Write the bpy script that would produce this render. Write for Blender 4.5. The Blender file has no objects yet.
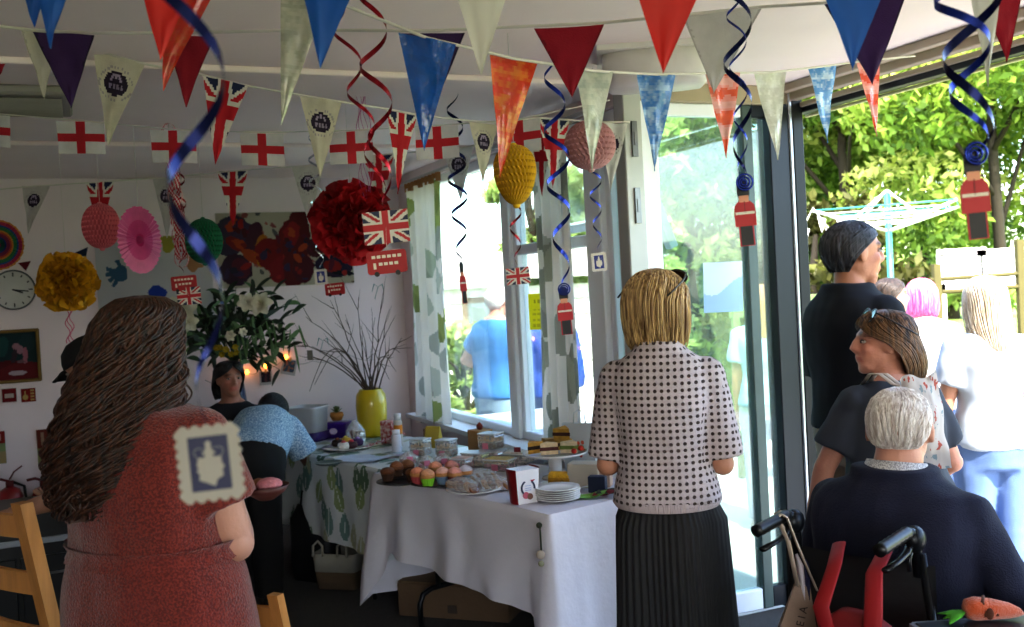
import bpy, bmesh, math, random
import numpy as np
from mathutils import Vector as V, Matrix, noise
random.seed(7); np.random.seed(7)
SC = bpy.context.scene
COL = SC.collection
PI = math.pi
# ------------------------------------------------------------------ camera frame
FP, CAMH, ROLL, PITCH = 1000.0, 1.63, math.radians(3.0), math.atan(0.0235)
CAM = V((0, 0, CAMH))
_f = V((0, math.cos(PITCH), -math.sin(PITCH))); _u = V((0, math.sin(PITCH), math.cos(PITCH))); _r = V((1, 0, 0))
RR = _r*math.cos(ROLL) - _u*math.sin(ROLL); UU = _u*math.cos(ROLL) + _r*math.sin(ROLL); FF = _f
def _ray(px, py): return FF + RR*((px-512)/FP) + UU*((313.5-py)/FP)
def at(px, py, d):
    v = _ray(px, py); return CAM + v*(d/v.y)
def atz(px, py, z):
    v = _ray(px, py); return CAM + v*((z-CAMH)/v.z)
def atplane(px, py, p0, n):
    v = _ray(px, py); return CAM + v*((V(p0)-CAM).dot(V(n))/v.dot(V(n)))
# ------------------------------------------------------------------ colour
def lin(h):
    h = h.lstrip('#'); c = [int(h[i:i+2], 16)/255 for i in (0, 2, 4)]
    return tuple(x/12.92 if x <= .04045 else ((x+.055)/1.055)**2.4 for x in c)
# ------------------------------------------------------------------ materials
MATS = {}
def mat(name, hexc='#808080', rough=.6, metal=0.0, paint=False, bump=0.0, bscale=60, var=.10, vscale=6, trans=0.0, spec=.4, emis=0, coat=0, alpha=1, stretch=(1,1,1), speck=None, sscale=200, sheen=0):
    if name in MATS: return MATS[name]
    m = bpy.data.materials.new(name); m.use_nodes = True; MATS[name] = m
    nt = m.node_tree; N = nt.nodes; L = nt.links; N.clear()
    out = N.new('ShaderNodeOutputMaterial'); b = N.new('ShaderNodeBsdfPrincipled')
    tc = N.new('ShaderNodeTexCoord'); mp = N.new('ShaderNodeMapping'); mp.inputs['Scale'].default_value = stretch
    L.new(tc.outputs['Object'], mp.inputs['Vector'])
    if paint:
        a = N.new('ShaderNodeAttribute'); a.attribute_name = 'Col'; base = a.outputs['Color']
    else:
        a = N.new('ShaderNodeRGB'); a.outputs[0].default_value = (*lin(hexc), 1); base = a.outputs[0]
    n1 = N.new('ShaderNodeTexNoise'); n1.inputs['Scale'].default_value = vscale; n1.inputs['Detail'].default_value = 4
    L.new(mp.outputs[0], n1.inputs['Vector'])
    mr = N.new('ShaderNodeMapRange'); mr.inputs[1].default_value = .3; mr.inputs[2].default_value = .7
    mr.inputs[3].default_value = 1-var; mr.inputs[4].default_value = 1+var
    L.new(n1.outputs['Fac'], mr.inputs[0])
    mx = N.new('ShaderNodeVectorMath'); mx.operation = 'SCALE'
    L.new(base, mx.inputs[0]); L.new(mr.outputs[0], mx.inputs['Scale']); base = mx.outputs[0]
    if speck:
        n3 = N.new('ShaderNodeTexNoise'); n3.inputs['Scale'].default_value = sscale; n3.inputs['Detail'].default_value = 2
        L.new(mp.outputs[0], n3.inputs['Vector'])
        r3 = N.new('ShaderNodeMapRange'); r3.inputs[1].default_value = .42; r3.inputs[2].default_value = .6; L.new(n3.outputs['Fac'], r3.inputs[0])
        mm = N.new('ShaderNodeMix'); mm.data_type = 'RGBA'; L.new(r3.outputs[0], mm.inputs[0]); L.new(base, mm.inputs[6]); mm.inputs[7].default_value = (*lin(speck), 1)
        base = mm.outputs[2]
    L.new(base, b.inputs['Base Color'])
    b.inputs['Roughness'].default_value = rough; b.inputs['Metallic'].default_value = metal
    b.inputs['Specular IOR Level'].default_value = spec; b.inputs['Coat Weight'].default_value = coat; b.inputs['Alpha'].default_value = alpha
    b.inputs['Sheen Weight'].default_value = sheen
    if emis:
        L.new(base, b.inputs['Emission Color']); b.inputs['Emission Strength'].default_value = emis
    if bump:
        n2 = N.new('ShaderNodeTexNoise'); n2.inputs['Scale'].default_value = bscale; n2.inputs['Detail'].default_value = 3
        L.new(mp.outputs[0], n2.inputs['Vector'])
        bp = N.new('ShaderNodeBump'); bp.inputs['Strength'].default_value = bump; bp.inputs['Distance'].default_value = .01
        L.new(n2.outputs['Fac'], bp.inputs['Height']); L.new(bp.outputs[0], b.inputs['Normal'])
    sh = b.outputs[0]
    if trans:
        t = N.new('ShaderNodeBsdfTranslucent'); L.new(base, t.inputs['Color'])
        ms = N.new('ShaderNodeMixShader'); ms.inputs[0].default_value = trans
        L.new(sh, ms.inputs[1]); L.new(t.outputs[0], ms.inputs[2]); sh = ms.outputs[0]
    L.new(sh, out.inputs[0])
    return m
def glassmat(name, tint='#ffffff', refl=.08, rough=.02, haze=0.0, hcol='#ffffff'):
    if name in MATS: return MATS[name]
    m = bpy.data.materials.new(name); m.use_nodes = True; MATS[name] = m
    nt = m.node_tree; N = nt.nodes; L = nt.links; N.clear()
    out = N.new('ShaderNodeOutputMaterial'); t = N.new('ShaderNodeBsdfTransparent'); t.inputs[0].default_value = (*lin(tint), 1)
    g = N.new('ShaderNodeBsdfGlossy'); g.inputs['Roughness'].default_value = rough
    fr = N.new('ShaderNodeLayerWeight'); fr.inputs[0].default_value = .35
    ml = N.new('ShaderNodeMath'); ml.operation = 'MULTIPLY_ADD'; ml.inputs[1].default_value = .35; ml.inputs[2].default_value = refl
    L.new(fr.outputs['Fresnel'], ml.inputs[0])
    ms = N.new('ShaderNodeMixShader'); L.new(ml.outputs[0], ms.inputs[0]); L.new(t.outputs[0], ms.inputs[1]); L.new(g.outputs[0], ms.inputs[2])
    sh = ms.outputs[0]
    if haze:
        d = N.new('ShaderNodeBsdfDiffuse'); d.inputs[0].default_value = (*lin(hcol), 1)
        nz = N.new('ShaderNodeTexNoise'); nz.inputs['Scale'].default_value = 7
        mr = N.new('ShaderNodeMapRange'); mr.inputs[3].default_value = haze*.6; mr.inputs[4].default_value = haze*1.4; L.new(nz.outputs['Fac'], mr.inputs[0])
        m2 = N.new('ShaderNodeMixShader'); L.new(mr.outputs[0], m2.inputs[0]); L.new(sh, m2.inputs[1]); L.new(d.outputs[0], m2.inputs[2]); sh = m2.outputs[0]
    L.new(sh, out.inputs[0]); return m
# ------------------------------------------------------------------ mesh builder
WM = {}
def frame(d, up=V((0, 0, 1))):
    d = V(d).normalized()
    a = up.cross(d)
    if a.length < 1e-4: a = V((1, 0, 0)).cross(d)
    a.normalize(); return a, d.cross(a).normalized()
class MB:
    def __init__(s): s.v = []; s.f = []; s.m = []; s.c = []; s.s = []; s.uv = None
    def add(s, vs, fs, c=None, m=0, smooth=True):
        o = len(s.v); s.v += [tuple(p) for p in vs]
        for f in fs: s.f.append([i+o for i in f])
        n = len(fs)
        if isinstance(c, list): s.c += c
        else: s.c += [c]*n
        s.m += [m]*n; s.s += [smooth]*n
        return s
    def box(s, c, size, rot=None, col=None, m=0, bev=0.0):
        x, y, z = [q/2 for q in size]; c = V(c); R = rot or Matrix.Identity(3)
        if bev <= 0: bev = min(x, y, z)*.12
        b = min(bev, min(x, y, z)*.8)
        P = []; 
        for sx in (-1, 1):
            for sy in (-1, 1):
                for sz in (-1, 1):
                    P += [(sx*x, sy*(y-b), sz*(z-b)), (sx*(x-b), sy*y, sz*(z-b)), (sx*(x-b), sy*(y-b), sz*z)]
        def I(sx, sy, sz, k): return ((sx > 0)*4+(sy > 0)*2+(sz > 0))*3+k
        F = []
        for sg in (-1, 1):
            for k in range(3):
                q = []
                for (a, bb) in ((-1, -1), (1, -1), (1, 1), (-1, 1)):
                    t = [0, 0, 0]; t[k] = sg; t[(k+1) % 3] = a; t[(k+2) % 3] = bb; q.append(I(*t, k))
                F.append(q if sg > 0 else q[::-1])
        for k in range(3):
            i, j = (k+1) % 3, (k+2) % 3
            for a in (-1, 1):
                for bb in (-1, 1):
                    t = [0, 0, 0]; t[i] = a; t[j] = bb
                    t0 = t[:]; t0[k] = -1; t1 = t[:]; t1[k] = 1
                    F.append([I(*t0, i), I(*t1, i), I(*t1, j), I(*t0, j)])
        for sx in (-1, 1):
            for sy in (-1, 1):
                for sz in (-1, 1): F.append([I(sx, sy, sz, 0), I(sx, sy, sz, 1), I(sx, sy, sz, 2)])
        return s.add([c+R @ V(p) for p in P], F, col, m, False)
    def tube(s, pts, r, n=8, caps=True, col=None, m=0, flat=1.0, up=V((0, 0, 1))):
        pts = [V(p) for p in pts]; k = len(pts)
        rs = r if isinstance(r, (list, tuple)) else [r]*k
        rings = []; pa = None
        for i, p in enumerate(pts):
            d = (pts[min(i+1, k-1)]-pts[max(i-1, 0)])
            if d.length < 1e-9: d = V((0, 0, 1))
            d.normalize()
            if pa is None: a, b = frame(d, up)
            else:
                a = pa - d*pa.dot(d)
                if a.length < 1e-5: a, b = frame(d, up)
                a.normalize(); b = d.cross(a)
            pa = a
            rings.append([p+a*(math.cos(2*PI*j/n)*rs[i])+b*(math.sin(2*PI*j/n)*rs[i]*flat) for j in range(n)])
        return s.loft(rings, caps, col, m)
    def loft(s, rings, caps=True, col=None, m=0, closed=True, smooth=True):
        n = len(rings[0]); vs = [p for r in rings for p in r]; F = []
        for i in range(len(rings)-1):
            for j in range(n if closed else n-1):
                F.append([i*n+j, i*n+(j+1) % n, (i+1)*n+(j+1) % n, (i+1)*n+j])
        if caps:
            F.append(list(range(n))[::-1]); F.append([(len(rings)-1)*n+j for j in range(n)])
        return s.add(vs, F, col, m, smooth)
    def lathe(s, prof, c=(0, 0, 0), n=20, col=None, m=0, caps=True, R=None, sx=1, sy=1):
        c = V(c); R = R or Matrix.Identity(3)
        return s.loft([[c+R @ V((r*math.cos(2*PI*j/n)*sx, r*math.sin(2*PI*j/n)*sy, z)) for j in range(n)] for r, z in prof], caps, col, m)
    def ell(s, c, r, R=None, n=14, k=9, col=None, m=0):
        c = V(c); R = R or Matrix.Identity(3); rings = []
        if not isinstance(r, (tuple, list)): r = (r, r, r)
        for i in range(k+1):
            t = PI*(.03+.94*i/k)
            rings.append([c+R @ V((r[0]*math.sin(t)*math.cos(2*PI*j/n), r[1]*math.sin(t)*math.sin(2*PI*j/n), -r[2]*math.cos(t))) for j in range(n)])
        return s.loft(rings, True, col, m)
    def prism(s, poly, o, X, Y, t, col=None, m=0):
        o = V(o); X = V(X); Y = V(Y); Z = X.cross(Y).normalized()*t; n = len(poly)
        a = [o+X*p[0]+Y*p[1]+Z for p in poly]; b = [o+X*p[0]+Y*p[1]-Z for p in poly]
        return s.add(a+b, [list(range(n)), [n+i for i in range(n)][::-1]]+[[i, n+i, n+(i+1) % n, (i+1) % n] for i in range(n)], col, m, False)
    def grid(s, fn, nu, nv, colfn=None, col=None, m=0, smooth=True):
        vs = [fn(i/nu, j/nv) for j in range(nv+1) for i in range(nu+1)]; F = []; C = []
        for j in range(nv):
            for i in range(nu):
                a = j*(nu+1)+i; F.append([a, a+1, a+nu+2, a+nu+1])
                C.append(colfn((i+.5)/nu, (j+.5)/nv) if colfn else col)
        return s.add(vs, F, C, m, smooth)
    def merge(s, o, R=None, t=(0, 0, 0), scale=1):
        R = R or Matrix.Identity(3); t = V(t)
        off = len(s.v); s.v += [tuple(R @ (V(p)*scale)+t) for p in o.v]
        s.f += [[i+off for i in f] for f in o.f]; s.m += o.m; s.c += o.c; s.s += o.s; return s
    def build(s, name, mats, parent=None, world=False, kind=None, label=None, cat=None, group=None):
        me = bpy.data.meshes.new(name); vs = s.v
        loc = V((0, 0, 0))
        if parent is not None and world:
            W = WM[parent.name].inverted(); vs = [tuple(W @ V(p)) for p in vs]
        elif parent is None:
            a = np.array(vs); mn = a.min(0); mx = a.max(0); loc = V(((mn[0]+mx[0])/2, (mn[1]+mx[1])/2, mn[2])); vs = (a-np.array(loc)).tolist()
        me.from_pydata(vs, [], s.f); 
        if not isinstance(mats, (list, tuple)): mats = [mats]
        for q in mats: me.materials.append(q)
        me.polygons.foreach_set('material_index', s.m); me.polygons.foreach_set('use_smooth', s.s)
        if any(c is not None for c in s.c):
            at_ = me.color_attributes.new('Col', 'FLOAT_COLOR', 'CORNER'); arr = []
            cache = {}
            for f, c in zip(s.f, s.c):
                if c is None: c = '#ffffff'
                if isinstance(c, str):
                    if c not in cache: cache[c] = lin(c)
                    c = cache[c]
                arr += [c[0], c[1], c[2], 1.0]*len(f)
            at_.data.foreach_set('color', arr)
        me.update()
        o = bpy.data.objects.new(name, me); COL.objects.link(o); o.location = loc
        WM[o.name] = Matrix.Translation(loc)
        if parent is not None: o.parent = parent; WM[o.name] = WM[parent.name].copy()
        return tag(o, label, cat, group, kind)
def tag(o, label=None, cat=None, group=None, kind=None):
    if label: o['label'] = label
    if cat: o['category'] = cat
    if group: o['group'] = group
    if kind: o['kind'] = kind
    return o
def thing(name, label, cat, loc=(0, 0, 0), rz=0, group=None):
    o = bpy.data.objects.new(name, None); COL.objects.link(o); o.empty_display_size = .05
    o.location = loc; o.rotation_euler = (0, 0, rz); WM[o.name] = Matrix.Translation(V(loc)) @ Matrix.Rotation(rz, 4, 'Z')
    return tag(o, label, cat, group)
def kids(o): return [c for c in COL.objects if c.parent == o]
def dup(root, loc, rz=0, label=None, group=None):
    r = root.copy(); COL.objects.link(r); r.location = loc; r.rotation_euler = (0, 0, rz)
    if label: r['label'] = label
    if group: r['group'] = group
    for ch in kids(root):
        c = ch.copy(); COL.objects.link(c); c.parent = r
        for g in kids(ch):
            d = g.copy(); COL.objects.link(d); d.parent = c
    return r
def struct(name, mb, m, **k): return mb.build(name, m, kind='structure', **k)
def rotz(a): return Matrix.Rotation(a, 3, 'Z')
def remesh(mb, voxel, smooth=4):
    me = bpy.data.meshes.new('tmp'); me.from_pydata(mb.v, [], mb.f); me.update()
    bm = bmesh.new(); bm.from_mesh(me); bmesh.ops.recalc_face_normals(bm, faces=bm.faces[:]); bm.to_mesh(me); bm.free()
    o = bpy.data.objects.new('tmp', me); COL.objects.link(o)
    q = o.modifiers.new('r', 'REMESH'); q.mode = 'VOXEL'; q.voxel_size = voxel; q.adaptivity = 0
    if smooth:
        w = o.modifiers.new('s', 'SMOOTH'); w.factor = .5; w.iterations = smooth
    dg = bpy.context.evaluated_depsgraph_get(); e = o.evaluated_get(dg); m2 = e.to_mesh()
    n = len(m2.vertices); a = np.empty(n*3); m2.vertices.foreach_get('co', a); a = a.reshape(n, 3)
    nr = np.empty(n*3); m2.vertices.foreach_get('normal', nr); nr = nr.reshape(n, 3)
    F = [list(p.vertices) for p in m2.polygons]
    e.to_mesh_clear(); bpy.data.objects.remove(o); bpy.data.meshes.remove(me)
    return a, F, nr
def fnoise(a, f, seed=0):
    return np.array([noise.noise(V((p[0]*f[0]+seed, p[1]*f[1]+seed*.7, p[2]*f[2]-seed))) for p in a])
# ------------------------------------------------------------------ room axes
TH = math.radians(23.5)
E1 = V((math.cos(TH), math.sin(TH), 0)); E2 = V((math.sin(TH), -math.cos(TH), 0))
A = V((-.835, 7.8, 0)); B = A+E2*3.5; P = B+E1*.93
CEIL = 2.55
RW = Matrix((E1, -E2, V((0, 0, 1)))).transposed()      # local x -> E1, y -> -E2 (into the back wall)
# ================================================================== people
PROF = {
 'male': [(.46, .165, .115), (.52, .178, .125), (.58, .165, .115), (.64, .165, .115), (.70, .18, .125), (.76, .195, .125), (.80, .19, .105), (.825, .15, .085), (.85, .075, .065)],
 'female': [(.46, .17, .12), (.51, .185, .13), (.57, .165, .115), (.63, .14, .10), (.69, .15, .115), (.75, .165, .115), (.79, .165, .095), (.82, .13, .075), (.85, .06, .055)],
 'heavy': [(.44, .215, .15), (.50, .235, .17), (.56, .225, .16), (.62, .195, .15), (.68, .195, .155), (.74, .20, .15), (.79, .195, .12), (.82, .15, .09), (.85, .065, .06)],
}
class Fig:
    def __init__(s, h=1.7, prof='female', lean=0, wid=1.0, dep=1.0, hyaw=0, hpitch=0, hroll=0, armL=None, armR=None, legL=None, legR=None, hipz=None, limb=1.0, skin='#c89880', handL=True, handR=True, headk=1.0, curl=.9):
        s.h = h; s.p = PROF[prof]; s.lean = lean; s.wid = wid; s.dep = dep; s.k = h/1.7; s.limb = limb; s.skin = skin
        s.hipz0 = .50*h; s.dz = (hipz-s.hipz0) if hipz is not None else 0
        s.hy, s.hp, s.hr = hyaw, hpitch, hroll; s.hands = (handL, handR); s.curl = curl
        s.Hh = .132*h*headk
        U = .172*h; Fo = .15*h
        s.sh = []; s.el = []; s.wr = []
        for i, sg in enumerate((-1, 1)):
            a = (armL, armR)[i] or ((.12, .02, -1), (.05, .25, -1))
            sh = s.bend(V((sg*(.172*wid)*s.k, 0, .785*h)))
            u = V((sg*a[0][0], a[0][1], a[0][2])).normalized(); f = V((sg*a[1][0], a[1][1], a[1][2])).normalized()
            s.sh.append(sh); s.el.append(sh+u*U); s.wr.append(sh+u*U+f*Fo)
        s.hip = []; s.kn = []; s.an = []
        T = .245*h; S = .235*h
        for i, sg in enumerate((-1, 1)):
            l = (legL, legR)[i] or ((.03, 0, -1), (0, -.02, -1))
            hp = V((sg*.092*wid*s.k, 0, s.hipz0+s.dz))
            t = V((sg*l[0][0], l[0][1], l[0][2])).normalized(); q = V((sg*l[1][0], l[1][1], l[1][2])).normalized()
            s.hip.append(hp); s.kn.append(hp+t*T); s.an.append(hp+t*T+q*S)
        s.neck = s.bend(V((0, -.012*s.k, .845*h)))
        s.hc = s.bend(V((0, .018*s.k, .93*h)))
        ln = s.lean*.35
        s.HR = Matrix.Rotation(hyaw, 3, 'Z') @ Matrix.Rotation(-hpitch-ln*0, 3, 'X') @ Matrix.Rotation(hroll, 3, 'Y')
    def bend(s, p):
        p = V(p); z0 = s.hipz0
        a = s.lean*min(1, max(0, (p.z-z0)/(.10*s.h)))
        y, z = p.y, p.z-z0
        return V((p.x, y*math.cos(a)+z*math.sin(a), z0+z*math.cos(a)-y*math.sin(a)+s.dz))
    def prof(s, zf):
        p = s.p
        if zf <= p[0][0]: return p[0][1], p[0][2]
        for a, b in zip(p, p[1:]):
            if zf <= b[0]:
                t = (zf-a[0])/(b[0]-a[0]); t = t*t*(3-2*t)*.5+t*.5
                return a[1]+(b[1]-a[1])*t, a[2]+(b[2]-a[2])*t
        return p[-1][1], p[-1][2]
    def torso(s, mb, inf=0, z0=.45, z1=.855, n=28, rings=18, flare=0, col=None):
        R = []
        for i in range(rings+1):
            zf = z0+(z1-z0)*i/rings; w, d = s.prof(zf); w = w*s.k*s.wid+inf+flare*(1-i/rings); d = d*s.k*s.dep+inf+flare*(1-i/rings)
            yc = -.02*s.k*max(0, (zf-.6)/.25)
            R.append([s.bend((w*math.copysign(abs(math.cos(t))**.85, math.cos(t)), yc+d*math.copysign(abs(math.sin(t))**.9, math.sin(t)), zf*s.h)) for t in [2*PI*j/n for j in range(n)]])
        mb.loft(R, True, col)
    def arm(s, mb, i, inf=0, upto=2.0, col=None, flare=0):
        k = s.k*s.limb; sh, el, wr = s.sh[i], s.el[i], s.wr[i]
        inn = sh+V(((.07 if i == 0 else -.07)*s.k, 0, .015))
        def P(t): return sh.lerp(el, t) if t <= 1 else el.lerp(wr, t-1)
        rad = [(0, .056), (.25, .052), (.6, .046), (.9, .040), (1, .0395), (1.2, .040), (1.5, .034), (1.8, .027), (2.0, .024)]
        ts = [t for t, r in rad if t < upto]+[upto]
        def Rr(t):
            for a, b in zip(rad, rad[1:]):
                if t <= b[0]: return a[1]+(b[1]-a[1])*(t-a[0])/(b[0]-a[0])
            return rad[-1][1]
        mb.tube([inn]+[P(t) for t in ts], [.048*k+inf]+[Rr(t)*k+inf+flare*t/upto for t in ts], 14, True, col)
        mb.ell(sh, .052*k+inf, col=col)
        if upto > 1: mb.ell(el, .0405*k+inf+flare*.5, col=col)
    def leg(s, mb, i, inf=0, upto=2.0, col=None, flare=0):
        k = s.k*s.limb; a, b, c = s.hip[i], s.kn[i], s.an[i]
        def P(t): return a.lerp(b, t) if t <= 1 else b.lerp(c, t-1)
        rad = [(0, .092), (.3, .085), (.7, .066), (1, .056), (1.3, .056), (1.6, .045), (1.9, .036), (2, .036)]
        ts = [t for t, r in rad if t < upto]+[upto]
        def Rr(t):
            for p, q in zip(rad, rad[1:]):
                if t <= q[0]: return p[1]+(q[1]-p[1])*(t-p[0])/(q[0]-p[0])
            return rad[-1][1]
        mb.tube([P(t) for t in ts], [Rr(t)*k+inf+flare*max(0, t-1) for t in ts], 14, True, col)
        mb.ell(b, .057*k+inf+flare*.3, col=col); mb.ell(a, .09*k+inf, col=col)
    def foot(s, mb, i, inf=0, col=None):
        a = s.an[i]; k = s.k
        mb.loft([[a+V((x*math.cos(t), y, max(z+hh*math.sin(t), -.07*k))) for t in [2*PI*j/12 for j in range(12)]] for y, x, z, hh in
                 [(-.075*k, .02*k, -.04*k, .02*k), (-.06*k, .035*k+inf, -.03*k, .04*k+inf), (0, .04*k+inf, -.025*k, .055*k+inf), (.07*k, .042*k+inf, -.04*k, .036*k+inf), (.13*k, .045*k+inf, -.05*k, .024*k+inf), (.17*k, .03*k+inf, -.055*k, .016*k+inf), (.185*k, .01, -.058*k, .006)]], True, col)
    def head(s, mb, ears=True):
        H = s.Hh; c = s.hc; R = s.HR
        def e(p, r, rot=None): mb.ell(c+R @ (V(p)*H), [q*H for q in r], R if rot is None else R @ rot, 16, 10)
        e((0, -.07, .10), (.345, .425, .40)); e((0, .10, -.12), (.275, .29, .35)); e((0, .02, -.2), (.29, .27, .24))
        e((0, .26, -.41), (.12, .10, .085)); e((0, .2, -.35), (.2, .16, .12))
        e((0, .30, .12), (.22, .085, .07)); e((.15, .24, -.09), (.11, .1, .1)); e((-.15, .24, -.09), (.11, .1, .1))
        mb.tube([c+R @ (V(q)*H) for q in ((0, .36, .09), (0, .41, .0), (0, .445, -.085), (0, .40, -.13))], [.04*H, .05*H, .06*H, .045*H], 10)
        e((.055, .39, -.115), (.05, .05, .04)); e((-.055, .39, -.115), (.05, .05, .04))
        e((0, .355, -.225), (.12, .055, .03)); e((0, .345, -.275), (.10, .055, .033))
        if ears:
            for sg in (-1, 1):
                e((sg*.345, -.03, -.02), (.035, .085, .135), Matrix.Rotation(sg*.35, 3, 'Z')); e((sg*.36, -.05, -.1), (.03, .05, .06))
        mb.tube([s.neck+V((0, 0, -.04)), s.neck, c+R @ (V((0, -.09, -.25))*H), c+R @ (V((0, -.06, -.05))*H)], [.075*s.k, .062*s.k*getattr(s, 'nk', 1), .056*s.k*getattr(s, 'nk', 1), .05*s.k], 16)
    def handmesh(s, i):
        k = s.k; wr = s.wr[i]; d = (wr-s.el[i]).normalized(); sg = -1 if i == 0 else 1
        side = V((-sg, .5, 0)); side = (side-d*side.dot(d))
        if side.length < .1: side = V((0, 1, .2)); side = side-d*side.dot(d)
        side.normalize(); nrm = d.cross(side)*(1 if i == 0 else -1)
        hb = MB()
        R = Matrix((side, nrm, d)).transposed()
        hb.ell(wr+d*.05*k, (.040*k, .017*k, .056*k), R, 16, 10); hb.tube([wr-d*.03*k, wr+d*.03*k], [.024*k, .028*k], 12, flat=.8)
        for q, (off, L) in enumerate(((.032, .070), (.011, .08), (-.011, .075), (-.031, .058))):
            p = wr+d*.088*k+side*off*k; pts = [p-d*.02*k, p]; a = .25*s.curl; D = d.copy()
            for seg in (.45, .32, .23):
                D = (Matrix.Rotation(a, 3, nrm.cross(d)) @ D); p = p+D*L*seg*k; pts.append(p); a = .45*s.curl
            hb.tube(pts, [.010*k, .0095*k, .009*k, .008*k, .0065*k], 8)
        p = wr+d*.03*k+side*.028*k
        hb.tube([p, p+(d*.02+side*.022+nrm*.006)*k, p+(d*.05+side*.030+nrm*.014)*k, p+(d*.072+side*.028+nrm*.02)*k], [.014*k, .013*k, .0105*k, .007*k], 8)
        return remesh(hb, .0042*k, 2)
    def body(s, parent, voxel=.008, feet=True, ears=True, name='body', brow='#4a3326', lip='#a8584e', detail=True, eyes=True):
        m = MB(); s.torso(m); s.head(m, ears)
        for i in (0, 1):
            s.arm(m, i); s.leg(m, i)
            if feet: s.foot(m, i)
        a, F, nr = remesh(m, voxel, 3)
        H = s.Hh; Ri = s.HR.transposed(); base = np.array(lin(s.skin)); 
        rel = (a-np.array(s.hc)) @ np.array(Ri).T / H
        C = np.tile(base, (len(a), 1)); x, y, z = rel[:, 0], rel[:, 1], rel[:, 2]
        C *= (1+.10*fnoise(a, (9, 9, 9)))[:, None]
        ck = np.exp(-(((np.abs(x)-.17)/.1)**2+((z+.1)/.1)**2))*(y > .1)*.35
        C = C*(1-ck[:, None])+np.array(lin('#b8604e'))*ck[:, None]
        def paint(msk, col, f=.8): C[msk] = C[msk]*(1-f)+np.array(lin(col))*f
        paint((y > .25) & (np.abs(z+.25) < .045) & (np.abs(x) < .125), lip, .75)
        paint((y > .2) & (np.abs(z-.13-.04*np.cos(np.abs(x)*8)) < .028) & (np.abs(x) > .06) & (np.abs(x) < .25), brow, .8)
        paint((y > .2) & (((np.abs(x)-.145)/.075)**2+((z-.03)/.04)**2 < 1.2), '#8a5f50', .5)
        mb = MB(); 
        fc = [tuple(C[f].mean(0)) for f in F]
        mb.add(a.tolist(), F, fc)
        if eyes:
            for sg in (-1, 1):
                c = s.hc+s.HR @ (V((sg*.145, .315, .03))*H); mb.ell(c, (.058*H, .042*H, .027*H), s.HR, 12, 8, '#a89c94')
                mb.ell(c+s.HR @ (V((0, .034, 0))*H), (.026*H, .018*H, .027*H), s.HR, 10, 6, '#2a1c14')
                mb.tube([c+s.HR @ (V((q, .03-abs(q)*.3, .03-q*q*4))*H) for q in (-.06, -.03, 0, .03, .06)], .008*H, 5, True, '#3a241c')
        for i in (0, 1):
            if s.hands[i]:
                ha, hF, _ = s.handmesh(i); mb.add(ha.tolist(), hF, tuple(base*.95))
        return mb.build(name, mat('skin', paint=True, rough=.5, var=.06, vscale=14, bump=.15, bscale=120, spec=.35), parent)
    def cloth(s, parent, name, m, parts, voxel=.009, fold=.006, ff=(9, 9, 5), seed=0, smooth=9, uv=False, label=None, band=None):
        """parts: list of (kind, kwargs)"""
        b = MB()
        for kind, kw in parts:
            if kind == 'fn': kw(b)
            else: getattr(s, kind)(b, **kw)
        a, F, nr = remesh(b, voxel, smooth)
        if fold:
            n = fnoise(a, ff, seed)+.5*fnoise(a, tuple(q*2.1 for q in ff), seed+9)
            a = a+nr*(n*fold)[:, None]
        mb = MB(); mb.add(a.tolist(), F, None)
        o = mb.build(name, m, parent, label=label)
        if uv:
            me = o.data; u = me.uv_layers.new(name='UVMap'); 
            uvs = np.empty((len(me.loops), 2)); k_ = 0
            for f_ in F:
                n_ = nr[f_].mean(0); ax = 1 if abs(n_[0]) > abs(n_[1])*1.25 else 0
                for i_ in f_: uvs[k_] = (a[i_, ax], a[i_, 2]); k_ += 1
            u.data.foreach_set('uv', uvs.ravel())
        return o
    # hair: rings of (z, halfwidth, depth back, y centre, coverage half-angle) in head-heights relative to head centre
    def hair(s, parent, m, rings, nstr=260, wig=.0, wf=3.0, r=.0035, seg=16, seed=1, name='hair', lift=.02, lenj=.12, free=None, label=None, sh=1.0, bumpy=.012):
        rnd = random.Random(seed); H = s.Hh; c = s.hc; R = s.HR
        def ring(t):
            q = t*(len(rings)-1); i = min(int(q), len(rings)-2); f = q-i; f = f
            return [rings[i][j]+(rings[i+1][j]-rings[i][j])*f for j in range(5)]
        fr = free if free is not None else 99
        def pt(phi, t, k=1.0, dz=0):
            z, w, d, yc, cov = ring(t)
            p = V((w*k*math.sin(phi)*H, (yc-d*k*math.cos(phi))*H, (z+dz)*H))
            q = R @ p
            return c+q
        b = MB()
        nu, nv = 40, 26
        def fn(u, v):
            z, w, d, yc, cov = ring(v); phi = (u*2-1)*cov
            n_ = noise.noise(V((phi*3.2, v*2.0, seed)))+.5*noise.noise(V((phi*9, v*3, seed+5)))
            return pt(phi, v, 1+bumpy*n_*(1+5*v*(wig > 0)))
        b.grid(fn, nu, nv)
        # cap
        for i in range(nstr):
            u = rnd.uniform(-1, 1); off = 1+rnd.uniform(-.02, .06)*(1+2.2*(wig > .01)); ph = rnd.uniform(0, 6.28); t1 = 1-rnd.random()*lenj if rnd.random() < .8 else rnd.uniform(.6, 1.0); t0 = rnd.uniform(0, .25)
            pts = []; rr = []
            w1 = wig*rnd.uniform(.5, 1.5); f1 = wf*rnd.uniform(.8, 1.3)
            for j in range(seg+1):
                t = t0+(t1-t0)*j/seg; cov = ring(t)[4]
                a = 2*PI*f1*t+ph; am = w1*min(1, max(0, (t-.15)*2.2))
                ou = off + lift*.3
                p = pt(u*cov+am*.6*math.cos(a)/max(.25, ring(t)[1])*1.0, t, ou+am*.5*math.sin(a))
                pts.append(p); rr.append(r*sh*(1-.55*(j/seg)**3))
            b.tube(pts, rr, 5, True)
        return b.build(name, m, parent, label=label)
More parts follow.
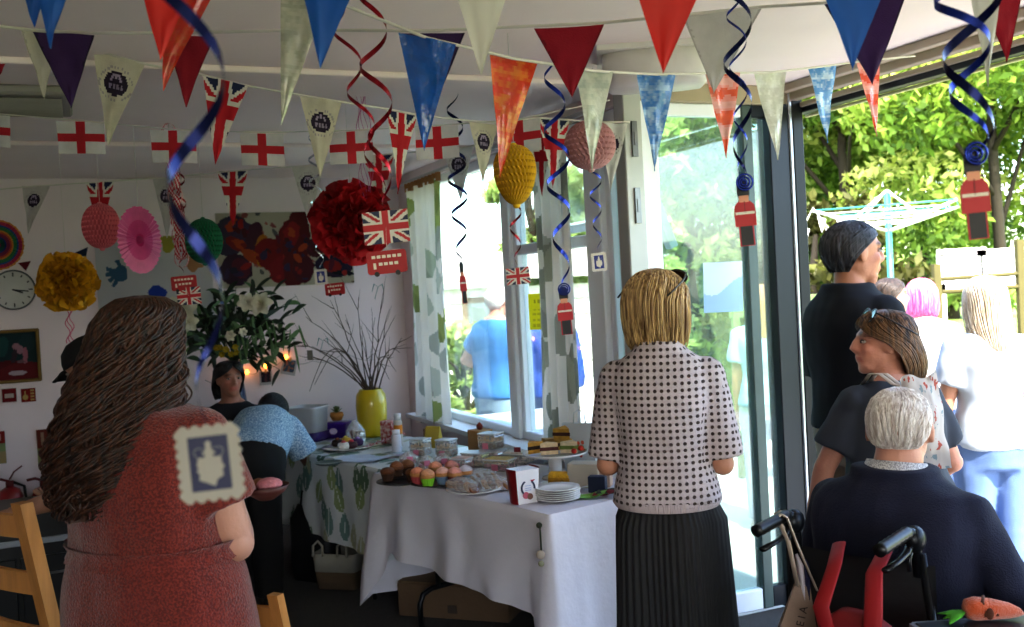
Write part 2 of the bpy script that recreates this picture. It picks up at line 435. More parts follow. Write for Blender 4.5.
def hairmat(name, a, b_, rough=.45):
    if name in MATS: return MATS[name]
    m = bpy.data.materials.new(name); m.use_nodes = True; MATS[name] = m
    nt = m.node_tree; N = nt.nodes; L = nt.links; b = N['Principled BSDF']
    tc = N.new('ShaderNodeTexCoord'); mp = N.new('ShaderNodeMapping'); mp.inputs['Scale'].default_value = (110, 110, 5)
    n1 = N.new('ShaderNodeTexNoise'); n1.inputs['Scale'].default_value = 1.0; n1.inputs['Detail'].default_value = 3
    cr = N.new('ShaderNodeValToRGB'); cr.color_ramp.elements[0].position = .35; cr.color_ramp.elements[1].position = .68
    cr.color_ramp.elements[0].color = (*lin(a), 1); cr.color_ramp.elements[1].color = (*lin(b_), 1)
    L.new(tc.outputs['Object'], mp.inputs[0]); L.new(mp.outputs[0], n1.inputs['Vector']); L.new(n1.outputs['Fac'], cr.inputs[0]); L.new(cr.outputs[0], b.inputs['Base Color'])
    bp = N.new('ShaderNodeBump'); bp.inputs['Strength'].default_value = .5; bp.inputs['Distance'].default_value = .004; L.new(n1.outputs['Fac'], bp.inputs['Height']); L.new(bp.outputs[0], b.inputs['Normal'])
    b.inputs['Roughness'].default_value = rough; b.inputs['Specular IOR Level'].default_value = .4
    return m
def yaw_of(dx, dy): return math.atan2(-dx, dy)
SHORT = [(.50, .03, .03, -.06, PI), (.46, .17, .2, -.06, PI), (.36, .28, .34, -.06, PI), (.22, .345, .42, -.07, 2.2), (.08, .365, .445, -.07, 1.75), (-.06, .365, .43, -.06, 1.45), (-.18, .34, .38, -.05, 1.25), (-.30, .28, .31, -.04, 1.0)]
BOB = [(.53, .03, .03, -.06, PI), (.49, .2, .23, -.06, PI), (.38, .32, .37, -.06, 2.7), (.22, .40, .46, -.06, 2.2), (.05, .43, .50, -.05, 1.9), (-.15, .45, .50, -.04, 1.8), (-.35, .46, .48, -.02, 1.75), (-.5, .44, .44, 0, 1.65), (-.62, .40, .38, .02, 1.5)]
# ================================================================== room shell
plaster = mat('plaster', '#dfd1d3', .85, var=.03, vscale=3, bump=.08, bscale=90)
ceilm = mat('ceiling_paint', '#e8d9d6', .8, var=.03, vscale=2, bump=.05, bscale=40)
white = mat('white_paint', '#e4e4e6', .45, var=.03)
greyal = mat('grey_aluminium', '#b4b5b2', .4, .3, var=.04)
darkal = mat('dark_aluminium', '#23272e', .35, .4, var=.05)
carpet = mat('carpet', '#4e4c4a', .95, var=.15, vscale=30, bump=.5, bscale=300, speck='#3a3836', sscale=180)
def wall(name, p0, p1, z0, z1, th, out, m=plaster, kind='structure'):
    p0 = V(p0); p1 = V(p1); d = (p1-p0); L = d.length; d.normalize(); out = V(out).normalized()
    R = Matrix((d, d.cross(V((0, 0, -1))) if False else V((0, 0, 1)).cross(d), V((0, 0, 1)))).transposed()
    mb = MB(); c = (p0+p1)/2+out*th/2; mb.box((c.x, c.y, (z0+z1)/2), (L, th, z1-z0), R, bev=.003)
    return mb.build(name, m, kind=kind)
LW = A-E1*5.6                                    # left end of the back wall
wall('wall_back', LW-E1*.1, A+E1*.12, 0, CEIL, .12, -E2)
LR = LW+E2*9.5
wall('wall_left', LW, LR, 0, CEIL, .12, -E1)
# window wall in pieces
def win(t): return A+E2*t
OUT = E1
wall('wall_window', win(0), win(.30), 0, CEIL, .14, OUT)
wall('wall_window', win(.30), win(3.42), 0, .72, .14, OUT)
wall('wall_window', win(.30), win(3.42), 2.46, CEIL, .14, OUT)
mb = MB(); c = (win(.3)+win(3.42))/2+E1*.02; mb.box((c.x, c.y, .735), (.3, 3.12, .03), RW); mb.build('trim_1', white, kind='structure')
# door opening side: rear wall with window so that light comes in behind the viewer
farR = P+E2*8.2
wall('wall_right', P+E2*4.6, farR, 0, CEIL, .12, E1)
wall('wall_rear', LR, LR.lerp(farR, .22), 0, CEIL, .12, E2)
wall('wall_rear', LR.lerp(farR, .22), LR.lerp(farR, .80), 2.2, CEIL, .12, E2)
wall('wall_rear', LR.lerp(farR, .22), LR.lerp(farR, .80), 0, .9, .12, E2)
wall('wall_rear', LR.lerp(farR, .80), farR, 0, CEIL, .12, E2)
# floor and ceiling polygons
def slab(name, pts, z, th, m):
    mb = MB(); n = len(pts)
    a = [(p.x, p.y, z) for p in pts]; b = [(p.x, p.y, z-th) for p in pts]
    mb.add(a+b, [list(range(n)), [n+i for i in range(n)][::-1]]+[[i, n+i, n+(i+1) % n, (i+1) % n] for i in range(n)], smooth=False)
    return mb.build(name, m, kind='structure')
poly = [LW, LR, farR, P, B, A]
slab('floor', [p for p in poly], 0, .1, carpet)
o_ = .14
slab('ceiling', [LW-E1*.1-E2*.1, LR-E1*.1+E2*.1, farR+E1*.22+E2*.1, P+E1*.22-E2*.12, B+E1*.1-E2*.12, A+E1*.12-E2*.12], CEIL+.2, .2, ceilm)
# shallow panel joints in the ceiling
for i, t in enumerate((1.6, 3.5, 5.4)):
    mb = MB(); c = A+E2*t-E1*2.6; mb.box((c.x, c.y, CEIL-.012), (5.4, .05, .024), RW, bev=.004); mb.build('trim_%d' % (2+i), ceilm, kind='structure')
# header over the opening: blind rail of three steps
def along(name, p0, p1, off, w, z0, z1, m):
    d = (p1-p0).normalized(); L = (p1-p0).length; n = V((0, 0, 1)).cross(d); R = Matrix((d, n, V((0, 0, 1)))).transposed(); c = (p0+p1)/2+off
    mb = MB(); mb.box((c.x, c.y, (z0+z1)/2), (L, w, z1-z0), R, bev=.004); return mb
rail = mat('blind_rail', '#b9aa98', .5, var=.04)
tp = thing('blind_headrail', 'long beige stepped blind rail along the top of the open doorway', 'blind rail', P+E2*.1+V((0, 0, CEIL-.10)))
for i, (off, z0, z1) in enumerate(((-.12, .0, .035), (-.06, .03, .07), (0, .075, .10))):
    along('r', P+E2*.05, P+E2*4.5, E1*(off+.05), .05, CEIL-z1, CEIL-z0, rail).build('rail', rail, tp, True)
mb = along('r', P, P+E2*4.6, E1*.07, .06, CEIL-.125, CEIL-.095, darkal); mb.build('trim_6', darkal, kind='structure')
mb = along('r', P, P+E2*4.6, E1*.11, .02, CEIL-.14, CEIL-.125, None); mb.build('trim_7', mat('pale_seal', '#c8c690', .6), kind='structure')
# ---- window frames in the window wall (from corner towards the doors)
winm = mat('white_upvc', '#f0f3f8', .35, var=.02)
glass = glassmat('window_glass', '#f4faf7', .05)
tglass = glassmat('door_glass', '#dff0ea', .06, haze=.10, hcol='#e0f0ea')  # pale diffuse mix paints the bright haze of the view into the glass
def member(mb, t0, t1, z0, z1, w=.07, off=.06, m=0):
    c = (win(t0)+win(t1))/2+E1*off; mb.box((c.x, c.y, (z0+z1)/2), (w, abs(t1-t0), z1-z0), RW, m=m, bev=.006)
def tpx(px):                                     # position along the window wall seen at a pixel column (horizon row)
    k = (px-512)/1000; return (k*A.y-A.x)/(E2.x-k*E2.y)
T = [.32, tpx(506), tpx(592), 3.40]
def window(name, t0, t1, transom=None, mull=None):
    mb = MB(); fw = .055
    member(mb, t0, t0+fw, .75, 2.46); member(mb, t1-fw, t1, .75, 2.46); member(mb, t0, t1, .75, .80); member(mb, t0, t1, 2.40, 2.46)
    if transom: member(mb, t0+fw, t1-fw, transom-.03, transom+.03)
    fr = mb.build(name, winm, kind='structure')
    p = MB(); c = (win(t0+fw)+win(t1-fw))/2+E1*.06; p.box((c.x, c.y, 1.60), (.006, t1-t0-2*fw, 1.60), RW)
    g = p.build('pane', glass, fr, True); return fr
window('window_1', T[0], T[1]); window('window_2', T[1]+.09, T[2]-.0, 1.86); window('window_3', T[2]+.14, T[3])
mb = MB(); member(mb, T[1]-.01, T[1]+.10, .75, 2.46, .10, .05); mb.build('trim_8', winm, kind='structure')
mb = MB(); member(mb, T[2]-.01, T[2]+.15, .0, 2.46, .12, .05); mb.build('trim_9', winm, kind='structure')
# two open top casements tilted outwards
def casement(name, label, t0, t1, z0, z1, ang):
    th = thing(name, label, 'window sash', win((t0+t1)/2)+E1*.10+V((0, 0, z1)), TH)
    R = Matrix.Rotation(ang, 3, 'Y'); w = (t1-t0); h = z1-z0
    mb = MB()
    for y, z, sy, sz in ((-w/2+.025, -h/2, .05, h), (w/2-.025, -h/2, .05, h), (0, -.025, w, .05), (0, -h+.025, w, .05)):
        mb.box(R @ V((0, y, z)), (.045, sy, sz), R)
    mb.build('sash_frame', winm, th); g = MB(); g.box(R @ V((0, 0, -h/2)), (.006, w-.1, h-.1), R); g.build('pane', glass, th)
casement('top_casement', 'white top window sash tilted open beside the yellow balloon', T[1]+.14, T[2]-.06, 1.90, 2.40, -.42)
casement('top_casement', 'white window sash tilted open next to the grey door post', T[2]+.2, T[3]-.06, 1.75, 2.40, -.38)
# ---- bifold door leaf between B and P
def dt(px): k = (px-512)/1000; return (k*B.y-B.x)/(E1.x-k*E1.y)
def dmem(mb, t0, t1, z0, z1, w=.06, off=0.0, m=0):
    c = B+E1*(t0+t1)/2+E2*off; mb.box((c.x, c.y, (z0+z1)/2), (abs(t1-t0), w, z1-z0), RW, m=m, bev=.005)
ta, tb, tc_, td = dt(634), dt(655), dt(747), dt(757)
mb = MB(); dmem(mb, ta-.05, ta+.045, 0, CEIL-.02, .09, .03); d1 = mb.build('door_1', greyal, kind='structure')
mb = MB(); dmem(mb, ta+.045, tb+.03, 0.02, 2.46, .06, .02); dmem(mb, tb+.03, tc_, .02, .12, .05); dmem(mb, tb+.03, tc_, 2.40, 2.46, .05); mb.build('door_frame', winm, d1, True)
for z in (2.28, 1.98, 1.2):
    mb = MB(); c = B+E1*(ta+.0)+E2*.08; mb.box((c.x, c.y, z), (.028, .012, .16), RW); mb.box((c.x, c.y, z-.0), (.012, .02, .06), RW); mb.build('lock_plate', mat('steel', '#777a7c', .3, .8), d1, True)
mb = MB(); dmem(mb, tb+.03, tc_, .12, 2.40, .008); mb.build('pane', tglass, d1, True)
mb = MB(); dmem(mb, tc_, td, 0.02, 2.46, .06, .0); d2 = mb.build('door_2', mat('dark_green_frame', '#4c5a58', .4, .2), kind='structure')  # stile in its own dark green-grey
te = dt(771)
mb = MB(); dmem(mb, td, te, .12, 2.4, .008); mb.build('pane', tglass, d2, True)
mb = MB(); dmem(mb, td, te, .02, .12, .05); dmem(mb, td, te, 2.40, 2.46, .05); mb.build('door_frame', darkal, d2, True)
mb = MB(); dmem(mb, te, te+.115, 0, CEIL-.02, .10); mb.build('door_3', darkal, kind='structure')
mb = MB(); dmem(mb, te+.115, te+.135, 0, CEIL-.02, .10, .01); mb.build('trim_10', mat('silver_edge', '#b6bcc4', .25, .7), kind='structure')
mb = MB(); dmem(mb, te+.135, te+.20, 0, CEIL-.02, .12); mb.build('trim_11', mat('black_frame', '#101216', .4, .2), kind='structure')
mb = MB(); dmem(mb, ta, te+.2, 2.46, CEIL, .1); mb.build('trim_12', mat('tan_frame', '#a79a80', .5), kind='structure')
# paper notice on the door glass
mb = MB()
q = [atplane(*p, B+E2*.02, E2) for p in ((703, 263), (742, 261), (743, 311), (704, 313))]
mb.grid(lambda u, v: q[0].lerp(q[1], u).lerp(q[3].lerp(q[2], u), v)+E2*(.004*math.sin(u*3)), 40, 40, lambda u, v: '#e6f0fa' if v < .62-.3*u*u+.06*math.sin(u*6) else '#b8d2ee')
mb.build('paper_notice', mat('paper_paint', paint=True, rough=.8, var=.03, trans=.35), label='pale blue and white paper sheet stuck on the glass door', cat='poster')
# ---- ceiling fittings
cw = mat('fitting_white', '#d9d4cf', .5)
c = at(655, 58, 4.0); c.z = CEIL
th = thing('ceiling_light', 'long white ceiling light with rounded ends near the door post', 'ceiling light', c, TH-.5)
mb = MB(); mb.loft([[V((sx*w*.5, (y*dd), z)) for sx, y in [(math.copysign(min(1, abs(1.25*math.cos(t))), math.cos(t)), math.sin(t)) for t in [2*PI*j/28 for j in range(28)]]] for z, w, dd in ((0, .42, .15), (-.09, .42, .15), (-.13, .40, .14), (-.15, .36, .10))], True); mb.build('diffuser', cw, th)
mb = MB(); mb.box((0, 0, -.01), (.46, .34, .022)); mb.build('base_plate', cw, th)
c = at(58, 62, 3.7); c.z = CEIL
th = thing('smoke_detector', 'small round white smoke detector on the ceiling at far left', 'smoke detector', c)
mb = MB(); mb.lathe([(.06, 0), (.06, -.02), (.05, -.035), (.03, -.045), (.005, -.047)], n=24); mb.build('housing', cw, th)
mb = MB(); mb.lathe([(.075, 0), (.078, -.006), (.06, -.008)], n=24); mb.build('mounting_ring', mat('ivory_plastic', '#cbbf98', .5), th)
c = at(6, 84, 4.2); c.z = CEIL
th = thing('ceiling_vent', 'grey slatted ceiling vent at the far left edge', 'vent', c, TH)
mb = MB(); mb.box((0, 0, -.02), (.5, .5, .04), bev=.01); mb.build('vent_frame', mat('vent_grey', '#8e8a84', .5), th)
for i in range(7):
    mb = MB(); mb.box((0, -.18+.06*i, -.045), (.42, .03, .012), Matrix.Rotation(.5, 3, 'X')); mb.build('slat', mat('vent_grey'), th)
# ---- curtains
def dark_(c): return '#'+''.join('%02x' % int(int(c[i:i+2], 16)*.88) for i in (1, 3, 5))
def leafcol(seed, base, cols, W, Hh, n):
    rnd = random.Random(seed); L = []
    rows = int(n)
    for i in range(rows):
        L.append((rnd.random()*W, (i+rnd.random()*.6)/rows*Hh, rnd.uniform(-.5, .5), rnd.choice(cols), rnd.uniform(.85, 1.15)))
    def f(u, v):
        x, y = u*W, v*Hh
        for lx, ly, a, c, k in L:
            dx = (x-lx); dx -= W*round(dx/W); dy = y-ly
            X = dx*math.cos(a)+dy*math.sin(a); Y = -dx*math.sin(a)+dy*math.cos(a)
            Y += .015
            hw = .085*k*max(0, 1-abs(Y/.12/k)**1.7)*(1-.3*Y/.12)
            if abs(X) < hw:
                return c if X > 0 else dark_(c)
        return base
    return f
curt = mat('curtain_cloth', paint=True, rough=.85, trans=.35, var=.04)
def curtain(label, t, w, z0, z1, seed, cols, lean=0):
    th = thing('curtain', label, 'curtain', win(t)-E1*.08+V((0, 0, z0)))
    f = leafcol(seed, '#e4dcd6', cols, .62, z1-z0, 15); mb = MB()
    def fn(u, v):
        a = u*2*PI*3.5; amp = .035*(1-.5*v)+.008; 
        p = win(t+(u-.5)*w*(1.06-.1*math.sin(v*PI))); return p-E1*(.08+amp*math.sin(a)+.012*math.sin(a*2.3+v*3))+V((0, 0, z0+(z1-z0)*v))
    mb.grid(fn, 110, 150, f); mb.build('drape', curt, th, True)
    mb = MB()
    mb.grid(lambda u, v: win(t+(u-.5)*w*1.1)-E1*(.085+.022*math.sin(u*60))+V((0, 0, z1-.02+.06*v)), 120, 3); mb.build('header_ruffle', mat('tan_ruffle', '#a8784a', .8, bump=.5, bscale=80), th, True)
curtain('white curtain with grey-green leaf print hanging in the room corner', tpx(441), .66, .70, 2.40, 3, ['#aab0a0', '#a0a868', '#b4b6ac', '#949c62', '#bcbdb6'])
curtain('white curtain with grey leaf print between the two windows by the gift bag', tpx(572), .36, .70, 2.38, 8, ['#a09e90', '#b4b2a8', '#94968a', '#aaa89c'])
mb = MB(); mb.tube([win(.1)-E1*.08+V((0, 0, 2.455)), win(3.35)-E1*.08+V((0, 0, 2.455))], .012, 10); mb.build('curtain_pole', mat('pole_grey', '#b8b8bb', .4, .3), label='slim pale pole above the windows holding both curtains', cat='curtain pole')
# ================================================================== decorations
RED, NAVY, WHT = '#c4202c', '#1a2448', '#dcd8d0'
def uj(x, y, red='#b81f2a', blue='#20284a', w='#d8d3c8'):          # x in -.75...75, y in -.5...5
    if abs(x) < .10 or abs(y) < .10: return red
    if abs(x) < .17 or abs(y) < .17: return w
    d = (abs(y)*1.5-abs(x))/math.sqrt(3.25)
    s = 1 if x*y > 0 else -1
    s2 = s*(1 if x > 0 else -1)
    if abs(d) < .13:
        e = d*s2
        if -.02 < e < .075: return red
        return w
    return blue
cloth_p = mat('pennant_cloth', paint=True, rough=.85, trans=.25, var=.06, vscale=30, bump=.25, bscale=260)
paper_p = mat('pennant_paper', paint=True, rough=.55, trans=.15, var=.04)
foil_p = mat('pennant_foil', paint=True, rough=.18, var=.12, vscale=18, bump=.8, bscale=22, spec=.7, coat=.5, trans=.25)
cordm = mat('white_tape', '#cfcac0', .8)
def badge(cx, cy, r):
    def f(x, y):
        dx, dy = (x-cx)/r, (y-cy)/r; q = math.hypot(dx, dy)
        if q < 1:
            # crown above rows of small shield marks
            if .25 < dy < .72 and abs(abs(dx)-.22*(1.2-dy)*2) < .10: return '#a89ab0'
            if abs(dx) < .08 and .3 < dy < .85: return '#a89ab0'
            if -.55 < dy < .2 and abs(dx) < .62 and (int((dx+1)*9) % 3 > 0) and (int((dy+1)*9) % 3 > 0): return '#9a8ca2'
            return '#2f2438'
        if 1.25 < q < 1.42 and int(math.atan2(dy, dx)*9) % 2: return '#aaa4a0'
        return None
    return f
def tri(mb, p0, p1, pt, colfn, nu=34, nv=44, wav=.006, seed=0):
    w = (p1-p0); n = w.cross(pt-p0).normalized(); L = w.length; Hh = ((p0+p1)/2-pt).length
    def pos(u, v):
        a = p0.lerp(p1, u); m = p0.lerp(pt, v).lerp(p1.lerp(pt, v), u)
        return m+n*(wav*noise.noise(V((u*2.2+seed, v*2.5, seed)))*2)
    def cf(u, v): return colfn((u-.5)*(1-v)*L, -v*Hh, L, Hh)
    mb.grid(pos, nu, nv, cf)
def C(c, edge=None):
    def f(x, y, L, H):
        if edge and (abs(x)/(max(1e-4, 1+y/H)*L*.5) > .9): return edge
        return c
    return f
def CB(base='#cfc9b4'):
    def f(x, y, L, H):
        b = badge(0, -.30*H, .235*L)(x, y); return b or base
    return f
def CU(x, y, L, H): return uj(x/L*1.0, (y+.36*H)/H*1.3)
def CF(a, b, k=18):  # noise blends in a second tone, painting foil reflections as colour
    def f(x, y, L, H):
        n = noise.noise(V((x*k*1.6, y*k*2.2, 3)))+.6*noise.noise(V((x*k*5, y*k*6, 7))); t = min(1, max(0, (n+.15)/.6)); A_, B_ = lin(a), lin(b); return tuple(A_[i]+(B_[i]-A_[i])*t for i in range(3))
    return f
def CS(a, b, c):
    def f(x, y, L, H):
        n = math.sin(y*75+noise.noise(V((x*30, y*30, 0)))*1.5); return a if n > .35 else (b if n > -.5 else c)
    return f
def bunting(label, group, cordpts, flags, m, cr=.004):
    th = thing('bunting', label, 'bunting', cordpts[len(cordpts)//2]-V((0, 0, .3)))
    P_ = []
    for a, b in zip(cordpts, cordpts[1:]):
        for i in range(6): P_.append(a.lerp(b, i/6))
    P_.append(cordpts[-1])
    mb = MB(); mb.tube(P_, cr, 6); mb.build('cord', cordm, th, True)
    for i, fl in enumerate(flags):
        kind, d0, d1, (x0, y0, x1, y1, xt, yt), cf = fl[:5]
        p0, p1 = at(x0, y0, d0), at(x1, y1, d1); mb = MB()
        if kind == 't':
            tri(mb, p0, p1, at(xt, yt, (d0+d1)/2), cf, seed=i*3.1, nu=fl[5] if len(fl) > 5 else 30, nv=fl[5] if len(fl) > 5 else 36)
        else:
            dn = V((0, 0, -xt)); n = (p1-p0).cross(dn).normalized()
            mb.grid(lambda u, v: p0.lerp(p1, u)+dn*v+n*(.012*math.sin(u*5+i)*v), 30, 24, lambda u, v: cf((u-.5), (.5-v)))
        o = mb.build('pennant', fl[6] if len(fl) > 6 else m, th, True)
def geo(x, y): return '#c22a34' if (abs(x) < .085 or abs(y) < .12) else '#d6d3d2'
# S1 England flags, small rectangular
d = 4.2; Hf = 32/1000*4.2
S1 = [(-36, 112, 10, 116), (56, 121, 104, 122), (150, 130, 195, 131), (240, 133, 283, 134), (329, 133, 372, 130), (415, 128, 458, 125), (497, 123, 540, 118)]
bunting('string of white flags with red crosses crossing the back ceiling', None, [at(-60, 108, d)]+[at((a+c)/2, (b+e)/2-1, d) for a, b, c, e in S1]+[at(610, 100, d)],
        [('r', d, d, (a, b, c, e, Hf, 0), geo) for a, b, c, e in S1], cloth_p, .003)
# S2 crest and Union flag pennants
S2 = [('t', 3.6, 3.62, (93, 50, 145, 64, 108, 146), CB()), ('t', 3.66, 3.68, (203, 75, 248, 86, 215, 165), CU), ('t', 3.75, 3.8, (300, 95, 342, 102, 320, 179), CB()),
      ('t', 3.9, 4.0, (387, 109, 417, 115, 398, 194), CU), ('t', 4.15, 4.25, (470, 121, 497, 125, 483, 186), CB()), ('t', 4.4, 4.45, (539, 118, 570, 120, 553, 188), CU), ('t', 4.45, 4.5, (598, 122, 627, 124, 611, 192), CB('#d2d0ca'))]
bunting('string of cream crest pennants and Union flags sloping across mid ceiling', None, [at(-20, 12, 3.4), at(93, 50, 3.6), at(145, 64, 3.62), at(203, 75, 3.66), at(248, 86, 3.7), at(300, 95, 3.75), at(342, 102, 3.8), at(387, 109, 3.9), at(417, 115, 4.0), at(470, 121, 4.15), at(497, 123, 4.25), at(540, 118, 4.4), at(598, 122, 4.45), at(630, 122, 4.5)], S2, cloth_p)
# S5 far string
S5 = [('t', 5.6, 5.6, (22, 186, 50, 186, 28, 234), CB('#b9b5b0')), ('t', 5.6, 5.6, (86, 182, 114, 182, 100, 236), CU), ('t', 5.6, 5.6, (152, 178, 182, 177, 167, 238), CB('#b9b5b0')), ('t', 5.6, 5.6, (217, 171, 248, 171, 233, 226), CU),
      ('t', 5.5, 5.5, (291, 166, 324, 165, 309, 224), CB('#c2beb8')), ('t', 5.4, 5.4, (363, 156, 394, 154, 380, 212), CU), ('t', 5.3, 5.3, (442, 150, 473, 147, 461, 201), CB('#c4c2c2')), ('t', 5.1, 5.05, (530, 135, 552, 133, 542, 196), CU)]
bunting('farthest string of crest pennants and Union flags near the back wall', None, [at(-10, 190, 5.6)]+[at((f[3][0]+f[3][2])/2, (f[3][1]+f[3][3])/2, f[1]) for f in S5]+[at(575, 122, 5.0)], S5, cloth_p)
# S6 fabric pennants, nearer
PUR, CRI = '#3a2150', '#8e1527'
S6 = [('t', 2.6, 2.6, (20, 27, 62, 30, 44, 99), C('#c2bdae', '#a9a498')), ('t', 2.55, 2.55, (33, 32, 94, 35, 71, 108), C(PUR, '#231433')), ('t', 2.6, 2.6, (165, 36, 214, 37, 186, 107), C(CRI, '#6e1020')), ('t', 2.55, 2.55, (400, 33, 465, 33, 432, 112), C(PUR, '#231433')),
      ('t', 2.5, 2.5, (534, 28, 604, 25, 572, 98), C(CRI, '#6e1020')), ('t', 2.45, 2.45, (683, 16, 762, 8, 714, 93), C('#bdb9b6', '#a6a29e')), ('t', 2.4, 2.4, (824, 4, 905, -4, 873, 84), C(PUR, '#231433')), ('t', 2.3, 2.3, (978, -12, 1026, -16, 1007, 62), C(CRI, '#6e1020')), ('t', 2.6, 2.6, (-28, 66, 6, 64, -6, 84), C(CRI))]
bunting('string of plain cloth pennants in purple, crimson and white under the ceiling', None, [at(-40, 22, 2.6), at(33, 30, 2.6), at(94, 33, 2.55), at(190, 33, 2.6), at(300, 30, 2.6), at(430, 31, 2.55), at(534, 26, 2.5), at(604, 23, 2.5), at(683, 15, 2.45), at(762, 7, 2.45), at(824, 3, 2.4), at(905, -5, 2.4), at(1030, -17, 2.3)], S6, cloth_p)
# S7 plain paper pennants, nearest, tops above the frame
BLU = '#1657a8'; RD = '#c8261e'
S7 = [('t', 2.0, 2.0, (6, -50, 66, -50, 34, 27), C(BLU)), ('t', 2.0, 2.0, (130, -55, 212, -55, 160, 60), C(RD)), ('t', 2.0, 2.0, (291, -58, 376, -58, 320, 68), C(BLU)), ('t', 2.0, 2.0, (440, -60, 524, -60, 481, 76), C('#c9c6bc')),
      ('t', 2.0, 2.0, (620, -60, 723, -60, 663, 74), C(RD)), ('t', 2.0, 2.0, (803, -62, 905, -62, 853, 70), C(BLU)), ('t', 2.0, 2.0, (960, -60, 1004, -60, 989, 86), C('#c4c2bc')), ('t', 1.9, 1.9, (28, -40, 80, -45, 50, 48), C(BLU))]
bunting('string of large plain paper pennants in red, white and blue cut by the top edge', None, [at(-30, -50, 2.0), at(200, -55, 2.0), at(450, -60, 2.0), at(700, -60, 2.0), at(1040, -62, 2.0)], S7, paper_p)
# S4 shiny foil pennants
S4 = [('t', 2.3, 2.3, (160, -22, 222, -24, 163, 91), CF('#cf3422', '#c8502a')), ('t', 2.35, 2.35, (281, -12, 330, -8, 281, 125), CF('#bdbcaa', '#a8aa98')), ('t', 2.45, 2.45, (398, 32, 456, 44, 424, 151), CF(BLU, '#1a60b8')), ('t', 2.55, 2.6, (490, 53, 537, 64, 500, 178), CF('#d9482a', '#e08038')),
      ('t', 2.75, 2.8, (577, 70, 612, 72, 592, 174), CF('#cfd3c4', '#b9c2b4')), ('t', 2.95, 3.0, (637, 74, 676, 75, 655, 171), CF('#3c7cc4', '#8fb4d8')), ('t', 3.2, 3.25, (705, 73, 739, 73, 727, 158), CS('#e8603c', '#f09a8e', '#f0b0a8')), ('t', 3.4, 3.45, (753, 73, 787, 72, 778, 160), CF('#c8c8bc', '#d8d8ce')),
      ('t', 3.6, 3.65, (808, 67, 836, 66, 827, 143), CF('#5c94d0', '#b8d0e8')), ('t', 3.75, 3.8, (856, 61, 880, 60, 877, 136), CS('#e85a3c', '#f09088', '#f0a8a0'))]
bunting('string of shiny foil pennants in orange, silver and blue reaching to the open doorway', None, [at(120, -20, 2.25)]+[at((f[3][0]+f[3][2])/2, (f[3][1]+f[3][3])/2, f[1]) for f in S4]+[at(915, 56, 3.9)], S4, foil_p)
# ------------------------------------------------------------------ hanging swirls with card pendants
cardm = mat('card_paint', paint=True, rough=.5, var=.05, spec=.5)
foilB = mat('blue_foil', '#0f2a86', .22, .75, var=.15, vscale=20, spec=.8); foilR = mat('red_foil', '#8e1020', .25, .7, var=.2, vscale=20); foilD = mat('navy_foil', '#101a4a', .22, .75); foilS = mat('silver_foil', '#b4b8c4', .2, .85)
def poly_round(w, h, r, n=5):
    P_ = []
    for cx, cy, a0 in ((w-r, h-r, 0), (-w+r, h-r, PI/2), (-w+r, -h+r, PI), (w-r, -h+r, 1.5*PI)):
        for i in range(n+1): a = a0+PI/2*i/n; P_.append((cx+r*math.cos(a), cy+r*math.sin(a)))
    return P_
def circ(cx, cy, r, n=18): return [(cx+r*math.cos(2*PI*i/n), cy+r*math.sin(2*PI*i/n)) for i in range(n)]
def guard(s):
    mb = MB(); X, Y = V((1, 0, 0)), V((0, 0, 1)); k = s/1.0       # unit: total height 1, width .30
    def pr(p, t, c): mb.prism([(a*k, b*k) for a, b in p], (0, 0, 0), X, Y, t, c)
    def sh(p, x, y): return [(a+x, b+y) for a, b in p]
    pr(sh(poly_round(.095, .155, .09), 0, .36), .0012, '#14141a')
    pr(sh(poly_round(.075, .05, .01), 0, .215), .0016, '#d89878')
    pr([(-.165, -.2), (-.165, .02), (-.15, .12), (-.09, .18), (.09, .18), (.15, .12), (.165, .02), (.165, -.2)], .0013, '#b01a24')
    pr(sh(poly_round(.15, .02, .003), 0, .0), .0018, '#d8d0c0'); pr(sh(poly_round(.006, .09, .003), 0, .09), .0018, '#7a1018')
    pr([(-.115, -.5), (-.115, -.2), (.115, -.2), (.115, -.5)], .0012, '#b01a30'); pr([(-.095, -.49), (-.095, -.2), (.095, -.2), (.095, -.49)], .0016, '#16141c')
    return mb
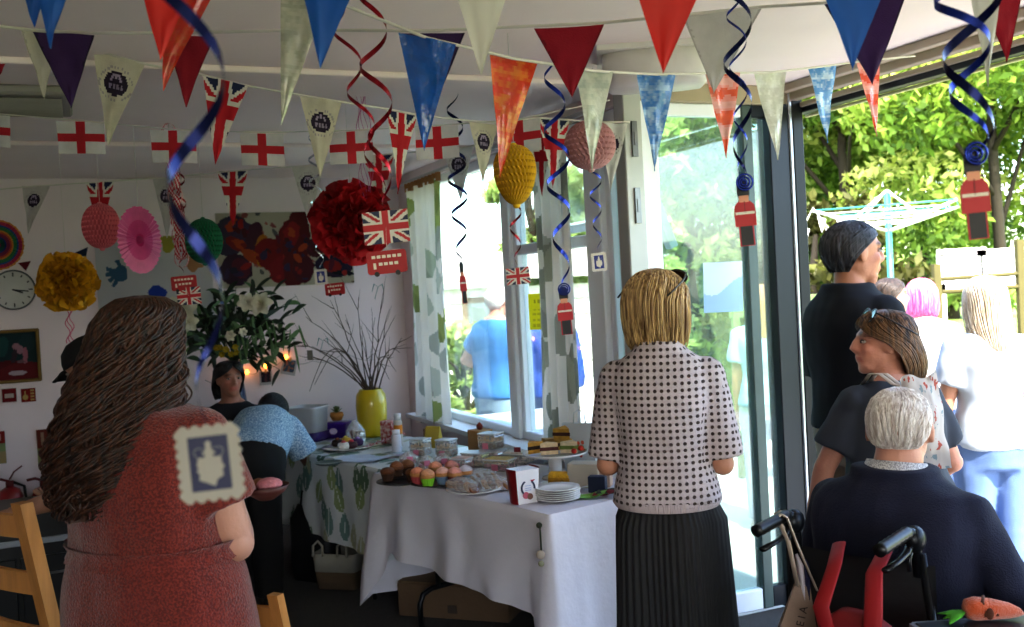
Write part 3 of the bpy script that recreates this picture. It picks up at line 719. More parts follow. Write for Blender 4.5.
def stamp(s):
    mb = MB(); W = '#948f86' if s > .075 else '#cfc9be'; BL = '#0d1340' if s > .075 else '#1c2c7c'; X, Y = V((1, 0, 0)), V((0, 0, 1)); w, h = .5*s*.82, .5*s; P_ = []  # large near stamp: shade painted in as darker card and blue
    def edge(a, b, n):
        for i in range(n):
            for q in range(6):
                t = (i+q/6)/n; c = (a[0]+(b[0]-a[0])*t, a[1]+(b[1]-a[1])*t); L = math.hypot(b[0]-a[0], b[1]-a[1]); nx, ny = (b[1]-a[1])/L, -(b[0]-a[0])/L
                o = -abs(math.sin(q/6*PI))*L/n*.38; P_.append((c[0]+nx*o, c[1]+ny*o))
    edge((-w, h), (w, h), 5); edge((w, h), (w, -h), 7); edge((w, -h), (-w, -h), 5); edge((-w, -h), (-w, h), 7)
    P_ = [(a, b) for a, b in P_]
    # scallops bite inwards: flip so that the card stays convex overall
    mb.prism(P_, (0, 0, 0), X, Y, .0010, W)
    mb.prism([(-.68*w, -.78*h), (.68*w, -.78*h), (.68*w, .78*h), (-.68*w, .78*h)], (0, 0, 0), X, Y, .0014, BL)
    head = [(-.30, .18), (-.36, -.05), (-.31, -.1), (-.37, -.2), (-.30, -.28), (-.32, -.46), (-.14, -.54), (.0, -.62), (.10, -.66), (.17, -.47), (.34, -.38), (.33, -.2), (.40, -.12), (.33, -.02), (.33, .18)]
    mb.prism([(a*w*1.25, b*h) for a, b in head], (0, 0, 0), X, Y, .0018, W)
    mb.prism([(a*w*1.25, b*h) for a, b in [(-.11, .16), (.11, .16), (.12, .34), (.07, .48), (.09, .58), (0, .66), (-.09, .58), (-.07, .48), (-.12, .34)]], (0, 0, 0), X, Y, .0018, W)
    for sg in (-1, 1):
        arc = [(sg*(.28+.12*math.sin(t)), .16+.30*t/PI*1.1+.0) for t in [i*PI/10 for i in range(9)]]+[(sg*.22, .455), (sg*.13, .40)]
        mb.tube([V((a*w*1.25, 0, b*h)) for a, b in arc], .05*w, 6, True, W); mb.ell((sg*.15*w*1.25, 0, .3*h), (.06*w, .0018, .07*h), col=W)
    return mb
def bus(s):
    mb = MB(); X, Y = V((1, 0, 0)), V((0, 0, 1)); w, h = .5*s, .32*s
    mb.prism(poly_round(w, h*.9, .08*s), (0, 0, 0), X, Y, .0012, '#a5161f')
    for r, (n, y) in enumerate(((6, .45), (4, -.12))):
        for i in range(n): x = (-.78+1.56*(i+.5)/6)*w+(0 if r == 0 else .33*w); mb.prism([(x+a, y*h+b) for a, b in poly_round(.095*w, .12*h, .01*s)], (0, 0, 0), X, Y, .0017, '#e0d8c8')
    mb.prism([(-.62*w+a, -.25*h+b) for a, b in poly_round(.07*w, .24*h, .01*s)], (0, 0, 0), X, Y, .0017, '#e0d8c8')
    for x in (-.55, .5): mb.prism(circ(x*w, -.88*h, .2*h), (0, 0, 0), X, Y, .0018, '#18181c')
    return mb
def flagcard(s):
    mb = MB(); w, h = s, s*.72
    for sg in (-1, 1): mb.grid(lambda u, v: V(((u-.5)*w, sg*.0006, (v-.5)*h)), 42, 30, lambda u, v: uj((u-.5)*1.5, v-.5))
    return mb
def helix(mb, top, bot, rad, turns, w=.013, taper=.5, ph=0, n=None, c=None):
    n = n or int(turns*22); vs = []; 
    for i in range(n+1):
        t = i/n; a = ph+2*PI*turns*t; r = rad*(taper+(1-taper)*math.sin(PI*min(1, t*1.15)))*(1 if t < .93 else (1-t)/.07)
        p = top.lerp(bot, t)+V((r*math.cos(a), r*math.sin(a), 0)); ww = w*min(1, 6*t+.15, 6*(1-t)+.15)
        tl = V((-.25*math.sin(a), .25*math.cos(a), 1)).normalized()
        vs += [p-tl*ww*.5, p+tl*ww*.5]
    F = [[2*i, 2*i+1, 2*i+3, 2*i+2] for i in range(n)]
    mb.add(vs, F)
PEND = {'guard': (guard, 'guardsman_cutout'), 'stamp': (stamp, 'stamp_cutout'), 'bus': (bus, 'bus_cutout'), 'flag': (flagcard, 'flag_cutout')}
def swirl(label, d, pend, ribs, group=None):
    """pend: (kind, px, py, size, yaw); ribs: (rad, turns, mat, width, phase, xpx_top, start_px_y or None, end dz)"""
    k0, px, py, s0, y0 = pend[0]; base = at(px, py, d)
    th = thing('hanging_swirl', label, 'hanging decoration', base, 0, group)
    for kind, px, py, s, yw in pend:
        fn, nm = PEND[kind]; c = at(px, py, d)-base; m2 = MB(); m2.merge(fn(s), Matrix.Rotation(-.05, 3, 'Y') @ rotz(yw), c); m2.build(nm, cardm, th)
    hh = {'guard': .5, 'stamp': .5, 'bus': .3, 'flag': .36}[k0]*s0
    for rad, turns, m, w, ph, dx, ee in ribs:
        mb = MB(); bot = V((0, 0, hh+ee)); top = V((dx, 0, CEIL-base.z)); helix(mb, top, bot, rad, turns, w, .55, ph); mb.build('foil_swirl', m, th)
    for a, b in zip(pend, pend[1:]):
        mb = MB(); mb.tube([at(a[1], a[2], d)-base, at(b[1], b[2], d)-base], .0008, 5); mb.build('thread', cordm, th)
    if k0 == 'guard' and y0 < 1:
        mb = MB(); s_ = s0
        for q_ in range(3): mb.tube([V(((.02+.02*q_)*s_*2*math.cos(a_), -.02*s_-.004*q_, .46*s_+(.02+.02*q_)*s_*2*math.sin(a_))) for a_ in [2*PI*i_/20 for i_ in range(21)]], .0028, 5, False)
        mb.build('foil_coil', foilB, th)
    if any(r[6] > 0 for r in ribs):
        mb = MB(); mb.tube([V((0, 0, hh-.005)), V((0, 0, hh+ribs[0][6]))], .001, 5); mb.build('thread', cordm, th)
    return th
swirl('large blue foil swirl with stamp card hanging in front of rust-red dress', 1.08, [('stamp', 210, 463, .076, .12)], [(.040, 4.4, foilD, .016, 1.4, .01, 0)])
swirl('blue foil swirl with guardsman cutout hanging before the glass door', 2.4, [('guard', 745, 213, .158, 0.1)], [(.036, 3.6, foilD, .014, 2.4, 0, -.02), (.022, 6, foilB, .006, 0, 0, -.035)])
swirl('twin blue foil swirls with guardsman cutout hanging in the open doorway', 1.75, [('guard', 975, 195, .155, 0)], [(.062, 3.0, foilD, .018, 1.0, .01, -.02), (.05, 4.6, foilB, .015, 4.0, -.02, -.03)])
swirl('twin red foil swirls with Union flag and red bus cards by the red pompom', 2.75, [('flag', 386, 227, .125, 0), ('bus', 387, 262, .11, 0)], [(.042, 3.4, foilR, .015, .5, -.01, .0), (.030, 4.0, foilR, .011, 2.6, -.12, .0)])
swirl('thin blue foil swirl with edge-on guardsman cutout beside the left curtain', 4.6, [('guard', 463, 283, .19, 1.15)], [(.045, 5, foilD, .016, 0, 0, -.02)])
swirl('dark red foil swirl with Union flag card on the window bar', 4.6, [('flag', 518, 276, .108, 0)], [(.038, 5.5, foilR, .012, 1, 0, .01)])
swirl('blue foil swirl with guardsman cutout in front of the middle curtain', 3.9, [('guard', 565, 311, .185, .15)], [(.048, 4.5, foilB, .018, 0, 0, -.02)])
swirl('small blue swirl with stamp card hanging on the white window post', 4.2, [('stamp', 599, 262, .072, .1)], [(.03, 6.5, foilB, .009, 0, 0, 0)])
swirl('short swirl with red bus and Union flag cards over the handprint poster', 5.2, [('bus', 184, 283, .13, .1), ('flag', 189, 296, .125, 0)], [(.035, 6, foilR, .012, 0, 0, 0)])
swirl('glinting swirl with blue stamp and pink bus cards before the wall artwork', 5.3, [('stamp', 321, 277, .075, 0), ('bus', 335, 289, .11, -.2)], [(.035, 6.5, foilS, .012, 0, 0, 0)])
# paper chain, red and white
th = thing('paper_chain', 'hanging chain of red and white patterned paper beside the green paper ball', 'paper chain', at(175, 262, 5.0))
k = 0; top = at(171, 168, 5.0); top.z = CEIL-.03; bot = at(182, 262, 5.0)
pm = mat('chain_paper', paint=True, rough=.6)
N_ = 17
for i in range(N_):
    c = top.lerp(bot, (i+.5)/N_); mb = MB(); R = rotz(PI/2*(i % 2)+.4*i)
    mb.grid(lambda u, v: c+R @ V((.034*math.cos(2*PI*u), (v-.5)*.028, .048*math.sin(2*PI*u))), 24, 5, lambda u, v: '#b01e30' if (int(u*24)+int(v*5)) % 3 else '#d8d0cc')
    mb.build('chain_link', pm, th, True)
mb = MB(); mb.tube([top, V((top.x, top.y, CEIL+.01))], .003, 5); mb.build('hanging_thread', cordm, th, True)
# ------------------------------------------------------------------ honeycomb balls, fans, pompoms
honey = mat('tissue_paper', paint=True, rough=.7, trans=.25, var=.08, vscale=20)
def honeycomb(label, px, py, d, rw, rh, col, dark, cap='#2a6a3a', drop=False):
    c = at(px, py, d); th = thing('paper_honeycomb_ball', label, 'paper ball', c)
    n, kk = 56, 28; mb = MB()
    def fn(u, v):
        t = PI*v; ph = 2*PI*u; i, j = round(u*n), round(v*kk)
        z = -math.cos(t); r = math.sin(t)**.85
        if drop: r *= (1+.22*z*.9)*.95; 
        bump = 1+.055*(1 if (i+ (j//2)) % 2 else -1)*math.sin(t)
        return c+V((rw*r*bump*math.cos(ph), rw*r*bump*math.sin(ph), rh*z))
    mb.grid(fn, n, kk, lambda u, v: dark if ((round(u*n-.5))+round(v*kk-.5)//2) % 2 else col, smooth=False); mb.build('tissue_ball', honey, th, True)
    mb = MB(); mb.ell(c+V((0, 0, rh)), (.012, .012, .008)); mb.ell(c-V((0, 0, rh)), (.014, .014, .012)); mb.build('end_tab', mat('tab_'+col[1:], col, .6), th, True)
    mb = MB(); t = c.copy(); t.z = CEIL; mb.tube([c+V((0, 0, rh)), t], .0012, 5); mb.build('hanging_thread', cordm, th, True)
honeycomb('coral pink honeycomb paper ball hanging left of the pink paper fan', 101, 226, 5.1, .088, .115, '#e88088', '#c85c66')
honeycomb('dark green honeycomb paper ball hanging over the flowers', 204, 241, 4.9, .085, .11, '#0f7048', '#064a2e')
honeycomb('yellow honeycomb paper balloon hanging in front of the windows', 515, 175, 3.6, .076, .108, '#dcb018', '#b88a0e', drop=True)
honeycomb('large pale pink honeycomb paper ball hanging behind the silver pennant', 590, 145, 4.0, .098, .098, '#d8a8a8', '#c08888')
def fan(label, px, py, d, R_, yaw, colfn, n=40, tilt=0):
    c = at(px, py, d); th = thing('paper_fan', label, 'paper fan', c); Rm = rotz(yaw); mb = MB()
    def fn(u, v):
        a = 2*PI*u; i = round(u*n*2); r = R_*(.06+.94*v); z = .006*(1 if i % 2 else -1)*(.3+.7*v)
        if v > .97: r *= 1+.010*(1 if (i//2) % 2 else -1)
        return c+Rm @ V((r*math.cos(a), z, r*math.sin(a)))
    mb.grid(fn, n*2, 14, colfn, smooth=False); mb.build('pleated_disc', honey, th, True)
    mb = MB(); mb.ell(c-V((0, .015, 0)), (.02, .012, .02)); mb.build('centre_button', mat('btn'+str(px), '#a02860', .6), th, True)
    mb = MB(); t = c.copy(); t.z = CEIL; mb.tube([c+V((0, 0, R_*.95)), t], .0012, 5); mb.build('hanging_thread', cordm, th, True)
fan('bright pink pleated paper fan turned partly sideways above dark curly hair', 140, 240, 5.0, .168, 1.27, lambda u, v: '#c83478' if v < .15 else ('#e0609c' if (v < .6 and int(u*80) % 2) else ('#d04c8a' if v < .6 else ('#ec8cb8' if int(u*80) % 2 else '#d8689c'))))
RB = ['#2a2a30', '#1d5a50', '#2a3f80', '#7c2c50', '#b04a38', '#c0823a', '#2f7a48', '#2a4f88', '#a82f50', '#c88a3c']
fan('rainbow striped pleated paper fan cut by the left edge', -2, 245, 5.2, .13, .1, lambda u, v: RB[min(9, int(v*10))], 44)
def pompom(label, px, py, d, R_, col, col2, n=130, seed=1, tail=False):
    c = at(px, py, d); th = thing('tissue_pompom', label, 'pompom', c); rnd = random.Random(seed); mb = MB()
    for i in range(n):
        z = 1-2*(i+.5)/n; ph = i*2.39996; dr = V((math.sqrt(1-z*z)*math.cos(ph), math.sqrt(1-z*z)*math.sin(ph), z)); a, b = frame(dr)
        s = R_*rnd.uniform(.22, .36); tw = rnd.uniform(0, 6.28); cc = [col, col2][rnd.random() < .35]
        a, b = a*math.cos(tw)+b*math.sin(tw), b*math.cos(tw)-a*math.sin(tw); se = rnd.random()*50; L = R_*rnd.uniform(.8, 1.08)
        def fn(u, v):
            x = (u-.5)*2; rad = L*(.25+.75*v)
            return c+dr*(rad-.16*R_*x*x)+a*(x*s*(.3+.7*v))+b*(.22*R_*(noise.noise(V((x*2.1, v*2.4, se)))+.5*math.sin(x*4+se)*v))
        mb.grid(fn, 8, 6, None, cc)
    mb.build('tissue_petals', honey, th, True)
    mb = MB(); t = c.copy(); t.z = CEIL; mb.tube([c, t], .0012, 5); mb.build('hanging_thread', cordm, th, True)
    if tail:
        mb = MB()
        for q in range(3): mb.tube([c+V((.012*(q-1)+.012*math.sin(i*.9+q), 0, -R_*.9-.014*i)) for i in range(14)], .006, 6, flat=.3)
        mb.build('tassel', mat('pink_tassel', '#c05a78', .7), th, True)
pompom('yellow tissue pompom hanging beside the wall clock', 67, 282, 5.4, .165, '#d8a014', '#b8820c', 230, 3, True)
pompom('big red tissue pompom hanging in front of the wall artwork', 352, 222, 4.7, .195, '#b81420', '#8e0c16', 260, 4)
mb = MB(); top = at(366, 175, 4.6); 
for q in range(5): mb.tube([V((top.x+.012*(q-2)+.01*math.sin(i*.8+q), top.y, CEIL-(CEIL-top.z+.12)*i/18)) for i in range(19)], .004, 5, flat=.3)
mb.build('tissue_streamer', mat('pink_streamer', '#b84a80', .6), label='thin pink tissue streamer hanging above the red pompom', cat='streamer')
# ------------------------------------------------------------------ back wall items
WN = -E2                                                 # into the wall
def onwall(px, py, off=.0): return atplane(px, py, A+E2*off, E2)
def wallpanel(name, label, cat, x0, y0, x1, y1, colfn, nu, nv, th=.01, frm=None, m=None, fw=.03):
    c = onwall((x0+x1)/2, (y0+y1)/2, .003); w = (onwall(x1, (y0+y1)/2)-onwall(x0, (y0+y1)/2)).length; h = onwall((x0+x1)/2, y0).z-onwall((x0+x1)/2, y1).z
    o = thing(name, label, cat, c, TH)
    mb = MB(); mb.box((0, -th/2, 0), (w, th, h), bev=.002); mb.build('backing_board', mat('board_white', '#c9c6c4', .8), o)
    mb = MB(); mb.grid(lambda u, v: V(((u-.5)*(w-.004), -th-.002, (.5-v)*(h-.004))), nu, nv, colfn); mb.build('printed_sheet' if not frm else 'picture', m or mat('paper_paint'), o)
    if frm:
        mb = MB()
        for x, z, sx, sz in ((-w/2, 0, fw, h+fw), (w/2, 0, fw, h+fw), (0, h/2, w+fw, fw), (0, -h/2, w+fw, fw)): mb.box((x, -th-.008, z), (sx, .03, sz), bev=.006)
        mb.build('picture_frame', frm, o)
    return o, w, h
def blobs(seed, n, cols, rmin, rmax):
    r = random.Random(seed); return [(r.random(), r.random(), r.uniform(rmin, rmax), r.uniform(.5, 1.6), r.random()*PI, r.choice(cols)) for _ in range(n)]
def blobcol(B_, base, asp):
    def f(u, v):
        c = base
        for x, y, r, k, a, col in B_:
            dx, dy = (u-x)*asp, (v-y); X = dx*math.cos(a)+dy*math.sin(a); Y = -dx*math.sin(a)+dy*math.cos(a)
            X += .03*noise.noise(V((u*14, v*14, x*9)))
            if (X/k)**2+(Y*k)**2 < (r*.86 if r > .1 else r)**2: c = col
        return c
    return f
big = [(.10, .3, .30, .9, .6, '#3a3046'), (.16, .22, .2, 1.3, .3, '#443048'), (.14, .42, .13, 1.4, .5, '#7a1e1c'), (.12, .76, .25, 1.0, .2, '#3a1e30'), (.16, .74, .15, 1.1, 1, '#5a2030'), (.27, .35, .19, .7, .2, '#4a2030'), (.26, .6, .14, 1.5, .5, '#a04018'), (.32, .52, .17, .65, .1, '#b06a14'), (.40, .58, .28, .9, 2.2, '#7a1014'), (.50, .35, .2, .7, .2, '#6a1014'), (.45, .78, .2, .9, .5, '#82141a'), (.57, .5, .38, .55, .15, '#5c1218'), (.54, .3, .16, .8, .3, '#8a161c'), (.62, .78, .2, .9, .2, '#501420'), (.71, .5, .15, 1, .4, '#4c1822'), (.85, .75, .24, 1.25, .1, '#2c2038'), (.84, .76, .12, 1.2, .2, '#8a1c18'), (.92, .86, .07, 2.2, .1, '#16141c')]
wallpanel('wall_artwork', 'wide abstract painting in dark reds and orange pinned on the back wall', 'painting', 219, 212, 354, 286, blobcol(blobs(5, 90, ['#8a4a48', '#7a6a5c', '#a05a50', '#5a5a58', '#b0a898'], .012, .045)+big+[b_ for b_ in blobs(17, 150, ['#8a1c1c', '#5a1428', '#3a2848', '#a8401c', '#4a1018', '#9a2420', '#2a2436'], .02, .06) if any(((b_[0]-g_[0])*1.85)**2+(b_[1]-g_[1])**2 < (g_[2]*.6)**2 for g_ in big)], '#b4ac98', 1.85), 130, 72)
hp = []
def hand(u0, v0, s, a, col):
    hp.append((u0, v0, .07*s, 1.0, 0, col))
    for q in range(5):
        b = a+(-.9+.42*q if q < 4 else 1.35); L = (.10 if q < 4 else .085)*s
        for t in (.75, 1.0, 1.25): hp.append((u0+L*t*math.cos(b)/1.5, v0+L*t*math.sin(b), .02*s, 1, 0, col))
hand(.2, .42, 1.3, PI, '#3a5f7c'); hand(.26, .88, 1.0, -2.0, '#b05058'); hand(.83, .35, 1.2, -1.2, '#b08058'); hand(.66, .98, 1.0, -1.8, '#a84048'); hand(.62, .12, 1.2, -1.4, '#a8a040'); hand(.4, .08, 1.1, -1.6, '#3a6a8c'); hand(.5, .9, .4, .5, '#8a7a60')
hp += [(.50, .66, .10, 1.1, 0, '#1c3c9c'), (.53, .9, .05, .8, 0, '#6a5a48')]
wallpanel('handprint_poster', 'white poster of coloured hand prints on the back wall', 'poster', 98, 236, 214, 322, blobcol(hp, '#c4c2c4', 1.5), 110, 80, .012)
gold = mat('gilt_frame', '#6a5220', .45, .4, bump=.4, bscale=60)
pc = [(.3, .85, .5, 1.6, 0, '#5a1018'), (.7, .9, .5, 1.6, 0, '#6a141c'), (.2, .3, .2, .8, .3, '#1e4a4a'), (.75, .25, .22, 1, .3, '#1c3a3e'), (.55, .35, .13, 1.3, .6, '#a07884'), (.7, .5, .12, .6, .1, '#a86a78'), (.45, .5, .1, .7, .4, '#3a2a34'), (.6, .62, .06, 1.6, 0, '#7a5860'), (.5, .84, .1, 2.0, 0, '#b8a8b0')]
wallpanel('framed_picture', 'small framed painting in teal, pink and dark red under the clock', 'picture', -6, 331, 39, 381, blobcol(pc, '#183438', 1), 50, 54, .015, gold, fw=.022)
def cells(cols, bg, rows): 
    def f(u, v):
        i, j = int(u*8), int(v*10)
        return rows.get((i, j), bg)
    return f
wallpanel('fire_call_point', 'red square fire alarm call point below the framed picture', 'fire alarm', 2, 388, 17, 402, lambda u, v: '#c8b8b0' if (.18 < u < .82 and .38 < v < .68) else '#7a1018', 16, 16, .03)
wallpanel('fire_action_sign', 'red square sign with pale hand and flame symbols beside the alarm', 'sign', 21, 388, 36, 402, lambda u, v: '#c0a060' if ((u-.28)**2+(v-.65)**2 < .04 or (abs(u-.28) < .06 and .2 < v < .5) or (u > .62 and int(v*9) % 2 and u < .92)) else '#8a1a14', 22, 22, .006)
wallpanel('extinguisher_sign', 'narrow red, green and cream extinguisher sign at the left edge', 'sign', -7, 431, 6, 464, lambda u, v: ('#8a2018' if not (.3 < u < .7 and .1 < v < .3) else '#c09088') if v < .38 else ('#8a9a6a' if v < .62 else '#a8946a'), 12, 24, .006)
wallpanel('extinguisher_sign', 'narrow red and green extinguisher sign behind the curly hair', 'sign', 37, 429, 50, 464, lambda u, v: ('#7a3020' if not (.3 < u < .6 and .1 < v < .45) else '#b09078') if v < .55 else '#8a8a58', 12, 24, .006)
c = onwall(14, 290, .0)
th = thing('wall_clock', 'round white wall clock between rainbow fan and yellow pompom', 'clock', c, TH)
r_ = .135
mb = MB(); mb.lathe([(r_*.9, 0), (r_, -.01), (r_, -.035), (r_*.93, -.04), (r_*.92, -.03)], n=40, R=Matrix.Rotation(-PI/2, 3, 'X') @ Matrix.Scale(-1, 3, (0, 0, 1)) if False else Matrix.Rotation(PI/2, 3, 'X') @ Matrix.Scale(-1, 3, (0, 0, 1)), caps=False); mb.build('clock_rim', mat('clock_grey', '#55575a', .4), th)
mb = MB(); mb.prism(circ(0, 0, r_*.93, 36), (0, -.026, 0), V((1, 0, 0)), V((0, 0, 1)), .002); mb.build('clock_face', mat('clock_white', '#bdbab6', .6), th)
mb = MB()
for i in range(12):
    a = i*PI/6; R = Matrix.Rotation(a, 3, 'Y'); mb.box(R @ V((0, -.03, r_*.76)), (.008, .003, .026 if i % 3 == 0 else .016), R)
mb.build('hour_marks', mat('clock_black', '#26262a', .5), th)
for L_, w_, a in ((.065, .011, math.radians(112)), (.10, .008, math.radians(98))):
    R = Matrix.Rotation(a, 3, 'Y'); mb = MB(); mb.box(R @ V((0, -.034, L_*.4)), (w_, .003, L_), R); mb.build('clock_hand', mat('clock_black'), th)
# small pennants pinned on the wall near the pompom
for lab, pts, col in (('small dark red paper pennant pinned left of the yellow pompom', ((18, 263), (31, 261), (26, 271)), '#6a1420'), ('small navy paper pennant pinned behind the yellow pompom', ((72, 254), (88, 247), (86, 257)), '#1a2444'), ('small dark red pennant pinned under the coral ball', ((104, 248), (114, 240), (113, 256)), '#6a1424')):
    mb = MB(); q = [onwall(*p)+E2*.006 for p in pts]; tri(mb, q[0], q[1], q[2], C(col), 6, 6, .002); mb.build('wall_pennant', cloth_p, label=lab, cat='pennant')
# fairy lights with clipped photographs
wirem = mat('thin_wire', '#7a7874', .5); bulbm = mat('warm_bulb', '#ff9a28', .4, emis=9)
lp = [(205, 380), (226, 376), (247, 372), (262, 366), (286, 357), (312, 361), (345, 352), (380, 358)]
th = thing('fairy_light_string', 'string of small warm fairy lights along the back wall', 'fairy lights', onwall(286, 360, .03))
mb = MB(); pts = []
for a, b in zip(lp, lp[1:]):
    for i in range(6):
        t = i/6; pts.append(onwall(a[0]+(b[0]-a[0])*t, a[1]+(b[1]-a[1])*t+5*math.sin(PI*t), .03))
mb.tube(pts, .002, 5); mb.build('wire', wirem, th, True)
for p in ((226, 376), (247, 372), (286, 357), (266, 366)):
    mb = MB(); mb.ell(onwall(p[0], p[1], .035), (.013, .013, .016)); mb.build('bulb', bulbm, th, True)
for lab, x, y, w, h, rot, cs in (('square photo with dark print clipped left on the fairy lights', 266, 378, 13, 14, 0, ('#1c1a24', '#4a2a30')), ('tilted photo of figures clipped right on the fairy lights', 289, 367, 15, 16, .25, ('#3a4a5c', '#8a6050'))):
    c = onwall(x, y, .03); th = thing('clipped_photo', lab, 'photo', c, TH); s = 1/138; R = Matrix.Rotation(rot, 3, 'Y'); mb = MB()
    mb.grid(lambda u, v: R @ V(((u-.5)*w*s, 0, (.5-v)*h*s)), 16, 16, lambda u, v: '#a8a6a4' if (u < .1 or u > .9 or v < .08 or v > .8) else cs[noise.noise(V((u*5, v*4, x))) > .05]); mb.build('print', mat('paper_paint'), th)
    mb = MB(); mb.box(R @ V((0, -.004, h*s*.5)), (.012, .012, .03), R); mb.build('peg', mat('peg_wood', '#a88858', .6), th)
# ================================================================== tables
TZ = .745
TU = V((.597, -.803, 0)); TV = V((.803, .597, 0))
W0 = V((-.735, 5.0, 0)); WLEN, WWID = 1.40, .66           # white table: origin at left front corner
RT = Matrix((TU, TV, V((0, 0, 1)))).transposed(); TANG = math.atan2(TU.y, TU.x)
metal = mat('black_metal', '#1c1e22', .4, .6)
def folding_table(label, o, L, Wd):
    c = o+TU*(L/2)+TV*(Wd/2); th = thing('folding_table', label, 'table', c, TANG)
    mb = MB(); mb.box((0, 0, TZ-.025), (L-.03, Wd-.03, .035), bev=.008); mb.build('tabletop', mat('table_laminate', '#8c7a64', .5), th)
    for sx in (-1, 1):
        x = sx*(L/2-.28)
        mb = MB()
        for y in (-.16, .16): mb.tube([(x, y, TZ-.04), (x, y, .20)], .013, 8)
        mb.tube([(x, -.16, .45), (x, .16, .45)], .010, 8); mb.build('leg', metal, th)
        mb = MB(); w = Wd/2-.06
        mb.tube([(x, -w, .012), (x, -w, .13), (x, -w+.02, .175), (x, -w+.07, .195), (x, 0, .20), (x, w-.07, .195), (x, w-.02, .175), (x, w, .13), (x, w, .012)], .014, 10); mb.build('foot_frame', metal, th)
    return th
folding_table('folding table with black metal legs under the plain white cloth', W0, WLEN, WWID)
def tablecloth(name, label, o, L, Wd, dropfn, m, colfn=None, flare=.05, seed=0, nper=220, nd=26):
    per = []; c = .03
    for (a, b, n) in (((0, 0), (L, 0), (0, -1)), ((L, 0), (L, Wd), (1, 0)), ((L, Wd), (0, Wd), (0, 1)), ((0, Wd), (0, 0), (-1, 0))):
        Ls = math.hypot(b[0]-a[0], b[1]-a[1]); k = int(nper*Ls/(2*(L+Wd)))
        for i in range(k): t = i/k; per.append((a[0]+(b[0]-a[0])*t, a[1]+(b[1]-a[1])*t, n[0], n[1], t, Ls))
    n = len(per); rings = []; cols = []
    mb = MB(); base = o
    def PW(x, y, z): return base+TU*x+TV*y+V((0, 0, z))
    # outward normals rounded at the corners
    dist = 0; S = []
    for x, y, nx, ny, t, Ls in per:
        dc = min(t, 1-t)*Ls; w = max(0, 1-dc/.10)
        cx, cy = (x-L/2), (y-Wd/2); sx, sy = math.copysign(1, cx), math.copysign(1, cy)
        mx, my = nx+(sx-nx)*.5*w*(nx == 0)+0, ny+(sy-ny)*.5*w*(ny == 0); l = math.hypot(mx, my); S.append((mx/l, my/l, w))
    top = [PW(x, y, TZ+.004) for x, y, *_ in per]
    vs = list(top); 
    for j in range(1, nd+1):
        v = j/nd
        for i, (x, y, nx, ny, t, Ls) in enumerate(per):
            mx, my, w = S[i]; s = i/n*2*(L+Wd); dr = dropfn(x, y, nx, ny, t)
            f = .012+v*(flare*(.55+.6*noise.noise(V((s*5, seed, 0)))+.35*math.sin(s*17+seed))+.05*w)+.02*noise.noise(V((s*9, v*2, seed)))*v
            zz = dr*v
            vs.append(PW(x+mx*f, y+my*f, TZ+.002-zz))
    F = []; C_ = []
    for j in range(nd):
        for i in range(n):
            k = (i+1) % n; F.append([j*n+i, (j+1)*n+i, (j+1)*n+k, j*n+k])
            if colfn: s = i/n*2*(L+Wd); C_.append(colfn(s, j/nd*dropfn(*per[i][:5])))
    mb.add(vs, F, C_ if colfn else None)
    gx, gy = 60, 30
    mb.grid(lambda u, v: PW(u*L, v*Wd, TZ+.004+.0015*noise.noise(V((u*6, v*6, seed)))), gx, gy, (lambda u, v: colfn(u*L, 3+v*Wd)) if colfn else None)
    return mb.build(name, m, label=label, cat='tablecloth')
def wdrop(x, y, nx, ny, t):
    if ny < 0:                      # long front: longer towards the near corner and at the left corner
        b = .36+.05*t; q = max(0, 1-x/.16)
        return b+.30*q+max(0, (t-.93)/.07)*.28
    if nx > 0: return .70
    if nx < 0: return .62+.06*(1-t)
    return .60
linen = mat('white_linen', '#d8d4dc', .85, var=.03, bump=.25, bscale=35, trans=.12)
tablecloth('tablecloth', 'plain white tablecloth draped over the front folding table', W0, WLEN, WWID, wdrop, linen, seed=2)
L0 = V((-1.16, 5.7, 0))-TU*.72
folding_table('folding table under the leaf-patterned cloth in the back corner', L0+TV*.0, 1.50, .70)
rl = random.Random(4); LV = [(rl.uniform(0, 4.5), rl.uniform(-.05, 3.8), rl.uniform(-.5, .5), rl.choice(['#4f6a52', '#6c8a84', '#8a9a6a', '#9ab0a8', '#5c7a74', '#a8a888', '#3f5a46'])) for _ in range(620)]
def leafcl(s, d):
    for x, y, a, c in LV:
        if abs(s-x) < .1 and abs(d-y) < .1:
            dx, dy = s-x, d-y; X = dx*math.cos(a)+dy*math.sin(a); Y = -dx*math.sin(a)+dy*math.cos(a)
            hw = .046*max(0, 1-(Y/.085)**2)*(1+.5*Y/.085)
            if abs(X) < hw: return c if abs(X) > .003 else '#c6ccc8'
    return '#cfd2d4'
oil = mat('leaf_oilcloth', paint=True, rough=.4, var=.03, coat=.1)
tablecloth('tablecloth', 'white tablecloth printed with green and teal leaves on the back table', L0, 1.50, .70, lambda x, y, nx, ny, t: .46 if ny < 0 else .45, oil, leafcl, .03, 5, 420, 46)
def W(px, py, z=TZ+.006): return atz(px, py, z)
food = mat('food_paint', paint=True, rough=.65, bump=.5, bscale=120, var=.18, vscale=60)
china = mat('white_china', '#dcdad8', .25, coat=.4, var=.02); blackpl = mat('black_plate', '#17191c', .3)
clear = glassmat('clear_plastic', '#f2f4f6', .14, .08, haze=.22)
cello = glassmat('cellophane', '#f6f6f8', .2, .12, haze=.18)
kraft = mat('kraft_card', '#9c7448', .75, bump=.15, bscale=80); cardp = mat('card_paint')
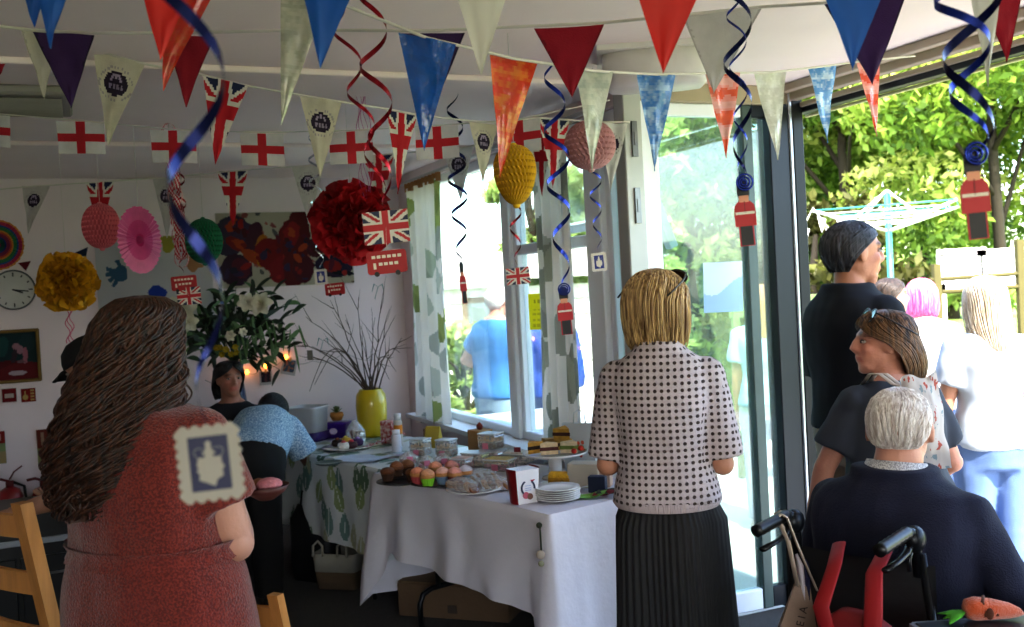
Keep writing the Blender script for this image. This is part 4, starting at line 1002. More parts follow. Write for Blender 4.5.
def plate(label, p, r, m=china, group=None, h=.016):
    th = thing('plate', label, 'plate', p, 0, group); mb = MB(); mb.lathe([(0.002, .003), (r*.6, .003), (r*.68, .006), (r, h), (r, h+.003), (r*.66, .009), (r*.6, .006), (.002, .006)][::-1], n=36, caps=False); mb.build('dish', m, th); return th
# cupcake: case, cake, icing
def cupcake(label, p, casec, cakec, ice=None, group=None, s=1.0, top=None):
    th = thing('cupcake', label, 'cupcake', p, random.random()*3, group); n = 40
    cm = mat('case_'+casec[1:], casec, .6); mb = MB()
    mb.loft([[V((r*s*(1+.05*(j % 2))*math.cos(2*PI*j/n), r*s*(1+.05*(j % 2))*math.sin(2*PI*j/n), z*s)) for j in range(n)] for r, z in ((.022, 0), (.031, .036))], True, smooth=False); mb.build('paper_case', cm, th)
    mb = MB(); mb.lathe([(.030*s, .034*s), (.035*s, .042*s), (.033*s, .052*s), (.022*s, .062*s), (.004*s, .066*s)], n=20, col=cakec); mb.build('sponge', food, th)
    if ice:
        mb = MB(); mb.lathe([(.030*s, .050*s), (.033*s, .056*s), (.026*s, .066*s), (.016*s, .073*s), (.004*s, .078*s)], n=20, col=ice); mb.build('icing', food, th)
    return th
g_choc = 'brown cupcakes on the black plate'
plate('black plate of brown cupcakes at the left end of the white table', W(401, 484), .115, blackpl)
for i, (x, y, lab) in enumerate(((388, 481, 'plain brown cupcake at the left rim of the black plate'), (397, 477, 'brown cupcake behind the left one on the black plate'), (413, 482, 'dark brown cupcake at the right of the black plate'), (408, 475, 'brown cupcake at the back of the black plate'))):
    cupcake(lab, W(x, y, TZ+.016), '#3c2416', '#5e3418', '#7a4a28' if i % 2 else None, g_choc, 1.0)
plate('white and black rimmed plate of cupcakes in bright cases', W(437, 485), .125, blackpl)
for x, y, cc, ic, lab in ((418, 484, '#b04a50', '#c88060', 'peach iced cupcake in a pink-red paper case'), (428, 486, '#7cb828', '#c8906c', 'peach iced cupcake in a lime green paper case'), (443, 484, '#6a7c94', '#d0a090', 'cupcake in a grey-blue paper case'), (455, 484, '#7c1c34', '#c8887c', 'cupcake in a dark maroon paper case'), (466, 482, '#5a7c8c', '#b8b0b8', 'cupcake in a teal-blue paper case'), (436, 478, '#c06a70', '#d89070', 'cupcake with peach icing behind the lime green case'), (452, 477, '#b8606c', '#d08c84', 'cupcake with pink icing at the back of the bright cases')):
    cupcake(lab, W(x, y, TZ+.014), cc, '#b07a48', ic, 'cupcakes in bright cases', 1.02)
# cookies in cellophane on a white plate
plate('white plate under cellophane bags of biscuits', W(474, 492), .125)
for k, (x, y, lab, sc) in enumerate(((462, 490, 'cellophane bag of golden biscuits at the left of the white plate', 1.0), (492, 488, 'cellophane bag of dark biscuits close to the red and white carton', .9), (480, 481, 'cellophane bag of biscuits tied at the back of the white plate', .9))):
    th = thing('biscuit_bag', lab, 'bag of biscuits', W(x, y, TZ+.016), .4*k-.7)
    for i in range(5):
        mb = MB(); mb.lathe([(.026, 0), (.029, .005), (.024, .010), (.005, .011)], V((-.07+.034*i, .008*(i % 2), .01)), 14, ['#a8703a', '#8c5a30', '#6a4028', '#b07c44', '#7a4c2c'][(i+2*k) % 5], R=Matrix.Rotation(.9, 3, 'Y')); mb.build('biscuit', food, th)
    mb = MB()
    def fn(u, v):
        a = 2*PI*u; r = 1-.75*max(0, (v-.6)/.4); zz = v*.06
        return V(((.085*r+.012*noise.noise(V((u*9, v*7, k))))*math.cos(a)*sc, (.045*r+.012*noise.noise(V((u*9, v*7, k+4))))*math.sin(a)*sc, zz))
    mb.grid(fn, 30, 12, smooth=False); mb.build('cellophane', cello, th)
# clear cake boxes
def cakebox(label, p, rz, w=.10, d=.09, h=.085, c1='#8a5a34', c2='#c8a070', gr=None, dark=False):
    th = thing('cake_box', label, 'cake box', p, rz, gr); mb = MB(); mb.box((0, 0, .02), (w*.86, d*.8, .03), col=c1); mb.box((0, 0, .05), (w*.84, d*.78, .022), col='#5a3420' if dark else c2); mb.box((0, 0, .0375), (w*.85, d*.79, .006), col='#dcd2c0'); mb.build('cake_slice', food, th)
    mb = MB(); mb.box((0, 0, h/2+.001), (w, d, h), bev=.01); mb.build('clear_box', clear, th)
    mb = MB(); mb.box((0, 0, h+.004), (w*.98, d*.98, .008), bev=.003); mb.build('lid', mat('lid_plastic', '#d8dade', .3, alpha=.75), th)
    mb = MB(); mb.box((0, -d/2-.002, .02), (.035, .002, .03)); mb.build('price_label', mat('pink_label', '#c87890', .6), th)
cakebox('clear box of layered cake on the left beside the curtain', W(421, 455), -.5)
cakebox('clear box of layered cake right of the first cake box', W(447, 456), -.55)
th0 = W(476, 466); cakebox('low clear box of pale cake under the stacked boxes', th0, -.5, .13, .10, .065, '#c8b090', '#d8c8b0')
cakebox('clear box of chocolate and sponge cake, topmost of its pile', W(492, 462)+V((0, 0, .070)), -.6, .11, .10, .075, '#4a2416', '#c09860')
cakebox('clear box of pink iced cakes below the topmost box', W(492, 463), -.55, .14, .11, .062, '#c08088', '#d0a0a8')
cakebox('clear box of pink and yellow cakes behind the biscuit bags', W(500, 470), -.5, .15, .10, .05, '#b87888', '#c8b070')
cakebox('small clear box of sweets between the cupcakes and stacked boxes', W(462, 469), -.6, .10, .08, .05, '#a86a70', '#d0b0a8')
cakebox('low clear cake tray at the window end below the cake stand', W(518, 463), -.5, .15, .10, .045, '#c0b0a0', '#d0c8c0')
for x, y, lab in ((409, 466, 'wrapped sweet bag with pink label behind the brown cupcakes'), (426, 470, 'wrapped sweet bag with pink and white label behind the bright cupcakes'), (443, 468, 'wrapped sweet bag left of the low pale cake box')):
    th = thing('sweet_bag', lab, 'bag of sweets', W(x, y), .3, 'wrapped sweet bags')
    mb = MB(); rr = random.Random(x)
    for i in range(9): mb.ell(((rr.random()-.5)*.07, (rr.random()-.5)*.04, .014+rr.random()*.02), .012, col=rr.choice(['#7a3a28', '#b05a68', '#5a2a1c', '#c8a080']))
    mb.build('sweets', food, th)
    mb = MB(); mb.grid(lambda u, v: V(((.05*(1-.7*max(0, v-.6)/.4))*math.cos(2*PI*u), .032*(1-.6*max(0, v-.6)/.4)*math.sin(2*PI*u)+.004*math.sin(u*40), v*.075)), 26, 8, smooth=False); mb.build('cellophane', cello, th)
    mb = MB(); mb.box((0, -.036, .04), (.03, .003, .026)); mb.build('price_label', mat('pink_label'), th)
# gift boxes on the sill side
def giftbox(label, p, rz, w, d, h, m, win_=None, knob=None, gable=False):
    th = thing('gift_box', label, 'box', p, rz); mb = MB()
    if gable: mb.loft([[V((sx*w/2, sy*d/2*k, z)) for sx, sy in ((-1, -1), (1, -1), (1, 1), (-1, 1))] for z, k in ((0, 1), (h*.3, .8), (h, .08))], True, smooth=False)
    else: mb.box((0, 0, h/2), (w, d, h), bev=.003)
    mb.build('carton', m, th)
    if win_: mb = MB(); mb.box((-w/2-.002, 0, h*.5), (.004, d*.75, h*.8)); mb.build('window_panel', win_, th)
    if knob: mb = MB(); mb.ell((0, 0, h+.015), (.022, .016, .02)); mb.tube([(-.02, 0, h+.02), (0, 0, h+.036), (.02, 0, h+.02)], .005, 6); mb.build('bow', knob, th)
giftbox('brown card box with a window side and red-brown bow on the sill', W(481, 452), -.9, .10, .10, .125, kraft, mat('acetate_dark', '#7c6a78', .2), mat('bow_brown', '#7a2e1c', .6))
giftbox('small tent-shaped yellow and brown box beside the left curtain', W(434, 447), -.4, .09, .075, .12, mat('mustard_card', '#b09a3c', .6), mat('brown_card', '#4a3428', .6), gable=True)
# popcorn style carton
p = W(524, 502); th = thing('card_carton', 'white carton with dark red sides and a ring emblem on the white cloth', 'carton', p, .48)
w, d, h = .054, .045, .140
mb = MB()
def carton(u, v):
    return None
rings = []
for z, k in ((0, .80), (h*.3, .88), (h*.7, .96), (h, 1.0)): rings.append([V((sx*w*k, sy*d*k, z)) for sx, sy in ((-1, -1), (1, -1), (1, 1), (-1, 1))])
mb.loft(rings, True, smooth=False); mb.build('white_panel', mat('gloss_card', '#d8d4d8', .35), th)
for sg in (-1, 1):
    mb = MB(); mb.grid(lambda u, v: V((sg*(w*(.80+.2*v)+.002+.010*math.sin(PI*u)), (u-.5)*2*d*(.8+.2*v)*1.02, v*h+(.004 if v else 0))), 10, 8); mb.build('red_side', mat('dark_red_card', '#7c1014', .4), th)
mb = MB(); X = V((1, 0, 0)); Z = V((0, .05, 1)).normalized()
def emb(poly, c, t=.0012): mb.prism(poly, (0, -d*.93-.001, h*.5), X, Z, t, c)
for a0, a1, c in ((-.2, 1.0, '#1a1c40'), (2.0, 4.6, '#1a1c40')):
    arc = [(.034*math.cos(a), .034*math.sin(a)-.005) for a in [a0+(a1-a0)*i/14 for i in range(15)]]+[(.026*math.cos(a), .026*math.sin(a)-.005) for a in [a1-(a1-a0)*i/14 for i in range(15)]]
    emb(arc, c)
emb(circ(.022, .034, .014), '#9c1428', .0016); emb(circ(-.012, -.034, .014), '#a84a5c', .0016); emb(circ(.006, -.04, .013), '#6a4030', .002)
emb([(-.028, .066), (.03, .066), (.03, .058), (-.028, .058)], '#c08098'); emb([(-.036, .052), (.034, .052), (.034, .049), (-.036, .049)], '#a0a0b0')
for z in (.004, -.006, -.014): emb([(-.014, z+.002), (.014, z+.002), (.014, z-.001), (-.014, z-.001)], '#9aa0c0')
mb.build('ring_emblem', cardp, th)
# plate stack, single slices, cake stand
base = W(558, 500); 
for i in range(6):
    plate('white side plate in the stack on the near end of the white table', base+V((.002*math.sin(i*2), .002*math.cos(i), .0085*i)), .094, china, 'stacked white plates on the white table', .012)
plate('white plate carrying the yellow loaf cake behind the plate stack', W(566, 488), .12)
th = thing('loaf_cake', 'yellow iced loaf cake on the white plate', 'cake', W(561, 484, TZ+.016), -.35)
mb = MB(); mb.loft([[V((x, y*k, z*k2)) for y, z in ((-.032, 0), (.032, 0), (.033, .03), (.022, .048), (0, .053), (-.022, .048), (-.033, .03))] for x, k, k2 in ((-.05, .9, .9), (-.045, 1, 1), (.045, 1, 1), (.05, .9, .9))], True, '#b88420'); mb.build('sponge', food, th)
mb = MB(); mb.grid(lambda u, v: V(((u-.5)*.094, .034*math.cos(PI*v), .034+.022*math.sin(PI*v))), 10, 8, None, '#d8a82c'); mb.build('icing', food, th)
p = W(556, 478); th = thing('cake_stand', 'white pedestal cake stand loaded with pastries and sandwiches', 'cake stand', p)
SH = .115
mb = MB(); mb.lathe([(.065, 0), (.062, .008), (.034, .016), (.030, .05), (.034, SH-.02), (.06, SH-.008)], n=28); mb.build('pedestal', china, th)
mb = MB(); mb.lathe([(.05, SH-.010), (.145, SH-.002), (.150, SH+.008), (.146, SH+.008), (.14, SH+.002), (.01, SH)], n=40); mb.build('top_plate', china, th)
def sandwich(lab, x, y, z, rz, c, f, tilt=0):
    t2 = thing('sandwich', lab, 'sandwich', p+V((x, y, z)), rz, 'pastries on the cake stand'); R = Matrix.Rotation(tilt, 3, 'X'); k = MB()
    k.prism([(-.04, -.026), (.04, -.026), (.0, .034)], R @ V((0, 0, .012)), R @ V((1, 0, 0)), R @ V((0, 1, 0)), .009, c); k.prism([(-.04, -.026), (.04, -.026), (.0, .034)], R @ V((0, 0, .046)), R @ V((1, 0, 0)), R @ V((0, 1, 0)), .009, c); k.build('bread', food, t2)
    k = MB(); k.prism([(-.043, -.028), (.043, -.028), (.0, .037)], R @ V((0, 0, .029)), R @ V((1, 0, 0)), R @ V((0, 1, 0)), .008, f); k.build('filling', food, t2)
Z0 = SH+.008
sandwich('golden pastry wedge at the left of the cake stand', -.10, -.02, Z0, .5, '#c09038', '#2c1c14')
sandwich('pale sandwich wedge at front centre of the cake stand', -.03, -.07, Z0, .1, '#d0b890', '#5a2a24')
sandwich('pale sandwich at front right of the cake stand, red tomato in it', .07, -.06, Z0, -.3, '#d0c0a0', '#6a7a34')
sandwich('brown sandwich wedge at the back of the cake stand', -.03, .05, Z0, .9, '#b88c50', '#2a3418')
sandwich('golden crusted slice piled highest on the cake stand', .045, .0, Z0+.057, -.4, '#b48a34', '#3a1a14', .12)
sandwich('toasted slice under the highest piece on the cake stand', .05, .03, Z0, -.2, '#b89048', '#402018')
for dx, dy, lab in ((.085, -.09, 'cherry tomato at the right front of the cake stand'), (.12, -.02, 'cherry tomato by the right rim of the cake stand')):
    k = MB(); k.ell(p+V((dx, dy, Z0+.013)), .013, col='#b82a1c'); k.build('cherry_tomato', food, label=lab, cat='tomato')
giftbox('cream rectangular box under the right rim of the cake stand', W(586, 486), -.35, .14, .09, .105, mat('cream_card', '#b8b0a0', .6))
giftbox('pale peach box close to the crochet cardigan', W(604, 486), -.3, .07, .06, .10, mat('peach_card', '#c0a490', .6))
giftbox('small dark blue box standing beside the cream box', W(598, 492), -.3, .075, .045, .07, mat('navy_card', '#16203c', .5))
nap = mat('green_napkin', '#7aa05c', .8)
th = thing('napkin_pile', 'folded lime green and red napkins beside the plate stack', 'napkins', W(592, 497), -.2)
for i, (c_, dx, w_) in enumerate((('#7fae52', 0, .12), ('#8a1c28', .05, .09), ('#28301c', .07, .10))):
    k = MB(); k.grid(lambda u, v: V(((u-.5)*w_+dx, (v-.5)*.10+dx*.3, .004+.007*i+.035*max(0, u-.45)*(1-i*.3)+.003*math.sin(u*7+v*4))), 10, 8); k.build('napkin', mat('napkin_'+c_[1:], c_, .8), th)
p = W(583, 474); th = thing('gift_bag', 'white gift bag with a green and red flower motif behind the cake stand', 'gift bag', p, -.45); w, d, h = .17, .07, .24
mb = MB(); mb.loft([[V((sx*w/2*k, sy*d/2*k2, z)) for sx, sy in ((-1, -1), (1, -1), (1, 1), (-1, 1))] for z, k, k2 in ((0, .85, 1), (h*.5, .95, .8), (h, 1.05, .35))], True, smooth=False); mb.build('bag_body', mat('paper_bag_white', '#c4ccd2', .6, trans=.1), th)
mb = MB(); rr = random.Random(2)
for i in range(16): a = rr.random()*6.28; q = rr.random()*.022; mb.ell((.01+q*math.cos(a), -d*.40-.004+.0, h*.52+q*1.6*math.sin(a)), (.008, .002, .010), col=rr.choice(['#3c6a30', '#5a8a3c', '#b03428', '#c85a3a', '#2c5028']))
mb.build('flower_motif', cardp, th)
mb = MB(); mb.tube([(-.03, -.012, h), (-.025, -.012, h+.05), (0, -.012, h+.065), (.025, -.012, h+.05), (.03, -.012, h)], .003, 6); mb.build('handle', mat('cord_white', '#c8c8c8', .7), th)
k = MB(); k.box(W(518, 464)+V((0, 0, .07)), (.035, .003, .03), rotz(-.3)); k.tube([W(518, 464), W(518, 464)+V((0, 0, .08))], .002, 5); k.build('flag_pick', mat('red_check', '#8c2c34', .6), label='tiny red card flag on a stick left of the cake stand', cat='flag')
# ---- back table: tub, boxes, vase with twigs
def L(px, py): return atz(px, py, TZ+.006)
p = L(310, 440); th = thing('plastic_tub', 'translucent white plastic tub with purple base on the leaf-print cloth', 'tub', p, -.4)
mb = MB(); mb.loft([poly for poly in [[V((x*k, y*k, z)) for x, y in poly_round(.105, .09, .03)] for z, k in ((.0, .98), (.055, 1.0))]], True); mb.build('purple_base', mat('purple_plastic', '#2c1a5a', .35), th)
mb = MB(); R_ = [[V((x*k, y*k, z)) for x, y in poly_round(.10, .088, .03)] for z, k in ((.055, .92), (.20, 1.0), (.205, 1.07), (.215, 1.07), (.215, 1.0), (.06, .90))]; mb.loft(R_, True); mb.build('tub_body', mat('milky_plastic', '#c8ccd4', .3, alpha=.8), th)
mb = MB(); mb.loft([[V((x*k, y*k, z)) for x, y in poly_round(.085, .07, .03)] for z, k in ((.06, 1), (.09, 1))], True); mb.build('contents', mat('pink_contents', '#b89aa4', .7), th)
p = L(339, 437); th = thing('sweet_tub', 'purple sweet tub with pale label behind the plastic tub', 'tub', p, -.3)
mb = MB(); mb.loft([[V((x*k, y*k, z)) for x, y in poly_round(.072, .055, .02)] for z, k in ((0, .88), (.085, 1), (.088, 1.06), (.10, 1.06))], True); mb.build('tub_body', mat('violet_plastic', '#3a1a80', .3), th)
mb = MB(); mb.ell((-.01, -.056, .045), (.03, .004, .02)); mb.build('paper_label', mat('label_pale', '#b8a8c8', .6), th)
p = L(338, 437)+V((0, 0, .108)); th = thing('small_potted_plant', 'small plant in an orange pot standing on the purple sweet tub', 'plant', p)
mb = MB(); mb.lathe([(.03, 0), (.045, .03), (.04, .05), (.02, .05)], n=18); mb.build('pot', mat('orange_pot', '#9c6a30', .6), th)
mb = MB(); rr = random.Random(6)
for i in range(22):
    a = rr.random()*6.28; e = rr.uniform(.5, 1.4); q = V((math.cos(a)*math.cos(e), math.sin(a)*math.cos(e), math.sin(e)))*.055; mb.tube([V((0, 0, .045)), V((0, 0, .045))+q*.6, V((0, 0, .04))+q], [.003, .008, .001], 5, flat=.3)
mb.build('leaves', mat('plant_green', '#4a5a2a', .6), th)
p = L(373, 436); th = thing('twig_vase', 'tall yellow vase of bare twigs in the back corner', 'vase', p)
mb = MB(); mb.lathe([(.075, 0), (.088, .02), (.095, .12), (.098, .20), (.092, .265), (.075, .29), (.072, .30), (.066, .30), (.07, .28), (.085, .25)], n=32); mb.build('vase_body', mat('yellow_glaze', '#b09a14', .3, coat=.4), th)
twm = mat('twig_bark', '#4a3c34', .8)
mb = MB(); rr = random.Random(21); mb2 = MB()
def branch(a, b, bend_, r0, depth):
    L_ = (b-a).length; pts = [a.lerp(b, i/8)+V((0, 0, bend_*math.sin(PI*i/8)))+V((rr.uniform(-1, 1), 0, rr.uniform(-1, 1)))*L_*.012 for i in range(9)]
    mb.tube(pts, [r0*(1-.75*i/8) for i in range(9)], 5)
    if depth: 
        for i in range(rr.randint(2, 3)):
            k_ = rr.randint(3, 7); d_ = (pts[min(8, k_+1)]-pts[k_-1]).normalized(); q = pts[k_]+(d_*rr.uniform(.6, 1)+V((rr.uniform(-.7, .7), rr.uniform(-.4, .4), rr.uniform(-.3, .7))))*L_*.28; branch(pts[k_], q, 0, r0*.5, depth-1)
    return pts
def vp(px, py, d=6.35): return at(px, py, d)-p
v0 = V((0, 0, .24))
for tx, ty, bd in ((358, 298, 0), (305, 318, .10), (288, 345, .10), (312, 347, .06), (315, 385, .26), (309, 392, .30), (330, 300, .05), (384, 286, 0), (389, 308, .03), (402, 338, .05), (400, 352, .13), (389, 380, .16), (345, 320, .03), (375, 318, 0), (323, 340, .04), (296, 356, .08), (361, 326, .02), (396, 372, .18)):
    branch(v0+V((rr.uniform(-.04, .04), rr.uniform(-.03, .03), 0)), vp(tx, ty, 6.35+rr.uniform(-.15, .15)), bd, .0055, 1)
mb.build('twigs', twm, th)
for x, y in ((323, 341), (378, 287)):
    mb = MB()
    for sg in (-1, 1): mb.tube([vp(x, y), vp(x+4*sg, y-3), vp(x+6*sg, y+5)], [.004, .012, .003], 6, flat=.3)
    mb.tube([vp(x, y), vp(x-3, y+12)], .006, 5, flat=.3); mb.build('ribbon_bow', mat('teal_ribbon', '#14706a', .4), th)
mb = MB(); mb.box(vp(310, 355), (.035, .003, .06)); mb.build('hanging_tag', mat('tag_grey', '#6a665e', .7), th)
# other things on the back table
p = L(356, 441); th = thing('cellophane_basket', 'small cellophane-wrapped parcel in front of the yellow vase', 'parcel', p)
mb = MB(); mb.grid(lambda u, v: V(((.06*(1-.8*max(0, v-.5)/.5)+.012*noise.noise(V((u*8, v*6, 2))))*math.cos(2*PI*u), .05*(1-.8*max(0, v-.5)/.5)*math.sin(2*PI*u), v*.13)), 26, 10, smooth=False); mb.build('wrap', cello, th)
mb = MB(); rr = random.Random(3)
for i in range(14): mb.ell((rr.uniform(-.035, .035), rr.uniform(-.03, .03), rr.uniform(.015, .06)), .014, col=rr.choice(['#6a4a34', '#8a7060', '#b0a090', '#7a3a34']))
mb.build('contents', food, th)
p = L(389, 443); giftbox('red and white patterned tall carton left of the tall bottle', p, -.5, .085, .05, .135, mat('red_pattern_card', '#a03a3a', .6, speck='#c8b0ac', sscale=40))
def bottle(lab, p, r, h, body, band=None, cap='#c8c8cc'):
    th = thing('bottle', lab, 'bottle', p); mb = MB(); mb.lathe([(r*.95, 0), (r, .006), (r, h*.72), (r*.8, h*.8), (r*.5, h*.84)], n=20); mb.build('bottle_body', mat('b_'+body[1:], body, .35), th)
    mb = MB(); mb.lathe([(r*.8, h*.80), (r*.82, h), (r*.3, h*1.01)], n=18); mb.build('cap', mat('b_'+cap[1:], cap, .4), th)
    if band: mb = MB(); mb.lathe([(r*1.02, h*.38), (r*1.02, h*.66)], n=20, caps=False); mb.build('paper_label', mat('b_'+band[1:], band, .5), th)
bottle('tall white bottle with an orange label on the leaf-print cloth', L(399, 446), .026, .19, '#b8b0a8', '#c87a14', '#d0d0d4')
bottle('short plain white bottle in front of the orange-labelled bottle', L(397, 452), .028, .125, '#c4c4d0', None, '#d4d4dc')
plate('large white plate of party cakes on the leaf-print cloth', L(348, 449), .15)
rr = random.Random(9)
for i, (x, y) in enumerate(((338, 448), (346, 446), (352, 450), (358, 447), (344, 451))):
    k = thing('party_cake', ['dark chocolate cake at the left of the party plate', 'yellow topped cake at the back of the party plate', 'dark cake with a small flag on the party plate', 'purple wrapped cake at the right of the party plate', 'white iced bun at the front of the party plate'][i], 'cake', L(x, y)+V((0, 0, .012)), i)
    m_ = MB(); m_.lathe([(.03, 0), (.036, .02), (.03, .035), (.005, .04)], n=16, col=['#2c1a14', '#b8942c', '#3a1c20', '#4a3060', '#c8c4bc'][i]); m_.build('sponge', food, k)
    m_ = MB(); m_.ell((0, 0, .04), (.014, .014, .01), col=['#6a3a20', '#c8b850', '#c04050', '#8a6aa0', '#b8484c'][i]); m_.build('topping', food, k)
k = MB(); c = L(362, 459); k.grid(lambda u, v: c+rotz(-.5) @ V(((u-.5)*.30, (v-.5)*.2, .004+.02*max(0, u-.7)+.006*noise.noise(V((u*4, v*4, 1))))), 16, 12); k.build('paper_sheet', mat('blue_white_paper', '#c0c8d8', .7), label='large sheet of white paper lying at the front of the leaf-print cloth', cat='paper')
k = MB(); c = L(404, 456); k.grid(lambda u, v: c+rotz(-.9) @ V(((u-.5)*.13, (v-.5)*.09, .004+.004*math.sin(u*4))), 8, 8); k.build('paper_napkin', mat('lilac_paper', '#b8a8c0', .7), label='lilac paper napkin in front of the short white bottle', cat='napkin')
k = MB(); c = L(385, 447); k.grid(lambda u, v: c+rotz(.5) @ V(((u-.5)*.26, (v-.5)*.05, .015+.05*u+.012*noise.noise(V((u*9, v*5, 1))))), 26, 10, lambda u, v: '#b03444' if (int(u*26)+int(v*10)) % 2 else '#c8b8bc'); k.build('gingham_bag', mat('paper_paint'), label='crumpled red and white checked bag left of the bottles', cat='bag')
k = MB(); c = L(352, 462); k.lathe([(.06, 0), (.075, .012), (.07, .012), (.055, .004)], c+V((-.12, -.03, 0)), 24); k.build('dark_saucer', mat('slate_plate', '#4a5a5c', .3), label='shallow dark dish at the left front of the leaf-print cloth', cat='dish')
# under the tables
p = atz(449, 617, 0); th = thing('cardboard_box', 'low brown cardboard box on the floor under the white table', 'cardboard box', V((p.x+.08, p.y+.12, 0)), -.35)
cb = mat('corrugated_card', '#5e4834', .8, bump=.2, bscale=60)
mb = MB(); mb.box((0, 0, .085), (.60, .34, .17), bev=.004); mb.build('carton', cb, th)
mb = MB(); mb.box((0, -.01, .173), (.60, .30, .006)); mb.build('flap', mat('card_light', '#6e563e', .8), th)
mb = MB(); mb.box((0, -.171, .05), (.05, .003, .04)); mb.build('printed_mark', mat('dark_print', '#3a2e26', .7), th)
p = atz(343, 585, 0); p = V((p.x, p.y, 0)); th = thing('storage_basket', 'cream and wicker storage basket with loop handles on the floor', 'basket', p, -.3)
mb = MB(); mb.loft([[V((x*k, y*k, z)) for x, y in poly_round(.13, .10, .03)] for z, k in ((0, .9), (.10, 1.0))], True); mb.build('wicker_lower', mat('wicker', '#6a5640', .8, bump=.9, bscale=120, stretch=(1, 1, 3)), th)
mb = MB(); mb.loft([[V((x*k, y*k, z)) for x, y in poly_round(.13, .10, .03)] for z, k in ((.10, 1.005), (.20, 1.05), (.205, 1.0), (.12, .95))], True); mb.build('canvas_upper', mat('canvas', '#9c988c', .9, bump=.3, bscale=200), th)
for x in (-.09, .06): mb = MB(); mb.tube([(x-.03, -.11, .19), (x-.028, -.105, .25), (x, -.10, .275), (x+.028, -.105, .25), (x+.03, -.11, .19)], .007, 6); mb.build('handle', mat('canvas'), th)
p = atz(316, 590, 0); p = V((p.x-.02, p.y+.25, 0)); th = thing('black_bag', 'large black holdall on the floor beneath the leaf-print cloth', 'bag', p, -.5)
mb = MB(); mb.loft([[V((x*k, y*k, z)) for x, y in poly_round(.15, .10, .05)] for z, k in ((0, .95), (.1, 1.05), (.35, 1.0), (.44, .7))], True); mb.build('bag_body', mat('black_nylon', '#0e0f12', .6, bump=.4, bscale=14), th)
for y in (-.06, .06): mb = MB(); mb.tube([(-.07, y, .42), (-.05, y, .52), (.05, y, .52), (.07, y, .42)], .009, 6); mb.build('handle', mat('black_nylon'), th)
k = MB(); c = atz(464, 612, 0); k.grid(lambda u, v: c+V(((u-.5)*.12, (v-.5)*.05, .02+.02*math.sin(u*9)+.012*math.sin(v*7))), 12, 8); k.build('green_wrapper', mat('green_foil', '#3a8a5c', .25, .5), label='crumpled shiny green wrapper on the floor under the white table', cat='wrapper')
p = W0+TU*1.385-TV*.012; k = thing('rose_clip', 'small faded rose decoration pinned to the near corner of the white cloth', 'decoration', p+V((0, 0, .52)))
m_ = MB(); m_.tube([p+TU*.012-TV*.03+V((0, 0, z)) for z in (.72, .66, .60)], .004, 6); m_.build('stem', mat('stem_dark', '#2a3420', .7), k, True)
for z, c_, r_ in ((.715, '#20281a', .012), (.60, '#a89a8c', .018), (.565, '#8c8a70', .012)):
    m_ = MB(); m_.ell(p+TU*.012-TV*.034+V((0, 0, z)), (r_, r_*.6, r_)); m_.build('petal_head', mat('rose_'+c_[1:], c_, .7), k, True)
# ================================================================== foreground furniture and figures
pine = mat('pine_wood', '#b07a40', .5, bump=.15, bscale=30, var=.16, vscale=5, stretch=(8, 8, .8))
def ladder_chair(label, loc, rz, hb, w=.42, pw=.045, nr=3):
    th = thing('wooden_chair', label, 'chair', loc, rz); d = .40; sh = .45
    rec = .10
    def bp(z): return -d/2-rec*max(0, (z-sh))/(hb-sh)*hb
    for sx in (-1, 1):
        x = sx*(w/2-pw/2)
        mb = MB(); pts = [(x, -d/2, 0), (x, -d/2, sh*.6), (x, bp(sh), sh), (x, bp((sh+hb)/2), (sh+hb)/2), (x, bp(hb), hb)]
        mb.loft([[V((px_+ax*pw/2, y+ay*pw*.4, z)) for ax, ay in ((-1, -1), (1, -1), (1, 1), (-1, 1))] for px_, y, z in pts], True, smooth=False); mb.build('back_post', pine, th)
        mb = MB(); mb.box((x, d/2-pw/2, sh/2), (pw*.9, pw*.9, sh), bev=.004); mb.build('leg', pine, th)
    mb = MB(); mb.box((0, 0, sh+.012), (w, d+.02, .025), bev=.008); mb.build('seat', pine, th)
    zs = [hb-.075-(hb-sh-.1)*i/nr for i in range(nr)]
    for z in zs:
        mb = MB(); mb.grid(lambda u, v: V(((u-.5)*(w-pw), bp(z)+.012-.012*math.sin(PI*u), z+(v-.5)*.065)), 10, 2); mb.grid(lambda u, v: V(((u-.5)*(w-pw), bp(z)-.008-.012*math.sin(PI*u), z+(v-.5)*.065)), 10, 2); mb.box((0, bp(z)-.006, z), (w-pw, .012, .062), bev=.003); mb.build('back_rail', pine, th)
    for z, y in ((.18, d/2-pw/2), (.22, -d/2)):
        mb = MB(); mb.box((0, y, z), (w-pw, .02, .03), bev=.004); mb.build('stretcher', pine, th)
    return th
ch = at(27, 500, 2.95); ladder_chair('tall pale pine ladder-back chair at the lower left edge', V((ch.x+.02, ch.y+.32, 0)), yaw_of(.55, .83), ch.z, .42, .05)
ch = at(283, 590, 2.75); ladder_chair('low pine chair with only its top corner showing behind the rust-red dress', V((ch.x-.05, ch.y+.30, 0)), yaw_of(.45, .9), ch.z, .40, .035, 2)
blk = mat('black_lacquer', '#0d0e10', .35)
c = atz(18, 560, .35); th = thing('black_cabinet', 'low black cabinet with a pale strip behind the tall pine chair', 'cabinet', V((at(20, 540, 4.7).x, 4.7, 0)), TH)
mb = MB(); mb.box((0, 0, .37), (.75, .40, .74), bev=.008); mb.build('carcass', blk, th)
mb = MB(); mb.box((0, -.21, .60), (.70, .02, .025)); mb.build('pale_strip', mat('pale_strip', '#8a8c8e', .4), th)
for x in (-.18, .18): mb = MB(); mb.box((x, -.205, .28), (.34, .02, .50), bev=.004); d_ = mb.build('door', blk, th); m2 = MB(); m2.tube([(x-.05, -.225, .45), (x+.05, -.225, .45)], .006, 6); m2.build('handle', mat('steel'), d_)
